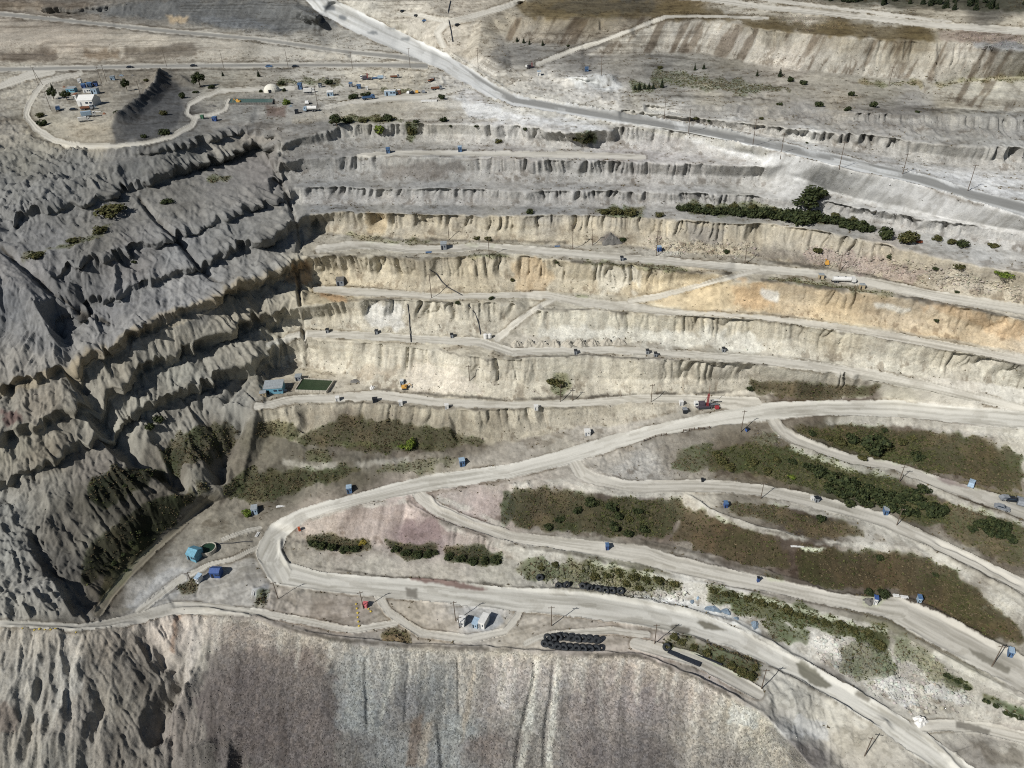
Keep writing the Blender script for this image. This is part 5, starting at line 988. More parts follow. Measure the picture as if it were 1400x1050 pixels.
# the watered lane of the upper haul road is greyer
lane = m * far_haul * (1 - smooth(0.45, 0.75, np.abs(roadt - 0.25))) * smooth(560, 600, GU) * smooth(-0.25, 0.05, fbm(roads_ / 50, roadt * 0.8, 905, 2) + 0.18)
mixc(lane, lin((146, 142, 134)), 0.85)
for rr in (13, 14):
    mixc(m * (roadid == rr) * (1 - smooth(0.4, 0.8, np.abs(roadt))), lin((140, 136, 128)), 0.75)
DAMP = [([(915, 855), (925, 853), (940, 858), (944, 864), (938, 869), (920, 864)], (128, 120, 104)), ([(952, 851), (958, 848), (972, 852), (995, 862), (980, 863), (965, 860)], (126, 118, 98)),
        ([(1088, 907), (1096, 906), (1112, 915), (1138, 938), (1130, 942), (1108, 935), (1094, 922)], (124, 118, 98)), ([(1168, 948), (1178, 948), (1190, 958), (1186, 961), (1172, 954)], (128, 120, 104)),
        ([(1306, 985), (1330, 990), (1355, 998), (1352, 1004), (1330, 1000), (1308, 994)], (134, 126, 112)), ([(1324, 886), (1345, 895), (1382, 914), (1378, 922), (1355, 910), (1330, 895)], (138, 130, 112)),
        ([(554, 803), (570, 805), (570, 818), (556, 816)], (136, 128, 114)), ([(560, 789), (620, 794), (670, 806), (655, 808), (600, 799), (560, 793)], (140, 110, 98)), ([(160, 834), (172, 829), (177, 833), (166, 840)], (142, 134, 118)),
        ([(440, 8), (456, 8), (458, 14), (446, 14)], (120, 122, 122)), ([(462, 20), (474, 22), (472, 28), (464, 26)], (128, 130, 130)), ([(500, 43), (514, 43), (517, 47), (504, 47)], (140, 142, 140)),
        ([(530, 38), (540, 38), (540, 41), (532, 41)], (150, 150, 146)), ([(548, 50), (560, 51), (558, 55), (548, 54)], (150, 150, 146)), ([(1275, 652), (1300, 655), (1328, 667), (1300, 664)], (160, 142, 132)),
        ([(1095, 748), (1130, 750), (1120, 755), (1096, 752)], (214, 206, 190))]
for i, (poly, rgb) in enumerate(DAMP):
    mixc(pmask(poly, 1.2, 1, 6, 950 + i), lin(rgb), 0.9)
lum = (Cc @ np.array([0.2126, 0.7152, 0.0722]))[..., None]
SAT = 0.70
Cc = lum + (Cc - lum) * SAT
GAIN = 0.9
Cc = Cc * np.array([0.962, 0.995, 1.015])
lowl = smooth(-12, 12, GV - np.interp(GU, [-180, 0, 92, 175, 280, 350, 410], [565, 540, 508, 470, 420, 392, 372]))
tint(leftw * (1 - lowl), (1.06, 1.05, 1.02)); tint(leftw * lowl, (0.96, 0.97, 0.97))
tint(scree * smooth(230, 330, GU), (0.86, 0.91, 0.92)); tint(scree_left, (1.12, 1.12, 1.12))
tint(veg, (0.98, 1.06, 0.90)); tint(scree * smooth(230, 330, GU), (1.06, 1.04, 1.01))
Cc = 0.46 * (np.clip(Cc, 1e-4, 1) / 0.46) ** 1.18
Cc = np.clip(Cc * GAIN, 0.012, 0.85)
# ---------------------------------------------------------------- materials of the ground
def nd(nt, t, **kw):
    n = nt.nodes.new(t)
    for k, v in kw.items():
        if k in n.inputs.keys(): n.inputs[k].default_value = v
        else: setattr(n, k, v)
    return n
def ground_material():
    m = bpy.data.materials.new('quarry_ground'); m.use_nodes = True; nt = m.node_tree; nt.nodes.clear(); L_ = nt.links.new
    out = nd(nt, 'ShaderNodeOutputMaterial'); b = nd(nt, 'ShaderNodeBsdfPrincipled'); b.inputs['Roughness'].default_value = 0.95
    b.inputs['Specular IOR Level'].default_value = 0.12
    L_(b.outputs[0], out.inputs[0])
    col = nd(nt, 'ShaderNodeVertexColor'); col.layer_name = 'tone'
    kin = nd(nt, 'ShaderNodeVertexColor'); kin.layer_name = 'kind'
    sep = nd(nt, 'ShaderNodeSeparateColor'); L_(kin.outputs[0], sep.inputs[0])     # R stones, G scrub, B packed road
    geo = nd(nt, 'ShaderNodeNewGeometry')
    def noise(s, det, rough=0.6):
        n = nd(nt, 'ShaderNodeTexNoise'); n.inputs['Scale'].default_value = s; n.inputs['Detail'].default_value = det; n.inputs['Roughness'].default_value = rough
        L_(geo.outputs['Position'], n.inputs['Vector']); return n
    def math_(op, a, bb):
        n = nd(nt, 'ShaderNodeMath'); n.operation = op
        for i, v in enumerate((a, bb)):
            if hasattr(v, 'is_linked'): L_(v, n.inputs[i])
            else: n.inputs[i].default_value = v
        return n.outputs[0]
    def ramp(v, lo, hi, a, c):
        n = nd(nt, 'ShaderNodeMapRange'); L_(v, n.inputs['Value'])
        n.inputs['From Min'].default_value = lo; n.inputs['From Max'].default_value = hi; n.inputs['To Min'].default_value = a; n.inputs['To Max'].default_value = c
        return n.outputs[0]
    n1 = noise(0.35, 5); n2 = noise(1.7, 3, 0.7); n3 = noise(0.9, 6, 0.75)
    vor = nd(nt, 'ShaderNodeTexVoronoi'); vor.inputs['Scale'].default_value = 1.9; L_(geo.outputs['Position'], vor.inputs['Vector'])
    vor2 = nd(nt, 'ShaderNodeTexVoronoi'); vor2.inputs['Scale'].default_value = 0.62; L_(geo.outputs['Position'], vor2.inputs['Vector'])
    vs = nd(nt, 'ShaderNodeSeparateColor'); L_(vor.outputs['Color'], vs.inputs[0])
    vs2 = nd(nt, 'ShaderNodeSeparateColor'); L_(vor2.outputs['Color'], vs2.inputs[0])
    f1 = ramp(n1.outputs[0], 0.3, 0.7, 0.90, 1.10)
    f2 = ramp(n2.outputs[0], 0.25, 0.75, 0.90, 1.10)
    f = math_('MULTIPLY', f1, f2)
    notroad = math_('SUBTRACT', 1.0, sep.outputs['Blue'])
    f = math_('ADD', math_('MULTIPLY', math_('SUBTRACT', f, 1.0), ramp(sep.outputs['Blue'], 0, 1, 1.0, 0.35)), 1.0)
    st = ramp(vs.outputs['Red'], 0, 1, 0.64, 1.38)
    st2 = ramp(vs2.outputs['Green'], 0, 1, 0.92, 1.08)
    st = math_('MULTIPLY', st, st2)
    sf = math_('ADD', 1.0, math_('MULTIPLY', math_('SUBTRACT', st, 1.0), sep.outputs['Red']))
    # dark weeds and pebbles scattered on bare ground
    peb = ramp(vor.outputs['Distance'], 0.16, 0.26, 1.0, 0.0)
    pick = ramp(vs2.outputs['Blue'], 0.80, 0.84, 0.0, 1.0)
    pebm = math_('MULTIPLY', math_('MULTIPLY', peb, pick), notroad)
    f = math_('MULTIPLY', math_('MULTIPLY', f, sf), math_('SUBTRACT', 1.0, math_('MULTIPLY', pebm, 0.45)))
    mul = nd(nt, 'ShaderNodeVectorMath'); mul.operation = 'SCALE'; L_(col.outputs[0], mul.inputs[0]); L_(f, mul.inputs['Scale'])
    # a touch of warm and cool between stones
    hs = nd(nt, 'ShaderNodeMixRGB'); hs.blend_type = 'MULTIPLY'; L_(math_('MULTIPLY', sep.outputs['Red'], 0.6), hs.inputs[0]); L_(mul.outputs[0], hs.inputs[1])
    cr = nd(nt, 'ShaderNodeValToRGB'); L_(vs2.outputs['Red'], cr.inputs[0])
    cr.color_ramp.elements[0].color = (0.93, 0.96, 1.0, 1); cr.color_ramp.elements[1].color = (1.03, 1.0, 0.95, 1)
    L_(cr.outputs[0], hs.inputs[2])
    L_(hs.outputs[0], b.inputs['Base Color'])
    h = math_('ADD', math_('MULTIPLY', n3.outputs[0], math_('ADD', math_('MULTIPLY', notroad, 0.9), 0.08)),
              math_('MULTIPLY', math_('SUBTRACT', 1.0, vor.outputs['Distance']), math_('ADD', math_('MULTIPLY', sep.outputs['Red'], 0.55), 0.0)))
    h = math_('ADD', h, math_('MULTIPLY', n2.outputs[0], math_('MULTIPLY', sep.outputs['Green'], 0.9)))
    bp = nd(nt, 'ShaderNodeBump'); bp.inputs['Strength'].default_value = 0.75; bp.inputs['Distance'].default_value = 0.2
    L_(h, bp.inputs['Height']); L_(bp.outputs[0], b.inputs['Normal'])
    return m
GROUND = ground_material()

# ---------------------------------------------------------------- ground meshes: one sheet cut along the edges of the roads
KIND = np.zeros((NV, NU, 4), np.float32); KIND[..., 3] = 1
right_scree = scree * smooth(250, 330, GU)
KIND[..., 0] = np.clip(np.maximum(right_scree, 0.35 * (1 - roadm) * smooth(0.5, 0.9, cliff)), 0, 1) * (1 - 0.5 * leftw)
KIND[..., 1] = np.clip(veg, 0, 1); KIND[..., 2] = roadm * (roadid >= 0)
# flats of the main level are packed like the road
flatpk = pmask([(150, 850), (240, 785), (350, 750), (420, 800), (700, 830), (900, 850), (1000, 900), (1040, 960), (950, 915), (880, 892), (700, 885), (560, 876), (420, 862), (340, 836)], 3, 4)
KIND[..., 2] = np.maximum(KIND[..., 2], flatpk * 0.8 * (1 - veg))

def build_sheet(name, fmask, faces_idx, extra=None):
    """faces of the grid chosen by fmask -> one object"""
    F = faces_idx[fmask.ravel()]
    used = np.unique(F); remap = np.full(NU * NV, -1, np.int64); remap[used] = np.arange(len(used))
    V = P2.reshape(-1, 3)[used]; Fm = remap[F]
    C4 = np.concatenate([Cc.reshape(-1, 3)[used], np.ones((len(used), 1))], 1).astype(np.float32)
    K4 = KIND.reshape(-1, 4)[used]
    if extra is not None:
        eV, eF, eC = extra(remap, len(used))
        V = np.vstack([V, eV]); Fm = np.vstack([Fm, eF]); C4 = np.vstack([C4, eC]).astype(np.float32)
        K4 = np.vstack([K4, np.tile(np.array([[0, 0, 0, 1]], np.float32), (len(eV), 1))])
    me = bpy.data.meshes.new(name)
    me.vertices.add(len(V)); me.vertices.foreach_set('co', V.astype(np.float32).ravel())
    me.loops.add(Fm.size); me.loops.foreach_set('vertex_index', Fm.astype(np.int32).ravel())
    me.polygons.add(len(Fm)); me.polygons.foreach_set('loop_start', (np.arange(len(Fm)) * 4).astype(np.int32))
    me.update(calc_edges=True)
    a = me.color_attributes.new('tone', 'FLOAT_COLOR', 'POINT'); a.data.foreach_set('color', C4.ravel())
    a = me.color_attributes.new('kind', 'FLOAT_COLOR', 'POINT'); a.data.foreach_set('color', K4.astype(np.float32).ravel())
    me.polygons.foreach_set('use_smooth', np.ones(len(Fm), bool))
    me.materials.append(GROUND)
    o = bpy.data.objects.new(name, me); COL.objects.link(o); o['kind'] = 'structure'
    return o

idx = np.arange(NU * NV).reshape(NV, NU)
quad = np.stack([idx[:-1, :-1], idx[1:, :-1], idx[1:, 1:], idx[:-1, 1:]], -1).reshape(-1, 4)
rf = roadid[:-1, :-1].copy()

def skirt(remap, base):
    """the land beyond the surveyed frame, so that the place goes on to the horizon"""
    ring = np.concatenate([idx[0, :], idx[1:, -1], idx[-1, -2::-1], idx[-2:0, 0][::1]])
    ring = ring[::3] if False else ring
    V0 = P2.reshape(-1, 3)[ring]; C0 = Cc.reshape(-1, 3)[ring]
    cen = np.array([0.0, 300.0])
    d = V0[:, :2] - cen; d /= np.linalg.norm(d, axis=1, keepdims=True)
    n = len(ring); Vs = [V0]; Cs = [np.concatenate([C0, np.ones((n, 1))], 1)]; Fs = []
    prev = base + np.arange(n)
    for k, (dist, zt) in enumerate(((60, None), (260, None), (1200, None), (9000, None))):
        q = V0.copy(); q[:, :2] += d * dist
        back = smooth(0.2, 0.9, d[:, 1])
        rise = np.where(d[:, 1] > 0.2, 6 * k, 0)
        tz = CAMZ - 40 + rise
        w = [0.1, 0.35, 0.8, 1.0][k]
        q[:, 2] = V0[:, 2] * (1 - w) + (tz * back + (CAMZ - 120) * (1 - back)) * w
        Vs.append(q); Cs.append(np.concatenate([C0 * (1 - 0.2 * k) + lin((96, 94, 74)) * 0.5 * (0.2 * k), np.ones((n, 1))], 1))
        cur = base + (k + 1) * n + np.arange(n)
        Fs.append(np.stack([prev, np.roll(prev, -1), np.roll(cur, -1), cur], 1)); prev = cur
    return np.vstack(Vs), np.vstack(Fs), np.vstack(Cs)
groups = {}
for k, (rname, pts) in enumerate(ROADS): groups.setdefault(k, rname)
build_sheet('ground', rf < 0, quad, skirt)
for k, rname in groups.items():
    mk = rf == k
    if mk.sum() > 20: build_sheet(rname, mk, quad)
# ---------------------------------------------------------------- objects: materials and mesh helpers
MATS = {}
def mat(name, rgb, rough=0.7, metal=0.0, var=0.18, scale=1.5):
    if name in MATS: return MATS[name]
    m = bpy.data.materials.new(name); m.use_nodes = True; nt = m.node_tree; b = nt.nodes['Principled BSDF']
    b.inputs['Roughness'].default_value = rough; b.inputs['Metallic'].default_value = metal; b.inputs['Specular IOR Level'].default_value = 0.3
    tc = nt.nodes.new('ShaderNodeTexCoord'); oi = nt.nodes.new('ShaderNodeObjectInfo')
    ad = nt.nodes.new('ShaderNodeVectorMath'); ad.operation = 'ADD'; nt.links.new(tc.outputs['Object'], ad.inputs[0])
    sc = nt.nodes.new('ShaderNodeVectorMath'); sc.operation = 'SCALE'; sc.inputs[0].default_value = (37, 21, 13); nt.links.new(oi.outputs['Random'], sc.inputs['Scale']); nt.links.new(sc.outputs[0], ad.inputs[1])
    n = nt.nodes.new('ShaderNodeTexNoise'); n.inputs['Scale'].default_value = scale; n.inputs['Detail'].default_value = 4; nt.links.new(ad.outputs[0], n.inputs['Vector'])
    r = nt.nodes.new('ShaderNodeValToRGB'); nt.links.new(n.outputs[0], r.inputs[0])
    c = lin(rgb)
    r.color_ramp.elements[0].position = 0.3; r.color_ramp.elements[1].position = 0.7
    r.color_ramp.elements[0].color = (*np.clip(c * (1 - var), 0, 1), 1); r.color_ramp.elements[1].color = (*np.clip(c * (1 + var), 0, 1), 1)
    nt.links.new(r.outputs[0], b.inputs['Base Color'])
    MATS[name] = m; return m

M_WOOD = mat('weathered_wood', (96, 84, 72)); M_STEEL = mat('grey_steel', (120, 122, 124), 0.5, 0.3); M_CER = mat('ceramic', (150, 140, 130), 0.3)
M_BLUE = mat('blue_paint', (78, 106, 140), 0.6); M_DBLUE = mat('deep_blue_paint', (58, 84, 136), 0.6); M_TEAL = mat('teal_paint', (104, 152, 170), 0.7); M_WHITE = mat('white_paint', (212, 211, 206), 0.6, 0, 0.10)
M_LBLUE = mat('pale_blue_paint', (150, 170, 186), 0.6); M_GREYR = mat('grey_sheet_roof', (150, 156, 158), 0.5, 0.1); M_DARK = mat('dark_opening', (34, 38, 44), 0.4); M_GLASS = mat('window_glass', (46, 58, 72), 0.15)
M_RUB = mat('black_rubber', (52, 55, 58), 0.85, 0, 0.25, 3); M_RED = mat('red_paint', (150, 52, 58), 0.55); M_PURP = mat('dark_machine', (76, 70, 78), 0.7); M_ORNG = mat('orange_paint', (206, 156, 74), 0.6); M_ORED = mat('orange_red_cloth', (214, 106, 66), 0.8)
M_RUST = mat('rusty_steel', (124, 84, 64), 0.8); M_CONC = mat('concrete', (178, 172, 158), 0.9); M_GREEN = mat('green_paint', (70, 110, 84), 0.6); M_PINK = mat('faded_red_paint', (190, 104, 106), 0.6); M_YEL = mat('yellow_paint', (196, 172, 78), 0.8)
M_GREY = mat('grey_paint', (128, 132, 136), 0.6); M_BLUEGREY = mat('blue_grey_stone', (108, 122, 134), 0.9, 0, 0.3, 0.8); M_HEAPD = mat('dark_grit', (104, 102, 98), 0.95, 0, 0.25, 0.8); M_HEAPW = mat('white_grit', (214, 212, 206), 0.95, 0, 0.1, 0.8)
M_TAN = mat('tan_paint', (176, 160, 130), 0.7); M_BLACK = mat('black_belt', (40, 44, 52), 0.7)

class MB:
    def __init__(s): s.bm = bmesh.new()
    def box(s, c, d, rz=0.0, rx=0.0, bev=0.0, taper=1.0):
        r = bmesh.ops.create_cube(s.bm, size=1.0)['verts']
        for v in r:
            k = taper if v.co.z > 0 else 1.0
            v.co = Vector((v.co.x * d[0] * k, v.co.y * d[1] * k, v.co.z * d[2]))
        if bev > 0:
            es = list({e for v in r for e in v.link_edges})
            q = bmesh.ops.bevel(s.bm, geom=es, offset=bev, segments=1, affect='EDGES')
            r = list({v for f in q['faces'] for v in f.verts} | {v for v in r if v.is_valid})
        Mx = Matrix.Translation(Vector(c)) @ Matrix.Rotation(rz, 4, 'Z') @ Matrix.Rotation(rx, 4, 'X')
        bmesh.ops.transform(s.bm, matrix=Mx, verts=[v for v in r if v.is_valid]); return s
    def cyl(s, a, b, r0, r1=None, n=10):
        a = Vector(a); b = Vector(b); d = b - a; r1 = r0 if r1 is None else r1
        q = bmesh.ops.create_cone(s.bm, cap_ends=True, segments=n, radius1=r0, radius2=r1, depth=d.length)['verts']
        Mx = Matrix.Translation((a + b) / 2) @ d.to_track_quat('Z', 'Y').to_matrix().to_4x4()
        bmesh.ops.transform(s.bm, matrix=Mx, verts=q); return s
    def prism(s, prof, y0, y1, c=(0, 0, 0)):
        """profile in x,z drawn out along y"""
        A = [s.bm.verts.new((x + c[0], y0 + c[1], z + c[2])) for x, z in prof]; B = [s.bm.verts.new((x + c[0], y1 + c[1], z + c[2])) for x, z in prof]
        n = len(prof); s.bm.faces.new(A); s.bm.faces.new(B[::-1])
        for i in range(n): s.bm.faces.new((A[i], B[i], B[(i + 1) % n], A[(i + 1) % n]))
        return s
    def lathe(s, prof, n=20, axis='Z'):
        rings = []
        for k in range(n):
            a = 2 * math.pi * k / n; ca, sa = math.cos(a), math.sin(a)
            rings.append([s.bm.verts.new((r * ca, r * sa, z) if axis == 'Z' else (r * ca, z, r * sa)) for r, z in prof])
        for k in range(n):
            A, B = rings[k], rings[(k + 1) % n]
            for i in range(len(prof) - 1):
                if A[i].co == B[i].co or A[i + 1].co == B[i + 1].co:
                    pass
                s.bm.faces.new((A[i], B[i], B[i + 1], A[i + 1]))
        return s
    def mesh(s, name, m, smooth_=False):
        bmesh.ops.recalc_face_normals(s.bm, faces=s.bm.faces[:])
        me = bpy.data.meshes.new(name); s.bm.to_mesh(me); s.bm.free(); me.materials.append(m)
        if smooth_: me.polygons.foreach_set('use_smooth', np.ones(len(me.polygons), bool))
        return me

DESIGN = {}     # key -> list of (part name, mesh, index of the part it belongs to or None, label)
def design(key, parts):
    DESIGN[key] = parts; return key
def tag(o, label, cat, group=None):
    o['label'] = label; o['category'] = cat
    if group: o['group'] = group
def place(key, name, loc, rz, label, cat, group=None, scale=1.0, tilt=None):
    parts = DESIGN[key]
    if len(parts) == 1 and parts[0][0] is None:
        root = bpy.data.objects.new(name, parts[0][1])
    else:
        root = bpy.data.objects.new(name, None); root.empty_display_size = 0.5
    COL.objects.link(root)
    root.location = loc; root.rotation_euler = (tilt[0], tilt[1], rz) if tilt else (0, 0, rz); root.scale = (scale,) * 3 if not hasattr(scale, '__len__') else scale
    tag(root, label, cat, group)
    objs = []
    if not (len(parts) == 1 and parts[0][0] is None):
        for (pn, me, par, lb) in parts:
            c = bpy.data.objects.new(pn, me); COL.objects.link(c)
            c.parent = root if par is None else objs[par]
            if lb: c['label'] = lb
            objs.append(c)
    return root
def seat(px, py, r=0.6, sink=0.05):
    """ground point with the lowest height round about, so that nothing hovers"""
    p = ground(px, py); k = r / scale_at(px, py)
    zs = [ground(px + dx * k, py + dy * k * 0.6).z for dx in (-1, 0, 1) for dy in (-1, 0, 1)]
    p.z = (min(zs) * 0.5 + sum(zs) / 9 * 0.5) - sink
    return p
# ------------------------------------------------ power poles
def pole_design(key, h, arms=1, brace=False):
    parts = [('shaft', MB().cyl((0, 0, -0.6), (0, 0, h), 0.17, 0.11, 8).mesh('shaft', M_WOOD), None, None)]
    for a in range(arms):
        z = h - 0.5 - a * 1.1
        parts.append(('crossarm', MB().box((0, -0.16, z), (2.2, 0.13, 0.15)).mesh('crossarm', M_WOOD), None, None)); ia = len(parts) - 1
        for x in (-0.95, 0.35, 0.95):
            parts.append(('insulator', MB().cyl((x, -0.16, z + 0.07), (x, -0.16, z + 0.38), 0.075, 0.05, 6).mesh('insulator', M_CER), ia, None))
    if brace:
        parts.append(('brace', MB().cyl((2.6, 0.4, -0.5), (0.05, 0.0, h * 0.86), 0.15, 0.12, 8).mesh('brace', M_WOOD), None, None))
    return design(key, parts)
for h in (6, 7, 8, 9, 10, 11, 12, 13): pole_design(('pole', h, 1, False), h); pole_design(('pole', h, 1, True), h, 1, True); pole_design(('pole', h, 2, False), h, 2)
POLES = [  # base x, base y, height m, arms, braced, yaw deg, label
 (53, 117, 12, 1, True, 15, 'braced wooden power pole beside the road left of the shed yard'),
 (139, 114, 12, 2, False, 10, 'power pole with two crossarms behind the blue huts of the shed yard'),
 (146, 112, 11, 1, False, 20, 'power pole just right of the two armed pole in the shed yard'),
 (228, 91, 12, 1, False, 5, 'power pole by the upper road above the dark spoil mound'),
 (306, 93, 12, 1, False, 5, 'power pole by the upper road above the small pond'),
 (394, 92, 12, 1, False, 5, 'power pole by the upper road above the white dome tent'),
 (482, 94, 11, 1, False, 5, 'power pole by the upper road up the slope from the blue roadside trucks'),
 (561, 94, 13, 1, False, 0, 'power pole standing between the two upper roads where they meet'),
 (654, 96, 13, 1, False, 0, 'power pole on the pale bank right of the upper road junction'),
 (70, 151, 11, 1, False, 30, 'power pole at the left edge of the shed yard above the ring track'),
 (195, 139, 9, 1, False, 30, 'power pole on the crest of the dark spoil mound'),
 (435, 148, 12, 1, False, 10, 'power pole in the truck yard beside the white tanker'),
 (822, 108, 11, 1, False, 0, 'rusty brown power pole behind the white heap'),
 (908, 164, 9, 1, False, 0, 'power pole on the ledge above the diagonal haul road near the shrubs'),
 (941, 183, 11, 1, False, 0, 'power pole at the lower edge of the diagonal haul road, first of three going right'),
 (1029, 200, 12, 1, False, 0, 'power pole at the lower edge of the diagonal haul road, second of three going right'),
 (1067, 216, 11, 1, False, 0, 'power pole on the white bank just below the diagonal haul road'),
 (1147, 232, 11, 1, False, 0, 'power pole below the diagonal haul road where the white bank is widest'),
 (1234, 238, 9, 1, False, 0, 'power pole beside the grey lane of the diagonal haul road, third of three going right'),
 (1323, 261, 11, 1, False, -10, 'power pole on the white flat at the far right by the haul road'),
 (1215, 118, 10, 1, False, 0, 'lone power pole at the foot of the striped spoil slope'),
 (783, 341, 12, 1, False, 0, 'power pole at the foot of the orange cliff by the bench road'),
 (810, 335, 8, 1, False, 0, 'short power pole at the foot of the orange cliff'),
 (897, 350, 12, 1, False, 0, 'power pole beside the blue and white box on the rubble ledge'),
 (1018, 361, 9, 1, False, 0, 'power pole where the ramp leaves the bench road'),
 (1147, 371, 8, 1, False, 0, 'power pole near the yellow loader above the bench road'),
 (614, 328, 8, 1, False, 0, 'power pole at the foot of the orange cliff above the grey hut'),
 (669, 352, 9, 1, False, 0, 'power pole on the weedy lip of the bench road'),
 (590, 407, 12, 1, False, 0, 'power pole in front of the orange cliff with the fallen cable'),
 (642, 521, 8, 1, False, 0, 'power pole in the sandy slope above the pond bench'),
 (766, 549, 9, 1, False, 0, 'power pole below the bush on the sandy slope'),
 (783, 548, 7, 1, False, 0, 'shorter power pole right of the one below the bush'),
 (890, 550, 9, 1, False, 0, 'power pole on the pond bench left of the drilling rig'),
 (1013, 591, 11, 1, False, 10, 'power pole on the roadside mound at the fork of the main haul road'),
 (623, 849, 10, 1, False, 10, 'power pole left of the white cabins on the main level'),
 (628, 859, 6, 1, False, 10, 'short power pole in front of the white cabins'),
 (754, 856, 10, 1, False, 0, 'power pole behind the big heap of tyres on the main level'),
 (895, 880, 10, 1, False, 0, 'power pole at the tip of the weedy island in the main road'),
 (1041, 942, 10, 1, False, 0, 'power pole at the right end of the weedy island'),
 (1356, 911, 10, 1, False, -15, 'power pole by the damp patch on the wide lower right road'),
 (1181, 1036, 10, 1, False, -15, 'power pole on the rocky knob beside the lower right road'),
 (380, 818, 9, 1, False, 15, 'power pole in the weedy patch inside the hairpin'),
 (497, 832, 9, 1, False, 15, 'power pole behind the faded red box on the main level'),
 (264, 802, 8, 1, False, 20, 'power pole in the brown island left of the blue cabin'),
 (1226, 718, 8, 1, False, 0, 'power pole on the sandy roadside below the dense hedge'),
 (1229, 660, 8, 1, False, 0, 'power pole at the top of the dense hedge'),
 (1040, 682, 8, 1, False, 0, 'power pole on the lip above the brown slope'),
]
for (x, y, h, a, br, yaw, lb) in POLES:
    place(('pole', h, a, br), 'power_pole', seat(x, y, 0.4, 0.0), math.radians(yaw), lb, 'power pole', 'wooden power poles in the pit')

# ------------------------------------------------ huts and cabins
def hut_design(key, w, d, h, wall, roof, kind='flat', door=True, win=1, over=0.15):
    parts = [('wall', MB().box((0, 0, h / 2 - 0.15), (w, d, h + 0.3)).mesh('wall', wall), None, None)]
    if kind == 'gable':
        rr = 0.28 * d
        prof = [(-d / 2 - over, h), (0, h + rr), (d / 2 + over, h), (d / 2 + over, h + 0.12), (0, h + rr + 0.14), (-d / 2 - over, h + 0.12)]
        mb = MB(); mb.prism([(p[0], p[1]) for p in prof], -w / 2 - over, w / 2 + over)
        bmesh.ops.rotate(mb.bm, verts=mb.bm.verts, cent=(0, 0, 0), matrix=Matrix.Rotation(math.pi / 2, 3, 'Z'))
        parts.append(('roof', mb.mesh('roof', roof), None, None))
        g = MB().prism([(-d / 2, h - 0.02), (d / 2, h - 0.02), (0, h + rr - 0.05)], -w / 2 + 0.01, w / 2 - 0.01)
        bmesh.ops.rotate(g.bm, verts=g.bm.verts, cent=(0, 0, 0), matrix=Matrix.Rotation(math.pi / 2, 3, 'Z'))
        parts.append(('gable', g.mesh('gable', wall), None, None))
    elif kind == 'mono':
        mb = MB().prism([(-d / 2 - over, h - 0.02), (d / 2 + over, h + 0.18 * d), (d / 2 + over, h + 0.18 * d + 0.12), (-d / 2 - over, h + 0.1)], -w / 2 - over, w / 2 + over)
        bmesh.ops.rotate(mb.bm, verts=mb.bm.verts, cent=(0, 0, 0), matrix=Matrix.Rotation(math.pi / 2, 3, 'Z'))
        parts.append(('roof', mb.mesh('roof', roof), None, None))
    else:
        parts.append(('roof', MB().box((0, 0, h + 0.11), (w + 2 * over, d + 2 * over, 0.2), bev=0.04).mesh('roof', roof), None, None))
    if door:
        parts.append(('door', MB().box((-w * 0.27, -d / 2 - 0.03, h * 0.38), (min(0.9, w * 0.25), 0.08, h * 0.74)).mesh('door', M_DARK if wall is not M_WHITE else M_GREY), None, None))
    for i in range(win):
        x = w * (0.12 + 0.26 * i) if win > 1 else w * 0.2
        parts.append(('window', MB().box((x, -d / 2 - 0.03, h * 0.6), (w * 0.18, 0.07, h * 0.3)).mesh('window', M_GLASS), None, None))
    return design(key, parts)
def hut(name, x, y, wpx, h, d, wall, roof, yaw, label, cat='hut', kind='flat', win=1, door=True, group=None):
    w = wpx * scale_at(x, y) * 0.9
    key = ('hut', name, x, y); hut_design(key, w, d, h, wall, roof, kind, door, win)
    return place(key, name, seat(x, y, w / 2), math.radians(yaw), label, cat, group)
g_up = 'buildings of the shed yard'; g_bl = 'blue booths along the roads'; g_wb = 'white boxes on the pond bench'
hut('shed', 123, 143, 24, 3.3, 9, M_WHITE, M_WHITE, -4, 'big shed with a white roof in the middle of the upper yard', 'shed', 'gable', 2, True, g_up)
hut('shed', 99, 126, 13, 2.6, 4, M_TEAL, M_GREYR, -3, 'long blue grey shed between two trees in the upper yard', 'shed', 'mono', 2, True, g_up)
hut('cabin', 121, 127, 11, 2.8, 3, M_WHITE, M_GREYR, 0, 'pale trailer cabin right behind the white roofed shed', 'cabin', 'flat', 2, True, g_up)
hut('cabin', 131, 128, 9, 3.2, 4, M_LBLUE, M_GREYR, 0, 'pale blue cabin at the back right corner of the white roofed shed', 'cabin', 'flat', 1, True, g_up)
hut('hut', 115, 120, 5.5, 2.4, 2.4, M_DBLUE, M_BLUE, 8, 'blue hut, left of the row of three behind the upper yard', 'hut', 'mono', 1, True, g_up)
hut('hut', 123, 118, 6.5, 2.4, 2.6, M_BLUE, M_BLUE, 8, 'bright blue hut, middle of the row of three behind the upper yard', 'hut', 'mono', 1, True, g_up)
hut('hut', 131, 117, 6, 2.6, 2.6, M_DBLUE, M_DARK, 8, 'dark blue hut, right of the row of three behind the upper yard', 'hut', 'mono', 1, True, g_up)
hut('hut', 110, 114, 4.5, 2.8, 2.0, M_WHITE, M_WHITE, 0, 'small white hut standing alone at the back of the upper yard', 'hut', 'flat', 1, True, g_up)
hut('hut', 105, 136, 5, 3.0, 2.6, M_WHITE, M_RUST, -10, 'white hut with a rusty roof left of the white roofed shed', 'hut', 'mono', 1, True, g_up)
hut('hut', 155, 110, 6, 2.6, 3.0, M_LBLUE, M_GREYR, 12, 'pale blue hut among scrap right of the three blue huts', 'hut', 'flat', 1, True, g_up)
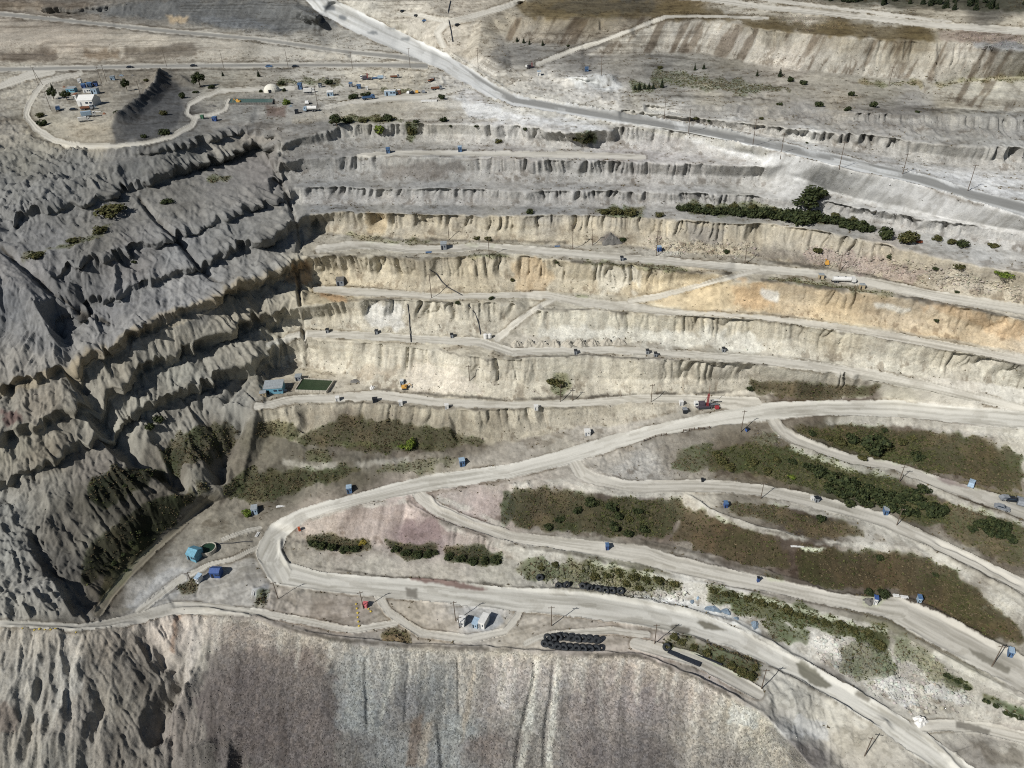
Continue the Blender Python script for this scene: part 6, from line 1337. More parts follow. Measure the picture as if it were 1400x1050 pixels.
hut('hut', 411, 122, 5.5, 3.6, 3, M_BLUE, M_BLUE, 0, 'tall blue hut at the entrance of the truck yard', 'hut', 'flat', 1, True, g_up)
hut('hut', 438, 119, 4.5, 2.2, 2.2, M_GREY, M_DARK, 0, 'dark hut at the back of the truck yard', 'hut', 'flat', 1, True, g_up)
hut('hut', 452, 131, 9, 2.4, 3.2, M_LBLUE, M_WHITE, 6, 'white roofed hut on its own dirt island in the truck yard', 'hut', 'mono', 1, True, g_up)
hut('container', 406, 155, 4.5, 2.0, 2.2, M_DARK, M_DARK, 0, 'small black container below the white van in the truck yard', 'container', 'flat', 0, True, g_up)
hut('hut', 480, 119, 5, 2.2, 2.2, M_GREY, M_BLUE, 0, 'grey hut with a blue roof behind the truck yard', 'hut', 'mono', 1, True, g_up)
hut('hut', 491, 121, 5.5, 2.3, 2.4, M_BLUE, M_BLUE, 0, 'blue hut next to the bushes right of the truck yard', 'hut', 'flat', 1, True, g_up)
hut('hut', 502, 123, 3.5, 1.8, 1.8, M_WHITE, M_WHITE, 0, 'tiny white box beside the blue hut near the bushes', 'hut', 'flat', 0, True, g_up)
hut('trailer', 534, 130, 17, 2.8, 3, M_LBLUE, M_WHITE, -2, 'long white trailer below the strip of yellow weeds', 'trailer', 'flat', 3, True, g_up)
hut('cabin', 546, 129, 4.5, 2.6, 2.2, M_RUST, M_WHITE, -2, 'narrow brown cabin at the right end of the long white trailer', 'cabin', 'flat', 1, True, g_up)
hut('hut', 294, 165, 6, 2.2, 2.6, M_DBLUE, M_BLUE, 0, 'blue hut at the bend of the ring track below the small pond', 'hut', 'flat', 1)
hut('container', 277, 162, 4, 1.8, 2, M_GREEN, M_GREEN, 0, 'small green container left of the blue hut on the ring track', 'container', 'flat', 0)
hut('booth', 531, 209, 5.5, 2.6, 2.2, M_BLUE, M_BLUE, 0, 'blue booth, left one of the pair on the upper bench track', 'booth', 'flat', 1, True, g_bl)
hut('booth', 629, 207, 5.5, 2.6, 2.2, M_BLUE, M_LBLUE, 0, 'blue booth, right one of the pair on the upper bench track', 'booth', 'flat', 1, True, g_bl)
hut('booth', 802, 97, 5, 2.4, 2.2, M_BLUE, M_BLUE, 0, 'blue booth behind the white heap at the top of the pit', 'booth', 'flat', 1, True, g_bl)
hut('hut', 737, 103, 5, 2.6, 2.4, M_WHITE, M_LBLUE, 0, 'white hut on the sand left of the white heap', 'hut', 'flat', 1)
hut('booth', 632, 635, 8, 2.7, 2.2, M_BLUE, M_LBLUE, 10, 'blue booth beside the main haul road below the grassy ledge', 'booth', 'flat', 1, True, g_bl)
hut('booth', 478, 671, 7.5, 2.6, 2.2, M_BLUE, M_LBLUE, 8, 'blue booth on the bank of the main haul road nearer the hairpin', 'booth', 'flat', 1, True, g_bl)
hut('booth', 349, 700, 8.5, 2.8, 2.4, M_LBLUE, M_GREYR, 8, 'grey blue booth outside the hairpin above the green weeds', 'booth', 'mono', 1, True, g_bl)
hut('booth', 992, 692, 5, 2.0, 1.8, M_DBLUE, M_BLUE, 0, 'blue booth on the pale patch above the brown slope', 'booth', 'flat', 1, True, g_bl)
hut('booth', 830, 750, 4.5, 2.2, 1.6, M_DBLUE, M_BLUE, 0, 'blue booth on the wide inner road by the tyre marks', 'booth', 'flat', 1, True, g_bl)
hut('booth', 1210, 702, 6, 2.4, 2.0, M_BLUE, M_GREYR, -10, 'blue booth on the road below the dense hedge', 'booth', 'flat', 1, True, g_bl)
hut('booth', 1380, 895, 6.5, 2.2, 2.0, M_BLUE, M_LBLUE, -25, 'blue booth at the far right edge of the lower road', 'booth', 'flat', 1, True, g_bl)
hut('booth', 1255, 824, 5, 2.4, 1.8, M_LBLUE, M_BLUE, -15, 'pale blue booth on the edge of the wide lower road beside white slabs', 'booth', 'flat', 1, True, g_bl)
hut('booth', 901, 343, 5.5, 2.4, 2.0, M_DBLUE, M_LBLUE, 0, 'blue and white box on the rubble ledge below the orange cliff', 'booth', 'flat', 1, True, g_bl)
hut('hut', 607, 340, 8.5, 2.8, 2.6, M_GREY, M_GREYR, 0, 'grey hut beside the bench road under the orange cliff', 'hut', 'mono', 1)
hut('shed', 466, 389, 11, 2.6, 3.2, M_GREY, M_HEAPD, 4, 'low dark shed at the foot of the cliff above the sandy bench', 'shed', 'mono', 1)
for (x, y, lb) in ((448, 454, 'left of three on the bench below the pale cliff'), (515, 456, 'middle of three on the bench below the pale cliff'), (618, 461, 'right of three on the bench below the pale cliff'),
                   (787, 483, 'on the lower bench road below the white rubble heaps'), (885, 483, 'left of a close pair on the lower bench road'), (896, 487, 'right of a close pair on the lower bench road'), (989, 480, 'at the foot of the cream cliff furthest right'), (850, 356, 'on the weedy lip of the bench road')):
    hut('cable_box', x, y, 4.2, 1.7, 1.6, M_GREY, M_DARK, 0, 'dark cable box ' + lb, 'cable box', 'flat', 0, True, 'dark cable boxes on the benches')
for (x, y, lb) in ((1122, 381, 'left of the white tanker on the bench road'), (1178, 394, 'right of the white tanker on the bench road')):
    hut('cable_box', x, y, 7, 1.9, 1.8, M_TAN, M_GREYR, -10, 'pale cable box ' + lb, 'cable box', 'flat', 0, True, 'pale cable boxes by the tanker')
hut('pump_house', 376, 534, 28, 3.0, 5.5, M_TEAL, M_GREYR, 3, 'teal building with a grey roof at the left end of the pond bench', 'building', 'mono', 3)
hut('hut', 360, 540, 9, 1.8, 2.2, M_TAN, M_GREYR, 10, 'low hut in front of the teal building', 'hut', 'flat', 1)
hut('hut', 409, 519, 9, 2.4, 2.4, M_GREY, M_GREYR, 0, 'grey hut at the back left corner of the walled green pond', 'hut', 'flat', 1)
for (x, y, lb, dk) in ((462, 547, 'white box on the pond bench, nearest the green pond', 0), (513, 549, 'black box on the pond bench between two white ones', 1), (548, 553, 'white box on the pond bench below the orange machine', 0), (611, 558, 'white box on the pond bench, right of the one below the orange machine', 0), (733, 559, 'white box on the pond bench near the middle of its road', 0), (931, 553, 'white box on the pond bench just left of the drilling rig', 0)):
    hut('switch_box', x, y, 5.5 if not dk else 7, 1.8, 1.5, M_DARK if dk else M_WHITE, M_DARK if dk else M_WHITE, 5, lb, 'switch box', 'flat', 0, True, g_wb)
hut('switch_box', 803, 594, 8.5, 2.2, 2.0, M_WHITE, M_WHITE, 0, 'white box standing alone on sand above the main haul road', 'switch box', 'flat', 1)
hut('hut', 936, 563, 6, 1.7, 1.8, M_DARK, M_GREY, 0, 'dark low hut on the bank below the drilling rig', 'hut', 'flat', 0)
hut('building', 268, 761, 16, 3.2, 4.5, M_TEAL, M_TEAL, -22, 'teal pump building beside the round tank inside the hairpin', 'building', 'gable', 2)
hut('cabin', 297, 786, 15, 2.8, 3.0, M_DBLUE, M_DBLUE, -6, 'bright blue cabin with white windows on the apron', 'cabin', 'gable', 2)
hut('cabin', 273, 794, 7, 2.6, 2.4, M_WHITE, M_LBLUE, -25, 'small white cabin in front of the blue cabin', 'cabin', 'mono', 1)
hut('cabin', 632, 853, 9, 2.6, 2.6, M_WHITE, M_WHITE, -14, 'white cabin, leftmost of the three on the gravel patch', 'cabin', 'flat', 1)
hut('cabin', 651, 855, 8.5, 2.2, 2.4, M_LBLUE, M_LBLUE, -24, 'pale blue cabin, middle of the three on the gravel patch', 'cabin', 'mono', 1)
hut('cabin', 662, 853, 9.5, 3.0, 4.4, M_WHITE, M_WHITE, -24, 'tall white cabin, rightmost of the three on the gravel patch', 'cabin', 'flat', 1)
hut('box', 500, 829, 6.5, 1.7, 1.6, M_PINK, M_PINK, -12, 'faded red box beside a power pole on the main level', 'box', 'flat', 0)
hut('cabin', 1196, 824, 5, 2.6, 1.8, M_WHITE, M_DBLUE, -20, 'white cabin at a dark heap beside the wide lower road', 'cabin', 'flat', 1)
hut('box', 1116, 685, 5.5, 1.8, 1.6, M_GREY, M_DARK, 0, 'dark box on the inner road left of the dense hedge', 'box', 'flat', 0)
hut('box', 1110, 683, 3.5, 1.2, 1.2, M_WHITE, M_WHITE, 0, 'small white box left of the dark box on the inner road', 'box', 'flat', 0)
hut('box', 960, 658, 3, 1.2, 1.0, M_DARK, M_DARK, 0, 'small black box on the inner road in front of the grey cliff', 'box', 'flat', 0)
hut('box', 1021, 589, 4, 1.3, 1.1, M_DBLUE, M_DARK, 30, 'dark blue bin at the foot of the pole on the roadside mound', 'bin', 'flat', 0)
hut('box', 1036, 795, 3, 2.0, 0.8, M_DBLUE, M_DARK, 0, 'narrow dark blue post box on the inner road', 'box', 'flat', 0)
# ------------------------------------------------ slabs, sheets and flat things
def slab(name, x, y, w, d, h, m, yaw, label, cat, tilt=0.0, z=0.0):
    key = ('slab', x, y)
    mb = MB(); nseg = 6
    for i in range(nseg):
        mb.box(((i + 0.5) / nseg * w - w / 2, 0.03 * math.sin(i * 2.1), 0.04 * math.sin(i * 1.3)), (w / nseg * 1.002 - 0.01 * (i % 2), d * (1 + 0.04 * math.sin(i * 3)), h), bev=min(h, 0.2) * 0.2)
    design(key, [(None, mb.mesh(name, m), None, None)])
    p = seat(x, y, 0.5, 0.0); p.z += h / 2 + z
    return place(key, name, p, math.radians(yaw), label, cat, tilt=(tilt, 0))
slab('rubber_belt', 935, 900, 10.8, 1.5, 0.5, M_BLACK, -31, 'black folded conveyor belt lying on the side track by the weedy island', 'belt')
slab('pipe_bundle', 962, 899, 12.0, 0.5, 0.35, M_BLACK, -30, 'thin dark pipe lying along the weedy island beside the belt', 'pipe')
slab('roof_sheet', 384, 692, 3.8, 1.2, 0.25, M_WHITE, 12, 'white sheet lying at the roadside near the hairpin', 'sheet')
slab('roof_sheet', 352, 731, 1.1, 2.6, 0.3, M_WHITE, -10, 'white sheet leaning at the outer edge of the hairpin', 'sheet')
slab('roof_sheet', 346, 811, 1.1, 2.4, 0.3, M_WHITE, 5, 'white sheet beside the brown patch below the hairpin', 'sheet')
slab('concrete_slab', 1225, 815, 2.0, 1.2, 0.4, M_WHITE, -8, 'white slab, left of two at the edge of the wide lower road', 'slab')
slab('concrete_slab', 1236, 818, 2.4, 1.2, 0.4, M_WHITE, -12, 'white slab, right of two at the edge of the wide lower road', 'slab')
slab('orange_banner', 410, 727, 0.8, 0.7, 2.0, M_ORED, 20, 'orange red banner standing inside the hairpin', 'banner')
slab('tarpaulin', 586, 345, 2.8, 1.4, 0.3, M_BLUE, 6, 'blue tarpaulin on the bench road left of the grey hut', 'tarpaulin')
slab('tarpaulin', 762, 337, 2.6, 1.0, 0.3, M_BLUE, 0, 'blue tarpaulin on the bench road left of the orange cliff pole', 'tarpaulin')
slab('concrete_slab', 587, 139, 9.0, 2.4, 0.8, M_WHITE, -3, 'long white slab at the lip of the cliff below the row of cars', 'slab')
slab('concrete_slab', 134, 153, 3.5, 1.4, 0.3, M_WHITE, 8, 'white slab lying right of the white roofed shed', 'slab')
slab('steel_plate', 764, 869, 2.2, 1.6, 0.7, M_BLACK, 20, 'dark block of scrap behind the big heap of tyres', 'scrap block')
slab('warning_post', 548, 529, 0.35, 0.35, 1.6, M_WHITE, 0, 'white post left of the orange machine', 'post')
slab('concrete_slab', 1090, 748, 4.5, 0.7, 0.3, M_WHITE, -5, 'white slab lying in scrub below the inner road', 'slab')
# ------------------------------------------------ tyres
def tyre_mesh():
    mb = MB()
    prof = [(0.62, -0.36), (0.70, -0.42), (1.05, -0.47), (1.24, -0.44), (1.32, -0.34), (1.34, 0.0), (1.32, 0.34), (1.24, 0.44), (1.05, 0.47), (0.70, 0.42), (0.62, 0.36), (0.60, 0.0), (0.62, -0.36)]
    mb.lathe(prof, 28, 'Y')
    for k in range(24):
        a = 2 * math.pi * k / 24
        for s_ in (-1, 1):
            c = Vector((1.34 * math.cos(a + 0.06 * s_), s_ * 0.22, 1.34 * math.sin(a + 0.06 * s_)))
            r = bmesh.ops.create_cube(mb.bm, size=1.0)['verts']
            bmesh.ops.transform(mb.bm, matrix=Matrix.Translation(c) @ Matrix.Rotation(-a, 4, 'Y') @ Matrix.Diagonal((0.10, 0.34, 0.16, 1)), verts=r)
    return mb.mesh('tyre', M_RUB)
design('tyre', [(None, tyre_mesh(), None, None)])
ORD = ['first', 'second', 'third', 'fourth', 'fifth', 'sixth', 'seventh', 'eighth', 'ninth', 'tenth', 'eleventh', 'twelfth', 'thirteenth', 'fourteenth', 'fifteenth', 'sixteenth', 'seventeenth', 'eighteenth', 'nineteenth', 'twentieth']
front = [(745, 883), (753.6, 885), (762.4, 887), (771.6, 888), (780, 888), (789, 889), (798, 890), (807, 890), (816.4, 890)]
backr = [(749, 879), (757, 879), (764.4, 878), (773.6, 878), (782, 879), (790, 880), (798.4, 880), (807, 881), (816.4, 882)]
for i, (x, y) in enumerate(front):
    p = seat(x, y, 1.0, 0.05); place('tyre', 'tyre', p + Vector((0, 0, 1.25)), math.radians(random.uniform(-22, 22) - 12), 'huge black tyre in the front row of the big heap, %s from the left' % ORD[i], 'tyre', 'tyres of the big heap', 1.0, (math.radians(-14), 0))
for i, (x, y) in enumerate(backr):
    p = seat(x, y - 1, 1.0, 0.05); place('tyre', 'tyre', p + Vector((0, 0.6, 1.75)), math.radians(random.uniform(-22, 22) - 12), 'huge black tyre in the back row of the big heap, %s from the left' % ORD[i], 'tyre', 'tyres of the big heap', 1.0, (math.radians(-16), 0))
row = [(738, 792), (764, 804), (775, 803), (797, 805), (806, 807), (818, 808), (828, 809.5), (837, 810), (848, 810.5)]
for i, (x, y) in enumerate(row):
    p = seat(x, y, 1.0, 0.05); place('tyre', 'tyre', p + Vector((0, 0, 1.2)), math.radians(random.uniform(-35, 35)), 'huge black tyre in the row below green weeds, %s from the left' % ORD[i], 'tyre', 'tyres in the row by the main road', 0.98, (math.radians(-18), 0))
place('tyre', 'tyre', seat(911, 887, 1.0, 0.0) + Vector((0, 0, 0.9)), 0.3, 'single dark tyre at the tip of the weedy island in the main road', 'tyre', None, 0.95, (math.radians(-60), 0))
# ------------------------------------------------ cars, trucks and machines
def wheel_parts(parts, xs, ys, r, wdt, z=None):
    for x in xs:
        for y in ys:
            sgn = 1 if y > 0 else -1
            parts.append(('wheel', MB().cyl((x, y - wdt / 2 * sgn, r), (x, y + wdt / 2 * sgn, r), r, r, 12).mesh('wheel', M_RUB), None, None)); k = len(parts) - 1
            parts.append(('rim', MB().cyl((x, y + wdt / 2 * sgn - 0.02 * sgn, r), (x, y + wdt / 2 * sgn + 0.03 * sgn, r), r * 0.55, r * 0.5, 8).mesh('rim', M_STEEL), k, None))
def car_design(key, m):
    parts = []
    parts.append(('body', MB().prism([(-2.1, 0.35), (2.1, 0.35), (2.15, 0.75), (1.9, 0.95), (1.0, 1.02), (-1.9, 1.05), (-2.15, 0.8)], -0.85, 0.85).mesh('body', m), None, None))
    parts.append(('roof', MB().prism([(1.0, 1.02), (0.4, 1.5), (-1.2, 1.52), (-1.85, 1.05)], -0.74, 0.74).mesh('roof', m), None, None))
    parts.append(('windscreen', MB().prism([(1.03, 1.04), (0.44, 1.5), (0.40, 1.47), (0.96, 1.02)], -0.66, 0.66).mesh('windscreen', M_GLASS), None, None))
    for y in (-0.755, 0.755):
        parts.append(('side_window', MB().prism([(0.75, 1.08), (0.32, 1.43), (-1.1, 1.44), (-1.55, 1.08)], y - 0.015, y + 0.015).mesh('side_window', M_GLASS), None, None))
    for y in (-0.6, 0.6):
        parts.append(('headlight', MB().box((2.14, y, 0.7), (0.06, 0.32, 0.16)).mesh('headlight', M_WHITE), None, None))
    wheel_parts(parts, (-1.35, 1.35), (-0.8, 0.8), 0.34, 0.24)
    return design(key, parts)
for nm, m in (('white', M_WHITE), ('grey', M_GREY), ('dark', M_DARK), ('blue', M_BLUE), ('yellow', M_ORNG), ('pale', M_LBLUE)): car_design(('car', nm), m)
def truck_design(key, cab, body, kind='box'):
    parts = []
    parts.append(('chassis', MB().box((0, 0, 0.8), (7.4, 0.9, 0.3)).mesh('chassis', M_DARK), None, None))
    parts.append(('cab', MB().prism([(2.0, 0.75), (3.75, 0.75), (3.8, 1.6), (3.45, 2.6), (2.0, 2.7)], -1.15, 1.15).mesh('cab', cab), None, None)); ci = len(parts) - 1
    parts.append(('windscreen', MB().prism([(3.80, 1.68), (3.50, 2.52), (3.46, 2.5), (3.76, 1.66)], -1.0, 1.0).mesh('windscreen', M_GLASS), ci, None))
    for y in (-1.16, 1.16): parts.append(('side_window', MB().box((2.9, y, 2.1), (0.8, 0.03, 0.6)).mesh('side_window', M_GLASS), ci, None))
    if kind == 'box': parts.append(('cargo_box', MB().box((-0.95, 0, 2.1), (5.4, 2.4, 2.2), bev=0.05).mesh('cargo_box', body), None, None))
    elif kind == 'tank':
        mb = MB().cyl((-3.7, 0, 1.95), (1.7, 0, 1.95), 1.05, 1.05, 18); parts.append(('tank', mb.mesh('tank', body), None, None))
        parts.append(('hatch', MB().cyl((-1, 0, 2.95), (-1, 0, 3.2), 0.35, 0.35, 10).mesh('hatch', M_STEEL), len(parts) - 1, None))
    else:
        mb = MB(); mb.box((-0.95, 0, 1.15), (5.4, 2.3, 0.15)); mb.box((-0.95, -1.1, 1.55), (5.4, 0.1, 0.7)); mb.box((-0.95, 1.1, 1.55), (5.4, 0.1, 0.7)); mb.box((-3.6, 0, 1.55), (0.1, 2.1, 0.7)); mb.box((1.7, 0, 1.7), (0.1, 2.1, 1.0))
        parts.append(('flat_bed', mb.mesh('flat_bed', body), None, None))
    wheel_parts(parts, (-2.7, -1.5, 2.7), (-0.95, 0.95), 0.52, 0.35)
    return design(key, parts)
truck_design('truck_white', M_WHITE, M_WHITE); truck_design('truck_whiteblue', M_WHITE, M_BLUE, 'bed'); truck_design('truck_blue', M_BLUE, M_BLUE, 'bed'); truck_design('truck_tank', M_LBLUE, M_WHITE, 'tank'); truck_design('truck_dark', M_GREY, M_RUST, 'bed'); truck_design('truck_bluebox', M_WHITE, M_LBLUE)
g_c = 'cars parked in the upper yard'; g_t = 'trucks in the pit'
def veh(key, name, x, y, yaw, label, cat, group=None, sc=1.0):
    return place(key, name, seat(x, y, 1.2, 0.02), math.radians(yaw), label, cat, group, sc)
veh('truck_whiteblue', 'truck', 80, 151, 118, 'white and blue truck at the left side of the shed yard', 'truck', g_t)
veh('truck_bluebox', 'truck', 122, 160, 25, 'pale blue and white truck in front of the white roofed shed', 'truck', g_t)
veh('truck_white', 'truck', 116, 166, 25, 'white truck nearest the front edge of the shed yard', 'truck', g_t, 0.8)
veh(('car', 'dark'), 'car', 101, 151, 0, 'small dark car in the middle of the shed yard', 'car', g_c)
veh('truck_dark', 'truck', 120, 150, 5, 'rusty flat bed truck just below the white roofed shed', 'truck', g_t)
veh('truck_white', 'truck', 423, 127, 5, 'white truck on a dirt island in the truck yard', 'truck', g_t, 0.9)
veh(('car', 'white'), 'van', 420, 142, 100, 'white van by the pole in the truck yard', 'van', None, 1.3)
veh('truck_tank', 'tanker_truck', 425, 152, 175, 'white tanker truck at the front of the truck yard', 'tanker truck', g_t)
veh('truck_blue', 'truck', 504, 136, 20, 'blue flat bed truck below the bushes in the upper yard', 'truck', g_t)
for i, (x, y, c, lb) in enumerate(((559, 128, 'white', 'white car, leftmost of the row right of the long white trailer'), (564, 128, 'dark', 'black car, second in the row right of the long white trailer'), (570, 127, 'yellow', 'yellow car in the row right of the long white trailer'), (579, 127, 'grey', 'grey car, rightmost of the row right of the long white trailer'))):
    veh(('car', c), 'car', x, y, 80 + 8 * i, lb, 'car', g_c)
veh('truck_dark', 'truck', 597, 123, 10, 'dark flat bed truck on the sand bank near the upper road', 'truck', g_t, 0.9)
veh('truck_blue', 'truck', 514, 108, 0, 'blue truck behind the small drilling rig, left of two', 'truck', g_t, 0.7)
veh('truck_bluebox', 'truck', 522, 108, 0, 'pale blue box truck behind the small drilling rig, right of two', 'truck', g_t, 0.7)
veh('truck_dark', 'truck', 540, 106, 10, 'dark truck on the slope right of the blue trucks', 'truck', g_t, 0.8)
veh('truck_dark', 'truck', 590, 111, 60, 'dark truck on the sand slope below the road junction', 'truck', g_t, 0.8)
for (x, y, c, yaw, lb) in ((178, 93, 'dark', 3, 'dark car driving on the upper road above the shed yard'), (265, 91, 'dark', 3, 'dark car on the upper road above the small pond'), (368, 92, 'blue', 2, 'blue car on the upper road, left of two near each other'), (404, 92, 'dark', 2, 'dark car on the upper road, right of two near each other'),
                           (551, 16, 'dark', 20, 'dark car, leftmost of three on the sand top right of the haul road'), (569, 22, 'dark', 70, 'dark car, middle of three on the sand top right of the haul road'), (581, 29, 'blue', 0, 'pale blue car, rightmost of three on the sand top right of the haul road'), (626, 35, 'dark', 40, 'dark car by the loop road at the top'),
                           (1328, 662, 'pale', 50, 'pale blue car on the narrow road beside the grey verge'), (1376, 683, 'grey', -10, 'pale grey car, leftmost of three parked at the right edge'), (1384, 685, 'dark', -15, 'dark car, middle of three parked at the right edge'), (1394, 687, 'grey', 60, 'light grey car, rightmost of three parked at the right edge'), (1369, 696, 'grey', -35, 'grey car on the lower lip of the narrow right road')):
    veh(('car', c), 'car', x, y, yaw, lb, 'car', None, 1.15)
def trailer_tank():
    p = []
    p.append(('tank', MB().cyl((-5.2, 0, 1.9), (3.2, 0, 1.9), 1.15, 1.15, 20).mesh('tank', M_WHITE, False), None, None))
    for x in (-3, 0.5): p.append(('hatch', MB().cyl((x, 0, 3.0), (x, 0, 3.25), 0.35, 0.35, 10).mesh('hatch', M_STEEL), 0, None))
    p.append(('chassis', MB().box((-0.6, 0, 0.75), (10.4, 0.9, 0.25)).mesh('chassis', M_DARK), None, None))
    p.append(('cab', MB().prism([(3.5, 0.7), (5.4, 0.7), (5.5, 1.7), (5.1, 2.8), (3.5, 2.9)], -1.15, 1.15).mesh('cab', M_WHITE), None, None)); k = len(p) - 1
    p.append(('windscreen', MB().prism([(5.5, 1.75), (5.16, 2.7), (5.1, 2.68), (5.44, 1.72)], -1, 1).mesh('windscreen', M_GLASS), k, None))
    wheel_parts(p, (-4.2, -3.0, 4.5), (-0.95, 0.95), 0.52, 0.35)
    return design('trailer_tank', p)
trailer_tank()
veh('trailer_tank', 'tanker_truck', 1153, 386, -9, 'long white tanker truck parked on the bench road above the orange cliff', 'tanker truck', g_t, 0.85)
def rig(key, mast, big=True):
    p = []
    tr = MB(); tr.box((0, -1.2, 0.5), (5, 0.6, 0.9), bev=0.2); p.append(('track', tr.mesh('track', M_RUB), None, None))
    tr = MB(); tr.box((0, 1.2, 0.5), (5, 0.6, 0.9), bev=0.2); p.append(('track', tr.mesh('track', M_RUB), None, None))
    p.append(('deck', MB().box((0, 0, 1.2), (7.4, 2.8, 0.4)).mesh('deck', M_PURP), None, None))
    p.append(('cab', MB().box((-3.4, 0, 2.3), (1.8, 2.0, 1.9), bev=0.15).mesh('cab', M_WHITE), None, None)); k = len(p) - 1
    p.append(('cab_window', MB().box((-3.4, -1.02, 2.6), (1.2, 0.04, 0.8)).mesh('cab_window', M_GLASS), k, None))
    p.append(('engine_house', MB().box((-0.9, 0.2, 2.1), (2.6, 2.0, 1.5), bev=0.1).mesh('engine_house', M_PURP), None, None))
    mb = MB()
    for dx in (-0.3, 0.3):
        for dy in (-0.3, 0.3): mb.box((1.2 + dx, -0.9 + dy, 1.4 + mast * 0.3), (0.12, 0.12, mast * 0.6))
    for i in range(int(mast * 0.6 / 0.7)):
        z = 1.6 + i * 0.7
        mb.cyl((0.9, -1.2, z), (1.5, -1.2, z + 0.6), 0.04, 0.04, 5); mb.cyl((0.9, -0.6, z), (1.5, -0.6, z + 0.6), 0.04, 0.04, 5)
        mb.box((1.2, -1.2, z), (0.66, 0.06, 0.08)); mb.box((1.2, -0.6, z), (0.66, 0.06, 0.08))
    p.append(('mast', mb.mesh('mast', M_RED), None, None)); k = len(p) - 1
    p.append(('drill_rod', MB().cyl((1.2, -0.9, 0.2), (1.2, -0.9, 1.4 + mast), 0.09, 0.07, 8).mesh('drill_rod', M_RUST), k, None))
    p.append(('hose', MB().cyl((1.5, -0.6, 1.4 + mast * 0.55), (-0.2, 0.3, 2.8), 0.07, 0.07, 6).mesh('hose', M_BLACK), None, None))
    if big:
        p.append(('boom', MB().box((4.6, 0.9, 3.0), (3.6, 0.4, 0.5)).box((3.0, 0.9, 2.2), (0.5, 0.4, 1.8)).mesh('boom', M_WHITE), None, None))
        p.append(('compressor', MB().box((5.2, -1.6, 0.95), (1.7, 1.3, 1.3), bev=0.12).mesh('compressor', M_RED), None, None))
        mb = MB()
        for i in range(5): mb.cyl((2.6, -0.5 + i * 0.25, 1.6), (6.2, -0.5 + i * 0.25, 1.6), 0.1, 0.1, 8)
        p.append(('pipe_rack', mb.mesh('pipe_rack', M_STEEL), None, None))
    for (x, y) in ((-2.6, -1.6), (-2.6, 1.6), (2.9, -1.6), (2.9, 1.6)): p.append(('jack', MB().cyl((x, y, 0), (x, y, 1.3), 0.13, 0.13, 8).mesh('jack', M_STEEL), None, None))
    return design(key, p)
rig('rig_big', 10.5); rig('rig_small', 5.5, False)
veh('rig_big', 'drilling_rig', 962, 557, 0, 'drilling rig with a tall red mast and white cab beside the haul road fork', 'drilling rig')
veh('rig_small', 'drilling_rig', 501, 109, 0, 'small drilling rig with a red mast on the slope above the truck yard', 'drilling rig', None, 0.9)
veh('rig_small', 'drilling_rig', 725, 93, 30, 'small drilling rig at the foot of the ramp left of the white heap', 'drilling rig', None, 0.75)
def loader(key, m):
    p = []
    for y in (-1.0, 1.0): p.append(('track', MB().box((0, y, 0.4), (3.0, 0.5, 0.8), bev=0.18).mesh('track', M_RUB), None, None))
    p.append(('house', MB().box((-0.4, 0, 1.4), (2.6, 2.2, 1.2), bev=0.1).mesh('house', m), None, None))
    p.append(('cab', MB().box((0.5, -0.55, 2.2), (1.2, 1.0, 1.2), bev=0.08).mesh('cab', m), None, None)); k = len(p) - 1
    p.append(('cab_window', MB().box((0.5, -1.06, 2.35), (0.9, 0.04, 0.7)).mesh('cab_window', M_GLASS), k, None))
    p.append(('boom', MB().cyl((0.8, 0.3, 1.6), (2.6, 0.3, 3.2), 0.2, 0.16, 6).mesh('boom', m), None, None))
    p.append(('stick', MB().cyl((2.6, 0.3, 3.2), (3.6, 0.3, 1.2), 0.15, 0.12, 6).mesh('stick', m), None, None))
    p.append(('bucket', MB().prism([(3.3, 0.4), (4.0, 0.4), (4.1, 1.1), (3.5, 1.3)], -0.2, 0.8).mesh('bucket', M_STEEL), None, None))
    return design(key, p)
loader('loader', M_ORNG)
veh('loader', 'excavator', 554, 531, 0, 'orange excavator in the weedy patch right of the green pond', 'excavator', None, 0.85)
veh('loader', 'excavator', 1130, 362, 80, 'small yellow excavator on the slope above the white tanker', 'excavator', None, 0.7)
veh('loader', 'excavator', 326, 141, 170, 'yellow brown excavator at the left end of the small upper pond', 'excavator', None, 0.9)
hut('hut', 550, 525, 5, 2.0, 1.6, M_LBLUE, M_WHITE, 0, 'pale blue hut right behind the orange excavator', 'hut', 'flat', 1)
# white twin tank on the bench
def tank_design():
    p = []
    for x, r in ((-0.9, 0.95), (0.95, 0.8)):
        p.append(('tank', MB().cyl((x, 0, 0), (x, 0, 1.9), r, r, 18).cyl((x, 0, 1.9), (x, 0, 2.15), r * 1.04, r * 0.3, 18).mesh('tank', M_WHITE), None, None))
    p.append(('pipe', MB().cyl((-0.9, -1.0, 0.3), (1.0, -0.9, 0.3), 0.08, 0.08, 6).mesh('pipe', M_STEEL), None, None))
    return design('twin_tank', p)
tank_design(); veh('twin_tank', 'water_tank', 667, 462, 0, 'white twin water tank at the foot of the pale cliff beside the ramp', 'water tank', None, 1.05)
# round tank with green water by the teal pump building
def round_tank():
    p = [('tank_wall', MB().lathe([(3.1, -0.4), (3.1, 1.5), (2.8, 1.5), (2.8, -0.4)], 28).mesh('tank_wall', M_CONC), None, None),
         ('water', MB().cyl((0, 0, 0.9), (0, 0, 1.1), 2.79, 2.79, 28).mesh('water', mat('green_water', (40, 62, 48), 0.15)), None, None)]
    return design('round_tank', p)
round_tank(); veh('round_tank', 'round_tank', 285, 752, 0, 'round concrete tank of dark green water behind the teal pump building', 'tank')
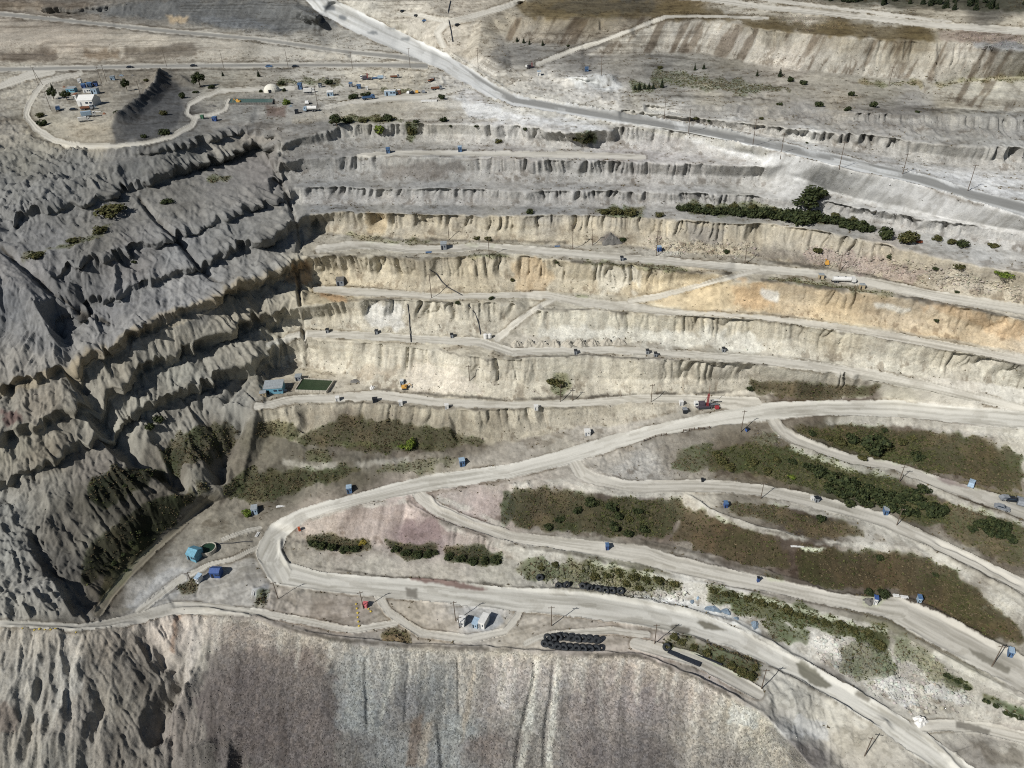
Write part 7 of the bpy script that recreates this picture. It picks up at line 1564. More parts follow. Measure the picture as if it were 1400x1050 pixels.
# walled pond on the bench and the upper pond
def pond(name, corners, label, wall_h, wcol, wm):
    q = [ground(x, y) for x, y in corners]; z = max(p.z for p in q) + 0.15; c = sum(q, Vector()) / 4; c.z = z
    root = bpy.data.objects.new(name, None); COL.objects.link(root); root.location = c; tag(root, label, 'pond')
    mb = MB(); n = 4
    for i in range(n):
        a, b = q[i] - c, q[(i + 1) % n] - c; a.z = b.z = 0
        d = (b - a); L_ = d.length; ang = math.atan2(d.y, d.x); k = max(int(L_ / 1.6), 2)
        for j in range(k):
            m_ = a + d * ((j + 0.5) / k); mb.box((m_.x, m_.y, wall_h / 2 - 1.2), (L_ / k - 0.06, 0.38, wall_h + 2.4), ang, bev=0.04)
    o = bpy.data.objects.new('pond_wall', mb.mesh('pond_wall', wm)); COL.objects.link(o); o.parent = root
    b = bmesh.new(); vs = [b.verts.new((p - c).to_2d().to_3d() * 0.985 + Vector((0, 0, wall_h * 0.35))) for p in q]; b.faces.new(vs); bmesh.ops.recalc_face_normals(b, faces=b.faces[:])
    if b.faces[:][0].normal.z < 0: bmesh.ops.reverse_faces(b, faces=b.faces[:])
    me = bpy.data.meshes.new('pond_water'); b.to_mesh(me); b.free(); me.materials.append(wcol)
    o = bpy.data.objects.new('pond_water', me); COL.objects.link(o); o.parent = root
pond('pond', [(404, 536), (447, 538), (457, 522), (414, 519)], 'rectangular walled pond of dark green water on the bench', 0.7, mat('pond_green', (46, 62, 42), 0.35, 0, 0.2, 0.3), M_CONC)
pond('pond', [(313, 143), (373, 143), (374, 136), (316, 136)], 'small pond of grey green water at the top of the left wall', 0.3, mat('pond_grey_green', (74, 96, 84), 0.3, 0, 0.1, 0.3), M_HEAPD)
# dome tent
def dome():
    prof = [(5.2, 0.0), (5.0, 1.2), (4.3, 2.5), (3.2, 3.6), (1.8, 4.3), (0.05, 4.6)]
    p = [('canopy', MB().lathe(prof, 20).mesh('canopy', mat('white_canvas', (210, 206, 192), 0.8, 0, 0.1, 0.6)), None, None),
         ('doorway', MB().box((0, -4.95, 0.9), (1.6, 0.5, 1.8)).mesh('doorway', M_DARK), None, None)]
    return design('dome', p)
dome(); veh('dome', 'dome_tent', 372, 125, 0, 'off white dome tent beside the small upper pond', 'tent')
# heaps of grit, stone and scrap
def heap(name, x, y, wpx, hh, m, label, dpx=None, seed=0, yaw=0):
    sc = scale_at(x, y); r = wpx * sc / 2; rd = (dpx * sc / 2) if dpx else r * 0.8
    b = bmesh.new(); bmesh.ops.create_icosphere(b, subdivisions=4, radius=1.0)
    for v in b.verts:
        a = math.atan2(v.co.y, v.co.x); e = 1 + 0.18 * math.sin(a * 3 + seed) + 0.1 * math.sin(a * 7 + seed * 2)
        hgt = max(v.co.z, -0.2); rr = math.hypot(v.co.x, v.co.y)
        nz = 0.16 * math.sin(v.co.x * 9 + seed) * math.sin(v.co.y * 8 + seed * 3) + 0.10 * math.sin(v.co.x * 21 + seed * 5) * math.sin(v.co.y * 19)
        v.co = Vector((v.co.x * r * e, v.co.y * rd * e, hh * (max(0, 1 - rr ** 1.3) * (1 + nz * 1.6)) if hgt > 0 else -0.6))
    me = bpy.data.meshes.new(name); b.to_mesh(me); b.free(); me.materials.append(m)
    o = bpy.data.objects.new(name, me); COL.objects.link(o); o.location = seat(x, y, r * 0.6, 0.1); o.rotation_euler = (0, 0, math.radians(yaw)); tag(o, label, 'heap'); return o
heap('gravel_heap', 509, 531, 8, 1.5, M_HEAPW, 'small white gravel heap in a ring right of the green pond', None, 1)
heap('gravel_heap', 487, 521, 18, 1.0, M_HEAPD, 'long low dark gravel heap right of the green pond', 9, 2, -25)
heap('stone_heap', 975, 831, 22, 1.3, M_BLUEGREY, 'blue grey stone heap, left of a joined pair on the pale strip', 10, 3, -18)
heap('stone_heap', 993, 835, 14, 1.3, M_BLUEGREY, 'blue grey stone heap, right of a joined pair on the pale strip', 9, 4, -18)
heap('stone_heap', 1007, 845, 9, 0.9, M_BLUEGREY, 'small flat blue grey stone heap right of the joined pair', 5, 5, -18)
heap('stone_heap', 1033, 853, 12, 1.5, M_BLUEGREY, 'blue grey stone heap at the edge of the scrub by the pale strip', 13, 6, -30)
heap('stone_heap', 947, 822, 8, 0.8, M_BLUEGREY, 'small blue grey stone heap left on the pale strip', 5, 7)
heap('stone_heap', 954, 818, 4.5, 0.9, M_LBLUE, 'tiny pale blue heap beside the pale mound', 4, 8)
heap('gravel_heap', 836, 330, 27, 4.2, M_HEAPD, 'dark cone of debris at the foot of the orange cliff', 16, 9)
heap('earth_mound', 538, 874, 34, 1.7, mat('brown_earth', (112, 98, 74), 0.95, 0, 0.35, 0.6), 'brown weedy mound at the lip of the scree slope', 17, 10, 8)
heap('earth_mound', 290, 146, 16, 1.5, M_HEAPD, 'dark mound inside the loop of the ring track', 8, 11)
heap('earth_mound', 424, 129, 16, 0.9, M_HEAPD, 'dirt island under the white truck in the truck yard', 8, 12)
heap('earth_mound', 1188, 822, 18, 1.6, M_HEAPD, 'dark earth heap left of the white cabin by the wide lower road', 12, 13)
heap('chalk_heap', 1258, 986, 20, 2.0, M_HEAPW, 'pale rock heap in the corner where the lower right roads part', 16, 14)
for i in range(9):
    x = 706 + i * 17.5; heap('spoil_heap', x, 471 - abs(i - 4) * 0.2 + (4 - i) * 0.4, 17 + (i % 3), 2.6 + 0.5 * (i % 2), mat('grey_chalk', (176, 170, 156), 0.95, 0, 0.12, 0.5), 'tipped grey heap in the line below the white cliff, %s from the left' % ORD[i], 11, 20 + i)['group'] = 'tipped heaps below the white cliff'
for i, (x, y, w_, lb) in enumerate(((146, 106, 7, 'scrap heap behind the pale blue hut in the upper yard'), (166, 104, 8, 'scrap heap right of the pale blue hut in the upper yard'), (143, 156, 6, 'scrap heap beside the white slab in the upper yard'), (182, 104, 6, 'scrap heap at the neck of the upper yard'), (129, 147, 9, 'scrap heap at the front right corner of the white roofed shed'), (88, 120, 6, 'scrap heap behind the long blue grey shed'), (447, 108, 6, 'scrap heap on the slope behind the truck yard'), (398, 146, 5, 'scrap heap left of the white van in the truck yard'))):
    heap('scrap_heap', x, y, w_, 1.1, (M_HEAPD, M_BLUEGREY, M_RUST)[i % 3], lb, w_ * 0.5, 40 + i)
# yellow marker stones
b = MB()
stone = bmesh.ops.create_icosphere(b.bm, subdivisions=1, radius=0.45); 
for v in b.bm.verts: v.co.z *= 0.7; v.co.x *= 1.0 + 0.2 * math.sin(v.co.y * 9)
design('marker', [(None, b.mesh('marker_stone', M_YEL), None, None)])
mk = [(487, 826), (488, 832), (489, 838), (489, 844), (490, 850), (491, 856), (504, 833), (507, 836)]
for i, (x, y) in enumerate(mk):
    place('marker', 'marker_stone', seat(x, y, 0.3, -0.15), i * 1.3, 'yellow marker stone left of the faded red box, %s from the far end' % ORD[i] if i < 6 else ('yellow marker stone in front of the faded red box' if i == 6 else 'yellow marker stone right of the faded red box'), 'marker stone', 'yellow marker stones by the red box', 0.9 + 0.1 * (i % 3))
mk = [(32, 861), (47, 862), (55, 861), (62, 862), (70, 863), (77, 862), (104, 864)]
for i, (x, y) in enumerate(mk):
    place('marker', 'marker_stone', seat(x, y, 0.3, -0.15), i * 1.3, 'yellow marker stone on the edge of the left road, %s from the left' % ORD[i], 'marker stone', 'yellow marker stones on the left road', 0.7 + 0.15 * (i % 3))
# low timber guard fences on the bank of the haul road
def fence(pts, label):
    q = [seat(x, y, 0.2, 0.0) for x, y in pts]; c = q[0].copy()
    root = bpy.data.objects.new('guard_fence', None); COL.objects.link(root); root.location = c; tag(root, label, 'fence', 'guard fences of the haul road')
    mb = MB()
    for a, b_ in zip(q[:-1], q[1:]):
        for z in (0.55, 1.0): mb.cyl(a - c + Vector((0, 0, z)), b_ - c + Vector((0, 0, z)), 0.11, 0.11, 6)
    o = bpy.data.objects.new('rail', mb.mesh('rail', M_WOOD)); COL.objects.link(o); o.parent = root
    for a in q:
        o = bpy.data.objects.new('post', MB().box(a - c + Vector((0, 0, 0.4)), (0.28, 0.28, 1.5)).mesh('post', M_WOOD)); COL.objects.link(o); o.parent = root
fence([(880, 606), (888, 603), (896, 600), (904, 598), (911, 597)], 'low timber guard fence on the haul road bank, longest of three')
fence([(934, 591), (942, 589.5), (949, 589)], 'low timber guard fence on the haul road bank, middle one')
fence([(954, 588.5), (962, 587.5), (970, 586.5)], 'low timber guard fence on the haul road bank, nearest the roadside mound')
# fallen cables on the cliffs
def cable(pts, r, label, nm='cable'):
    q = []
    for x, y in pts: p = ground(x, y); p.z += r; q.append(p)
    mb = MB()
    for a, b_ in zip(q[:-1], q[1:]): mb.cyl(a, b_, r, r, 6)
    o = bpy.data.objects.new(nm, mb.mesh(nm, M_BLACK)); COL.objects.link(o); tag(o, label, 'cable')
cable([(587, 370), (595, 378), (604, 386), (612, 393), (622, 399), (632, 404)], 0.22, 'black cable hanging across the orange cliff below the weedy lip')
cable([(556, 418), (558, 430), (560, 445), (561, 458), (562, 468)], 0.2, 'black cable hanging down the pale cliff to the bench')
cable([(640, 418), (650, 430), (655, 445), (657, 458)], 0.2, 'black cable hanging down the cliff next to the white twin tank')
cable([(292, 745), (305, 743), (318, 743), (332, 741), (345, 741)], 0.16, 'black cable from the round tank to the hairpin')
cable([(616, 2), (613, 15), (614, 30), (617, 45), (619, 58)], 0.4, 'dark conveyor cable running down to the junction at the top', 'cable')
# ---------------------------------------------------------------- plants: crowns of many small leaf faces round real branches
def leaf_mat(name, a, b_, c):
    m = bpy.data.materials.new(name); m.use_nodes = True; nt = m.node_tree; b = nt.nodes['Principled BSDF']; b.inputs['Roughness'].default_value = 0.75; b.inputs['Specular IOR Level'].default_value = 0.15
    g = nt.nodes.new('ShaderNodeNewGeometry'); n = nt.nodes.new('ShaderNodeTexNoise'); n.inputs['Scale'].default_value = 0.9; n.inputs['Detail'].default_value = 3
    nt.links.new(g.outputs['Position'], n.inputs['Vector'])
    r = nt.nodes.new('ShaderNodeValToRGB'); nt.links.new(n.outputs[0], r.inputs[0])
    e = r.color_ramp.elements; e[0].position = 0.32; e[1].position = 0.68
    e[0].color = (*lin(a), 1); e[1].color = (*lin(c), 1); k = e.new(0.5); k.color = (*lin(b_), 1)
    nt.links.new(r.outputs[0], b.inputs['Base Color']); return m
LEAF = {'dark': leaf_mat('dark_green_leaf', (36, 44, 28), (52, 60, 36), (72, 76, 46)), 'olive': leaf_mat('olive_leaf', (52, 56, 32), (74, 74, 44), (98, 92, 58)),
        'bright': leaf_mat('bright_green_leaf', (64, 80, 30), (92, 108, 42), (118, 124, 56)), 'fir': leaf_mat('fir_needle', (28, 36, 26), (44, 54, 36), (62, 66, 44)), 'red': leaf_mat('red_leaf', (110, 52, 40), (132, 70, 50), (120, 96, 56)),
        'yellow': leaf_mat('yellow_leaf', (110, 100, 40), (136, 122, 52), (150, 134, 70))}
M_BARK = mat('bark', (84, 72, 60), 0.9)
def leaf_cloud(centres, n, size, rg):
    """centres: (x,y,z,r) lobes; leaf quads lie mostly near the skin of the lobes, with gaps"""
    cs = np.array(centres, float); pick = rg.choice(len(cs), n, p=cs[:, 3] ** 2 / (cs[:, 3] ** 2).sum())
    d = rg.normal(size=(n, 3)); d /= np.linalg.norm(d, axis=1, keepdims=True)
    rr = cs[pick, 3] * (0.55 + 0.5 * rg.random(n) ** 0.6)
    p = cs[pick, :3] + d * rr[:, None] * np.array([1, 1, 0.85])
    nrm = d + rg.normal(size=(n, 3)) * 0.55 + np.array([0, 0, 0.3]); nrm /= np.linalg.norm(nrm, axis=1, keepdims=True)
    t = np.cross(nrm, rg.normal(size=(n, 3))); t /= np.linalg.norm(t, axis=1, keepdims=True); b = np.cross(nrm, t)
    s = size * (0.6 + 0.8 * rg.random(n))[:, None]
    V = np.stack([p - t * s * 0.5 - b * s * 0.3, p + t * s * 0.5 - b * s * 0.35, p + t * s * 0.35 + b * s * 0.5, p - t * s * 0.45 + b * s * 0.4], 1).reshape(-1, 3)
    V[:, 2] = np.maximum(V[:, 2], -0.02)
    return V
def quads_mesh(name, V, m):
    me = bpy.data.meshes.new(name); nf = len(V) // 4
    me.vertices.add(len(V)); me.vertices.foreach_set('co', V.astype(np.float32).ravel())
    me.loops.add(len(V)); me.loops.foreach_set('vertex_index', np.arange(len(V), dtype=np.int32))
    me.polygons.add(nf); me.polygons.foreach_set('loop_start', np.arange(nf, dtype=np.int32) * 4)
    me.update(calc_edges=True); me.materials.append(m); return me
def shrub_design(key, kind, seed, tone):
    rg = np.random.default_rng(seed)
    if kind == 'shrub':        # unit: 1 m radius, 1.3 m high
        C_ = [(0, 0, 0.55, 0.62)]
        for k in range(8):
            a = rg.random() * 6.28; r = 0.35 + 0.35 * rg.random(); C_.append((r * math.cos(a), r * math.sin(a), 0.3 + 0.5 * rg.random(), 0.28 + 0.2 * rg.random()))
        V = leaf_cloud(C_, 620, 0.17, rg); V[:, 2] *= 1.05
        tr = MB()
        for k in range(5):
            a = k * 1.26 + rg.random(); tr.cyl((0, 0, -0.15), (0.35 * math.cos(a), 0.35 * math.sin(a), 0.65), 0.05, 0.02, 5)
    elif kind == 'tree':       # 1 m radius, 2.4 m high
        C_ = [(0, 0, 1.5, 0.6), (0, 0, 1.95, 0.4)]
        for k in range(10):
            a = rg.random() * 6.28; r = 0.4 + 0.35 * rg.random(); C_.append((r * math.cos(a), r * math.sin(a), 0.85 + 0.9 * rg.random(), 0.28 + 0.16 * rg.random()))
        V = leaf_cloud(C_, 1100, 0.15, rg)
        tr = MB().cyl((0, 0, -0.2), (0.02, 0, 1.3), 0.09, 0.05, 7)
        for k in range(6):
            a = k * 1.05 + rg.random(); tr.cyl((0, 0, 0.7 + 0.1 * k), (0.5 * math.cos(a), 0.5 * math.sin(a), 1.2 + 0.1 * k), 0.045, 0.015, 5)
    else:                      # conifer: 1 m radius, 3.4 m high
        C_ = []
        for k in range(9):
            z = 0.45 + k * 0.33; R = 0.78 * (1 - k / 9.5)
            m_ = max(int(7 * R / 0.78), 1)
            for q in range(m_):
                a = q * 6.28 / m_ + k * 0.7 + rg.random() * 0.4; C_.append((R * 0.62 * math.cos(a), R * 0.62 * math.sin(a), z, 0.12 + 0.24 * R))
        V = leaf_cloud(C_, 900, 0.16, rg)
        tr = MB().cyl((0, 0, -0.3), (0, 0, 3.2), 0.09, 0.02, 7)
    return design(key, [('trunk' if kind != 'shrub' else 'stems', tr.mesh('trunk', M_BARK), None, None), ('crown', quads_mesh('crown', V, LEAF[tone]), None, None)])
for tone in ('dark', 'olive', 'bright', 'red', 'yellow'):
    for i in range(3): shrub_design(('shrub', tone, i), 'shrub', 10 + i + len(tone) * 7, tone)
for tone in ('dark', 'olive'):
    for i in range(2): shrub_design(('tree', tone, i), 'tree', 40 + i, tone)
for i in range(3): shrub_design(('fir', 'fir', i), 'fir', 60 + i, 'fir')
prnd = random.Random(5)
def plant(kind, x, y, rpx, tone, label, group=None, hk=1.0):
    """x, y: foot of the plant, rpx: half width in the picture"""
    R = max(rpx * scale_at(x, y), 0.35)
    nv = {'shrub': 3, 'tree': 2, 'fir': 3}[kind]
    nm = {'shrub': 'shrub', 'tree': 'tree', 'fir': 'conifer'}[kind]
    return place((kind, tone, prnd.randrange(nv)), nm, seat(x, y, R * 0.5, 0.1), prnd.uniform(0, 6.28), label, nm, group, (R * prnd.uniform(0.92, 1.1), R * prnd.uniform(0.92, 1.1), R * hk * prnd.uniform(0.75, 1.3)))
TONE = {'dark': 'dark green', 'olive': 'olive', 'bright': 'bright green', 'red': 'reddish', 'yellow': 'yellow green', 'fir': 'dark'}
SINGLE = [ # kind, x, y, r, tone, height factor, label
 ('tree', 1106, 287, 22, 'dark', 0.6, 'large dark green tree rising above the hedge strip below the diagonal haul road'),
 ('shrub', 1211, 326, 13, 'dark', 1.0, 'round dark green shrub right of the long hedge strip'),
 ('shrub', 1240, 332, 15, 'olive', 1.0, 'big olive shrub with reddish edge at the right end of the hedge strip'),
 ('shrub', 1257, 332, 5, 'red', 1.0, 'small reddish shrub touching the big olive shrub'),
 ('shrub', 1281, 329, 8, 'olive', 0.8, 'sparse olive shrub on white rock right of the reddish shrub'),
 ('shrub', 1300, 333, 7, 'olive', 0.8, 'sparse olive shrub, left of a touching pair on white rock'),
 ('shrub', 1315, 338, 10, 'dark', 0.9, 'dark shrub, right of a touching pair on white rock'),
 ('shrub', 1359, 338, 8, 'olive', 0.6, 'low scraggy shrub on the white slope near the right edge'),
 ('shrub', 1373, 375, 14, 'bright', 0.6, 'wide low green shrub on the ledge near the right edge'),
 ('shrub', 1309, 366, 9, 'olive', 0.7, 'olive shrub on the pink rubble slope'),
 ('shrub', 1280, 367, 6, 'dark', 0.8, 'small dark shrub on the pink rubble slope, above the pale rock band'),
 ('shrub', 1216, 354, 8, 'dark', 0.8, 'dark shrub on the rubble slope below the hedge strip'),
 ('shrub', 1119, 345, 8, 'olive', 0.7, 'olive shrub on the rubble left of the yellow excavator'),
 ('shrub', 1308, 399, 4, 'dark', 0.9, 'small dark shrub on the upper edge of the bench road at right'),
 ('shrub', 1280, 439, 5, 'dark', 0.9, 'lone dark shrub on the orange slope'),
 ('shrub', 724, 292, 6, 'dark', 0.8, 'lone dark shrub on the grey bench above the orange cliff'),
 ('shrub', 851, 329, 6, 'dark', 0.8, 'dark shrub beside the dark debris cone'),
 ('shrub', 901, 296, 7, 'olive', 0.8, 'olive shrub on the lip of the orange cliff left of the hedge strip'),
 ('shrub', 860, 293, 11, 'olive', 0.7, 'olive shrub, right of the clump on the grey bench'),
 ('shrub', 843, 292, 10, 'olive', 0.7, 'olive shrub, middle of the clump on the grey bench'),
 ('shrub', 826, 292, 8, 'olive', 0.6, 'low olive shrub, left of the clump on the grey bench'),
 ('shrub', 762, 360, 5, 'dark', 0.8, 'dark shrub on the lip where the fan of tracks starts'),
 ('shrub', 993, 345, 5, 'dark', 0.8, 'dark shrub on the rubble ledge right of the blue and white box'),
 ('shrub', 701, 384, 4, 'olive', 0.8, 'small olive shrub in the orange hollow'),
 ('shrub', 672, 409, 5, 'dark', 0.8, 'dark shrub, right of two on the sandy bench road'),
 ('shrub', 625, 415, 4.5, 'dark', 0.8, 'dark shrub, left of two on the sandy bench road'),
 ('shrub', 668, 327, 6, 'olive', 0.6, 'olive shrub, right of two at the foot of the orange cliff'),
 ('shrub', 651, 327, 5, 'olive', 0.6, 'olive shrub, left of two at the foot of the orange cliff'),
 ('shrub', 752, 524, 7, 'olive', 0.8, 'olive bush, left of two on the sandy slope'),
 ('shrub', 764, 527, 9, 'olive', 0.9, 'olive bush, right of two on the sandy slope'),
 ('shrub', 561, 612, 9, 'bright', 1.1, 'bright green round bush at the foot of the brown slope'),
 ('shrub', 549, 612, 5, 'bright', 0.9, 'small bright green bush left of the round one'),
 ('shrub', 218, 578, 8, 'dark', 1.0, 'dark bush on the mesa of the left wall, right of two'),
 ('shrub', 206, 586, 8, 'dark', 0.9, 'dark bush on the mesa of the left wall, left of two'),
 ('shrub', 153, 291, 22, 'olive', 0.5, 'long olive bush on the ledge of the left wall'),
 ('shrub', 138, 318, 11, 'olive', 0.6, 'olive bush below the long one on the left wall'),
 ('shrub', 100, 330, 9, 'olive', 0.5, 'low olive bush on the grassy ledge of the left wall'),
 ('shrub', 183, 354, 6, 'dark', 0.8, 'dark bush beside the shaded hollow on the left wall'),
 ('shrub', 229, 277, 10, 'dark', 0.6, 'low dark bush under the second dark cliff of the left wall'),
 ('shrub', 50, 353, 12, 'olive', 0.4, 'flat olive bush near the left edge of the left wall'),
 ('shrub', 1080, 112, 6, 'dark', 1.0, 'dark round shrub, middle of three below the striped spoil slope'),
 ('fir', 1066, 105, 4, 'fir', 0.9, 'dark conifer, left of three plants below the striped spoil slope'),
 ('shrub', 1098, 116, 6, 'dark', 0.9, 'dark round shrub, right of three below the striped spoil slope'),
 ('shrub', 1164, 131, 5, 'dark', 0.9, 'dark round shrub alone on the pale flat below the striped slope'),
 ('shrub', 1171, 131, 2, 'dark', 0.9, 'tiny shrub beside the lone one on the pale flat'),
 ('shrub', 1119, 145, 7, 'dark', 1.0, 'largest dark round shrub on the edge of the upper right ledge'),
 ('shrub', 1159, 152, 6.5, 'dark', 1.0, 'dark round shrub on the lip of the ledge, second of the row'),
 ('shrub', 1194, 147, 6, 'dark', 1.0, 'dark round shrub on the ledge, third of the row'),
 ('shrub', 1254, 154, 4, 'dark', 0.9, 'small dark shrub on the ledge, last of the row'),
 ('shrub', 1065, 145, 5, 'dark', 0.8, 'dark shrub on the ledge, first of the row'),
 ('shrub', 1103, 196, 2.5, 'dark', 0.9, 'tiny shrub on the white bank above the diagonal haul road'),
 ('shrub', 969, 165, 4, 'dark', 0.9, 'dark shrub under the upper ledge, middle of three'),
 ('shrub', 950, 163, 5, 'olive', 0.7, 'olive shrub under the upper ledge, left of three'),
 ('shrub', 1040, 164, 4, 'olive', 0.8, 'olive shrub under the upper ledge, right of three'),
 ('fir', 905, 120, 4, 'fir', 1.0, 'tallest dark conifer right of the grove behind the white heap'),
 ('fir', 950, 96, 2.6, 'fir', 1.1, 'slim conifer on the upper flat, left of two'),
 ('fir', 962, 95, 3, 'fir', 0.7, 'short conifer on the upper flat, right of two'),
 ('fir', 1035, 104, 3, 'fir', 0.9, 'lone conifer at the foot of the striped spoil slope'),
 ('shrub', 902, 94, 5, 'olive', 0.7, 'olive shrub on the pale ledge above the grove'),
 ('fir', 707, 57, 2.6, 'fir', 1.0, 'conifer, first of the row under the far top cliff'),
 ('fir', 716, 59, 3, 'fir', 0.8, 'conifer, second of the row under the far top cliff'),
 ('fir', 724, 61, 2.4, 'fir', 0.7, 'conifer, third of the row under the far top cliff'),
 ('fir', 742, 62, 2.8, 'fir', 0.9, 'conifer, fourth of the row under the far top cliff'),
 ('shrub', 777, 64, 3, 'dark', 0.9, 'dark shrub below the far top cliff beside the slanting track'),
 ('shrub', 718, 177, 4, 'dark', 0.9, 'dark shrub on white ground below the diagonal haul road'),
 ('shrub', 802, 195, 12, 'olive', 0.7, 'dark olive shrub on the cliff under the diagonal haul road, larger of two'),
 ('shrub', 788, 192, 7, 'olive', 0.7, 'olive shrub on the cliff under the diagonal haul road, smaller of two'),
 ('tree', 461, 173, 11, 'dark', 0.6, 'dark bushy tree at the left end of the cliff top thicket'),
 ('shrub', 476, 168, 9, 'dark', 0.7, 'dark shrub next to the bushy tree in the cliff top thicket'),
 ('shrub', 497, 167, 8, 'olive', 0.6, 'olive shrub in the middle of the cliff top thicket'),
 ('shrub', 516, 166, 7, 'olive', 0.6, 'olive shrub right of the middle of the cliff top thicket'),
 ('shrub', 530, 165, 9, 'dark', 0.8, 'dark shrub at the right end of the cliff top thicket'),
 ('shrub', 569, 167, 5, 'dark', 0.9, 'round dark shrub right of the cliff top thicket'),
 ('shrub', 606, 166, 6.5, 'dark', 0.9, 'round dark shrub alone on the sandy cliff top'),
 ('shrub', 616, 173, 3, 'dark', 0.8, 'small dark shrub below the lone round one'),
 ('shrub', 652, 173, 4, 'dark', 0.8, 'dark shrub on the white cliff top left of the haul road bank'),
 ('shrub', 519, 181, 11, 'bright', 0.9, 'green shrub growing down the grey cliff'),
 ('shrub', 562, 184, 9, 'olive', 1.4, 'tall olive shrub growing down the grey cliff'),
 ('shrub', 682, 194, 6, 'olive', 0.8, 'olive shrub on the grey cliff right of the upper bench booths'),
 ('shrub', 483, 135, 8, 'dark', 0.8, 'dark bush beside the road in the upper yard, left of two'),
 ('shrub', 500, 132, 8, 'dark', 0.8, 'dark bush beside the road in the upper yard, right of two'),
 ('shrub', 604, 136, 6, 'dark', 1.0, 'grey green round bush at the tip of the upper yard road'),
 ('tree', 74, 136, 8, 'dark', 0.75, 'dark tree, left of two at the long blue grey shed'),
 ('tree', 92, 137, 8, 'dark', 0.75, 'dark tree, right of two at the long blue grey shed'),
 ('fir', 72, 122, 2.5, 'fir', 1.0, 'small conifer behind the two dark trees'),
 ('tree', 174, 124, 6, 'dark', 1.25, 'tall dark tree behind the flat of the spoil mound'),
 ('shrub', 56, 160, 6, 'olive', 1.2, 'olive bush on the slope of the shed yard, upper of two'),
 ('shrub', 58, 172, 7, 'dark', 1.1, 'dark bush on the slope of the shed yard, lower of two'),
 ('shrub', 162, 158, 6, 'dark', 0.8, 'dark bush on the crest below the shed yard'),
 ('shrub', 201, 112, 4, 'olive', 1.1, 'olive bush at the neck of the spoil mound'),
 ('shrub', 224, 157, 6, 'olive', 1.0, 'olive bush on the dark face of the spoil mound'),
 ('tree', 274, 119, 9, 'dark', 0.8, 'dark tree right of the spoil mound, larger one'),
 ('shrub', 290, 121, 6, 'dark', 0.9, 'dark bush touching the tree right of the spoil mound'),
 ('shrub', 268, 127, 6, 'dark', 0.6, 'low dark bush in front of the tree right of the spoil mound'),
 ('fir', 305, 104, 2.6, 'fir', 0.9, 'small conifer below the upper road, left of two'),
 ('fir', 354, 105, 3.6, 'fir', 0.9, 'small conifer below the upper road, right of two'),
 ('shrub', 250, 134, 6, 'dark', 1.0, 'dark bush at the bend of the ring track'),
 ('shrub', 225, 184, 10, 'dark', 0.6, 'low dark bush at the foot of the spoil mound beside the ring track'),
 ('shrub', 197, 188, 6, 'dark', 0.6, 'small low bush at the foot of the spoil mound'),
 ('shrub', 385, 116, 6, 'dark', 0.7, 'dark bush behind the dome tent'),
 ('shrub', 451, 115, 7, 'dark', 0.7, 'dark bush on the slope above the truck yard'),
 ('shrub', 357, 126, 3.5, 'dark', 0.9, 'dark bush left of the dome tent'),
 ('shrub', 389, 125, 4, 'dark', 1.0, 'dark bush right of the dome tent'),
 ('shrub', 391, 143, 7, 'bright', 0.7, 'green bush between the small pond and the truck yard'),
 ('shrub', 1192, 616, 19, 'dark', 0.9, 'biggest dark bush on the slope under the main haul road'),
 ('shrub', 1164, 604, 11, 'dark', 1.1, 'dark bush left of the biggest one under the main haul road'),
 ('shrub', 1147, 606, 10, 'olive', 0.9, 'olive bush between two dark ones under the main haul road'),
 ('shrub', 1110, 594, 7, 'dark', 0.8, 'small dark bush at the left tip of the slope under the main haul road'),
 ('shrub', 1208, 590, 5, 'dark', 0.8, 'small dark bush above the biggest one'),
 ('shrub', 1254, 627, 11, 'dark', 0.7, 'flat dark bush alone right of the biggest one'),
 ('shrub', 1084, 632, 7, 'dark', 0.9, 'dark bush at the left end of the slope above the dense hedge'),
 ('shrub', 1083, 653, 6, 'bright', 0.8, 'green bush left of the dense hedge'),
 ('shrub', 860, 732, 8, 'dark', 1.0, 'dark round bush at the foot of the brown slope by the inner road'),
 ('shrub', 808, 690, 12, 'dark', 0.7, 'dark bush at the top of the brown slope by the inner road'),
 ('shrub', 860, 712, 6, 'olive', 1.2, 'olive bush above the dark round one on the brown slope'),
 ('shrub', 1122, 711, 8, 'dark', 0.7, 'dark bush on the brown strip left of the sandy lip'),
 ('shrub', 1202, 764, 7, 'dark', 0.7, 'dark bush at the top of the lowest brown slope'),
 ('shrub', 1279, 786, 6, 'dark', 0.6, 'dark bush right on the lowest brown slope'),
 ('shrub', 1024, 533, 6, 'dark', 0.9, 'dark bush on the corner rock above the main haul road'),
 ('shrub', 495, 743, 6, 'yellow', 0.8, 'yellow green bush in the dark strip inside the hairpin'),
 ('shrub', 338, 702, 8, 'bright', 0.7, 'green bush below the grey blue booth'),
 ('shrub', 912, 884, 6, 'olive', 0.7, 'grey olive bush at the tip of the weedy island'),
 ('shrub', 1207, 815, 9, 'dark', 0.9, 'dark bush above the white slabs of the wide lower road'),
 ('shrub', 1188, 812, 8, 'dark', 0.7, 'dark bush left above the white slabs of the wide lower road'),
]
for kd, x, y, r, tone, hk, lb in SINGLE: plant(kd, x, y, r, tone, lb, None, hk)
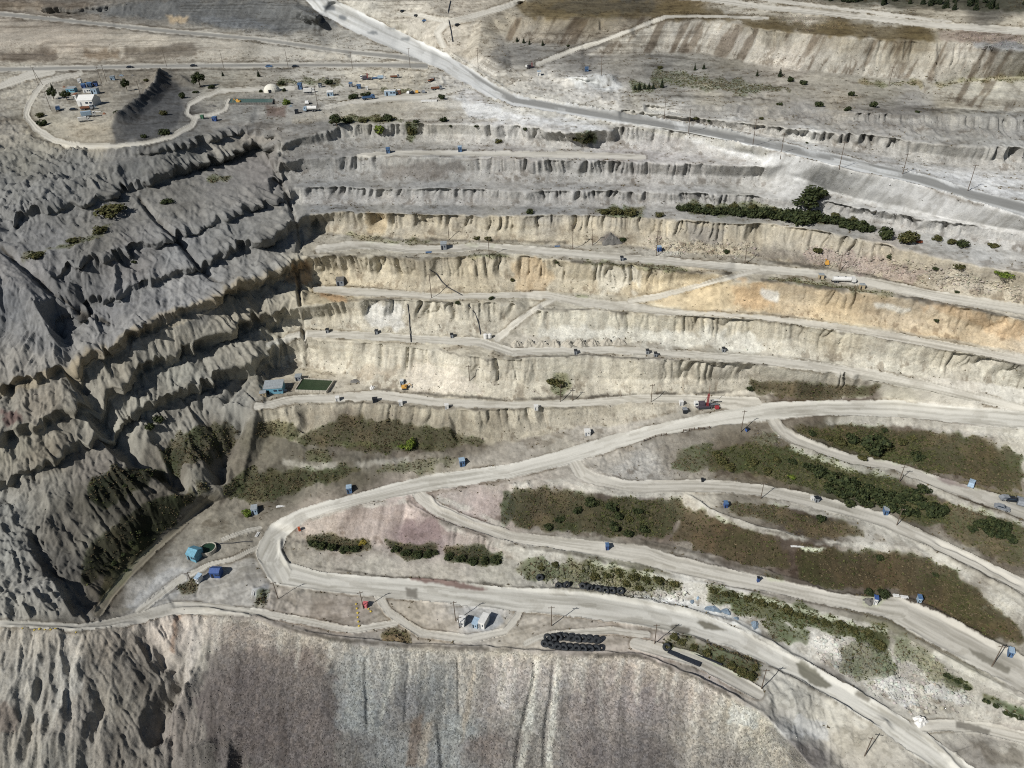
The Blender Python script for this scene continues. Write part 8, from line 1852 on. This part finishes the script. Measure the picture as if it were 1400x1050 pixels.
CLUMPS = [ # kind, list of (x, y, r), tone, height factor, where, group
 ('shrub', [(931, 288, 8), (942, 289, 9), (953, 290, 9), (964, 291, 10), (976, 292, 10), (988, 292, 10), (1000, 293, 10), (1012, 294, 11), (1024, 295, 11), (1036, 297, 12), (1049, 298, 12), (1061, 299, 12), (1074, 301, 14), (1088, 304, 16), (1100, 306, 15), (1114, 302, 12), (1127, 303, 11), (1141, 305, 12), (1154, 309, 12), (1167, 313, 12), (1179, 317, 11), (1190, 317, 8)], 'dark', 0.9, 'in the hedge strip below the diagonal road', 'shrubs of the hedge strip'),
 ('shrub', [(945, 284, 6), (970, 285, 6), (1002, 286, 7), (1030, 288, 7), (1058, 291, 7), (1140, 297, 7), (1165, 304, 7)], 'olive', 0.9, 'along the back of the long hedge strip', 'olive shrubs of the hedge strip'),
 ('fir', [(868, 122, 3), (874, 123, 3.6), (881, 122, 3), (887, 122, 3.4), (893, 122, 3)], 'fir', 0.85, 'in the small grove behind the white heap', 'conifers of the small grove'),
 ('shrub', [(1105, 640, 9), (1118, 648, 11), (1130, 652, 10), (1144, 660, 15), (1152, 676, 15), (1165, 668, 13), (1176, 682, 13), (1187, 672, 12), (1184, 692, 10), (1200, 682, 13), (1212, 694, 13), (1222, 682, 14), (1236, 702, 11), (1243, 680, 13), (1258, 690, 13), (1262, 672, 10), (1275, 704, 14), (1288, 700, 9), (1252, 704, 8), (1133, 670, 10), (1160, 690, 9)], 'dark', 0.9, 'in the dense hedge between inner roads', 'shrubs of the dense hedge'),
 ('shrub', [(1328, 724, 7), (1341, 721, 10), (1356, 718, 11), (1372, 726, 11), (1352, 731, 9), (1364, 733, 9), (1382, 739, 9)], 'dark', 0.9, 'in the dark clump near the right edge', 'shrubs of the right clump'),
 ('shrub', [(975, 808, 7), (990, 813, 7), (1005, 817, 8), (1022, 820, 8), (1040, 825, 8), (1058, 829, 8), (1075, 836, 9), (1094, 842, 8), (1112, 848, 8), (1130, 853, 8), (1150, 856, 8), (1168, 862, 9), (1186, 866, 9), (1200, 884, 9)], 'olive', 0.7, 'on the weedy bank above the lower road', 'shrubs of the weedy bank'),
 ('shrub', [(815, 790, 8), (830, 786, 8), (848, 788, 9), (866, 792, 9), (884, 796, 9), (902, 796, 9), (920, 800, 9), (740, 778, 7), (758, 772, 6), (875, 806, 7), (855, 800, 7)], 'olive', 0.7, 'on the bank above the tyre row', 'shrubs above the row of tyres'),
 ('shrub', [(1295, 925, 6), (1310, 932, 7), (1322, 940, 7), (1348, 958, 6), (1362, 966, 7), (1378, 976, 7), (1392, 984, 7)], 'dark', 0.6, 'along the rocky strip at the lower right', 'shrubs of the rocky strip'),
 ('shrub', [(920, 874, 7), (932, 878, 7), (950, 886, 6), (965, 893, 7), (985, 902, 6), (1000, 912, 7), (1014, 920, 8), (1026, 928, 8), (1032, 914, 6)], 'olive', 0.6, 'on the weedy island of the lower road', 'shrubs of the weedy island'),
 ('shrub', [(428, 744, 7), (440, 748, 8), (455, 750, 8), (470, 752, 8), (486, 751, 8)], 'dark', 0.6, 'in the left dark strip inside the hairpin', 'shrubs of the left strip in the hairpin'),
 ('shrub', [(540, 752, 7), (555, 757, 8), (570, 759, 8), (585, 759, 8), (595, 756, 6)], 'dark', 0.6, 'in the middle dark strip inside the hairpin', 'shrubs of the middle strip in the hairpin'),
 ('shrub', [(614, 762, 8), (630, 766, 8), (646, 768, 8), (662, 769, 8), (677, 768, 8)], 'dark', 0.6, 'in the right dark strip inside the hairpin', 'shrubs of the right strip in the hairpin'),
 ('shrub', [(835, 694, 10), (845, 708, 9), (872, 700, 8), (840, 722, 9), (880, 726, 8), (765, 712, 8), (750, 722, 7), (790, 700, 8)], 'dark', 0.7, 'on the brown slope by the inner road', 'shrubs of the brown slope'),
 ('shrub', [(985, 634, 9), (998, 640, 9), (978, 622, 7), (1030, 634, 8), (1050, 645, 7), (1062, 630, 6)], 'olive', 0.7, 'on the slope left of the dense hedge', 'olive shrubs left of the dense hedge'),
 ('shrub', [(1132, 600, 7), (1180, 628, 7), (1212, 612, 8), (1232, 606, 8), (1248, 600, 6)], 'olive', 0.6, 'around the biggest bush under the haul road', 'olive shrubs under the main haul road'),
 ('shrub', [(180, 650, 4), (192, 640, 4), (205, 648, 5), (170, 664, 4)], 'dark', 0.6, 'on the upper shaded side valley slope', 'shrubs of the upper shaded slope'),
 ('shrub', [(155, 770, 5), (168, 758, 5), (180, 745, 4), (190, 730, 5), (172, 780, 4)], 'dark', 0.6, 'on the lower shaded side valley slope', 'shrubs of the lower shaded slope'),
]
for kd, pts, tone, hk, where, grp in CLUMPS:
    noun = {'shrub': 'shrub', 'fir': 'conifer', 'tree': 'tree'}[kd]
    order = sorted(range(len(pts)), key=lambda i: pts[i][0]); rank = {i: k for k, i in enumerate(order)}
    for i, (x, y, r) in enumerate(pts):
        k = rank[i]
        o_ = ORD[k] if k < len(ORD) else ('rightmost' if k == len(pts) - 1 else 'last but one')
        plant(kd, x, y, r * 1.05, tone, '%s %s %s, %s from the left' % (TONE[tone], noun, where, o_) if k < len(ORD) else '%s %s %s, %s' % (TONE[tone], noun, where, o_), grp, hk)
# the wood on the rise at the upper right: single conifers
wr = random.Random(11)
nwood = 0
for t in range(4000):
    x = wr.uniform(1085, 1560); y = wr.uniform(-42, 18)
    lim = np.interp(x, [1085, 1150, 1250, 1320, 1400, 1560], [2, 6, 11, 15, 17, 24])
    if y > lim or nwood >= 240: continue
    if fbm(np.array([x / 26.0]), np.array([y / 9.0]), 77, 2)[0] < -0.12: continue
    o = plant('fir', x, y, wr.uniform(3.2, 5.4), 'fir', 'dark conifer of the wood along the upper right edge', 'conifers of the far wood', wr.uniform(0.8, 1.25)); nwood += 1

# ---------------------------------------------------------------- uncountable cover: scrub, weeds, stones
gidx = np.arange(NU * NV)
area = np.linalg.norm(np.cross(np.gradient(P2, axis=1).reshape(-1, 3), np.gradient(P2, axis=0).reshape(-1, 3)), axis=1)
inview = ((GU > -60) & (GU < 1460) & (GV > -30) & (GV < 1110)).ravel()
N2 = normals(P2).reshape(-1, 3)
def sample(weight, n, rg):
    w = np.clip(weight.ravel(), 0, None) * np.minimum(area, 3.0) * inview; c = np.cumsum(w); r = rg.random(n) * c[-1]
    q = np.searchsorted(c, r); q = np.clip(q, 0, NU * NV - 1)
    p = P2.reshape(-1, 3)[q].copy(); p[:, :2] += rg.uniform(-0.25, 0.25, (n, 2)); return p, q
def tufts(name, weight, n, size, m, label, seed):
    rg = np.random.default_rng(seed); p, q = sample(weight, n, rg)
    K = 4; V = []
    s = size * (0.5 + rg.random(n))
    for k in range(K):
        d = rg.normal(size=(n, 3)) * np.array([1, 1, 0.45]); d[:, 2] = np.abs(d[:, 2]) * 0.8 + 0.12; d /= np.linalg.norm(d, axis=1, keepdims=True)
        t = np.cross(d, rg.normal(size=(n, 3))); t /= np.linalg.norm(t, axis=1, keepdims=True)
        b0 = p + rg.uniform(-0.3, 0.3, (n, 3)) * s[:, None] * np.array([1, 1, 0]); tip = b0 + d * s[:, None]
        w = s[:, None] * 0.32
        V.append(np.stack([b0 - t * w, b0 + t * w, tip + t * w * 0.7, tip - t * w * 0.6], 1))
    V = np.concatenate(V, 0).reshape(-1, 3)
    me = quads_mesh(name, V, m); o = bpy.data.objects.new(name, me); COL.objects.link(o); o['kind'] = 'stuff'; o['label'] = label; return o
grn = pmask([(960, 600), (1290, 640), (1300, 715), (1100, 690)], 6, 3) + pmask([(1085, 582), (1270, 600), (1280, 650), (1150, 618)], 6, 3) + pmask([(960, 795), (1220, 850), (1215, 895), (970, 835)], 6, 3) + pmask([(820, 670), (900, 680), (890, 740), (820, 730)], 6, 3) + pmask([(800, 770), (940, 780), (940, 812), (800, 800)], 6, 3)
grn = np.clip(grn, 0, 1)
vpat = smooth(-0.35, 0.35, fbm(WX / 9, WY / 9, 961, 3))
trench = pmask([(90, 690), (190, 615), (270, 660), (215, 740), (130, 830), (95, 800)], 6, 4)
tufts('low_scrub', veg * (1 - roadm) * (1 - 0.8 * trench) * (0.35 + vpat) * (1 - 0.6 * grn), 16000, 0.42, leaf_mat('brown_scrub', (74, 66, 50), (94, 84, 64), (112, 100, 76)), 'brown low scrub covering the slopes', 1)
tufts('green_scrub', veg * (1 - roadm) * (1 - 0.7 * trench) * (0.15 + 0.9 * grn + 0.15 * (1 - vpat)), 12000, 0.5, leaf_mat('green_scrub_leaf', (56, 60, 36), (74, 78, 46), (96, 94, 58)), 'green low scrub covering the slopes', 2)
weedm = (deb * 0.9 + edge * 1.6 + 0.5 * tal * smooth(0.1, 0.35, fbm(WX / 9, WY / 9, 965, 3)) + 0.02 * (1 - leftw) * (1 - scree)) * (1 - roadm) * (GU > 330)
tufts('dry_weeds', weedm, 10000, 0.42, leaf_mat('dry_weed', (70, 62, 46), (92, 82, 60), (112, 100, 72)), 'dry weeds scattered along benches and road edges', 3)
def stones(name, weight, n, lo, hi, label, seed, m):
    rg = np.random.default_rng(seed); p, q = sample(weight, n, rg)
    base = np.array([[1, 0, 0], [0, 1, 0], [-1, 0, 0], [0, -1, 0], [0.1, 0.1, 1], [0, 0, -1]], float)
    tri = np.array([[0, 1, 4], [1, 2, 4], [2, 3, 4], [3, 0, 4], [1, 0, 5], [2, 1, 5], [3, 2, 5], [0, 3, 5]])
    s = (lo + (hi - lo) * rg.random(n) ** 2.5)[:, None, None]
    sc3 = rg.uniform(0.6, 1.25, (n, 1, 3)) * np.array([1, 1, 0.75]); a = rg.random(n) * 6.28
    B = base[None] * sc3 + rg.normal(size=(n, 6, 3)) * 0.16
    ca, sa = np.cos(a)[:, None], np.sin(a)[:, None]
    B = np.stack([B[..., 0] * ca - B[..., 1] * sa, B[..., 0] * sa + B[..., 1] * ca, B[..., 2]], -1) * s * 0.5
    V = (p[:, None, :] + B * np.array([1, 1, 0.7]) - np.array([0, 0, 0.06]) * s).reshape(-1, 3)
    F = (tri[None] + (np.arange(n) * 6)[:, None, None]).reshape(-1, 3)
    me = bpy.data.meshes.new(name); me.vertices.add(len(V)); me.vertices.foreach_set('co', V.astype(np.float32).ravel())
    me.loops.add(F.size); me.loops.foreach_set('vertex_index', F.astype(np.int32).ravel()); me.polygons.add(len(F)); me.polygons.foreach_set('loop_start', np.arange(len(F), dtype=np.int32) * 3)
    me.update(calc_edges=True)
    tone = Cc.reshape(-1, 3)[q] * rg.uniform(0.8, 1.2, (n, 1)) * (1 + rg.normal(size=(n, 3)) * 0.03)
    C4 = np.concatenate([np.repeat(tone, 6, 0), np.ones((n * 6, 1))], 1).astype(np.float32)
    at = me.color_attributes.new('tone', 'FLOAT_COLOR', 'POINT'); at.data.foreach_set('color', C4.ravel())
    me.materials.append(m); o = bpy.data.objects.new(name, me); COL.objects.link(o); o['kind'] = 'stuff'; o['label'] = label; return o
ms = bpy.data.materials.new('loose_stone'); ms.use_nodes = True
vc = ms.node_tree.nodes.new('ShaderNodeVertexColor'); vc.layer_name = 'tone'; ms.node_tree.links.new(vc.outputs[0], ms.node_tree.nodes['Principled BSDF'].inputs['Base Color']); ms.node_tree.nodes['Principled BSDF'].inputs['Roughness'].default_value = 0.95
stones('scree_stones', scree * smooth(200, 330, GU) * (0.4 + smooth(900, 960, GV)), 20000, 0.2, 0.65, 'stones of the scree slope in the foreground', 5, ms)
stones('loose_stones', (0.9 * cl * (1 - talus) + 0.10 * cl + 0.5 * deb + 0.05 * (1 - scree)) * (1 - roadm) * (1 - 0.6 * leftw) * (GU > 20), 16000, 0.25, 1.1, 'loose stones fallen on the benches', 6, ms)
rubm = np.zeros((NV, NU))
for pl in ([(1100, 335), (1290, 365), (1400, 395), (1400, 412), (1230, 380), (1100, 362)], [(880, 325), (1030, 335), (1050, 352), (900, 345)], [(740, 770), (940, 800), (935, 830), (740, 795)], [(1110, 860), (1280, 900), (1340, 960), (1250, 975), (1120, 900)], [(1020, 590), (1080, 595), (1060, 610)], [(1120, 25), (1060, 20), (1110, 40), (1170, 40)], [(1290, 45), (1400, 50), (1400, 62), (1320, 60)]):
    rubm = np.maximum(rubm, pmask(pl, 6, 3))
stones('rubble', rubm * (1 - roadm), 11000, 0.35, 2.0, 'broken rock rubble on the slopes', 7, ms)
# ---------------------------------------------------------------- daylight
SUN_EL = math.radians(40.0)
tr = np.array([0.783, 0.622, 0]); tr /= np.linalg.norm(tr)           # the way the shadows fall
sd = bpy.data.lights.new('sun', 'SUN'); sd.energy = 5.0; sd.angle = math.radians(0.5); sd.color = (1.0, 0.98, 0.95)
so = bpy.data.objects.new('sun', sd); COL.objects.link(so)
dirv = Vector((tr[0] * math.cos(SUN_EL), tr[1] * math.cos(SUN_EL), -math.sin(SUN_EL)))
so.rotation_euler = dirv.to_track_quat('-Z', 'Y').to_euler(); so.location = (-300, -250, 600)
w = bpy.data.worlds.new('World'); scene.world = w; w.use_nodes = True; nt = w.node_tree
bg = nt.nodes['Background']; sky = nt.nodes.new('ShaderNodeTexSky'); sky.sky_type = 'NISHITA'; sky.sun_disc = False
sky.sun_elevation = SUN_EL; sky.sun_rotation = math.atan2(-tr[0], -tr[1]); sky.air_density = 1.0; sky.dust_density = 1.0
nt.links.new(sky.outputs[0], bg.inputs[0]); bg.inputs[1].default_value = 0.05
scene.view_settings.view_transform = 'Standard'; scene.view_settings.look = 'None'
scene.view_settings.exposure = -0.16; scene.view_settings.gamma = 1.0
scene.render.engine = 'CYCLES'
scene.cycles.max_bounces = 4; scene.cycles.diffuse_bounces = 1; scene.cycles.use_denoising = False
scene.cycles.pixel_filter_type = 'BLACKMAN_HARRIS'; scene.cycles.filter_width = 1.1
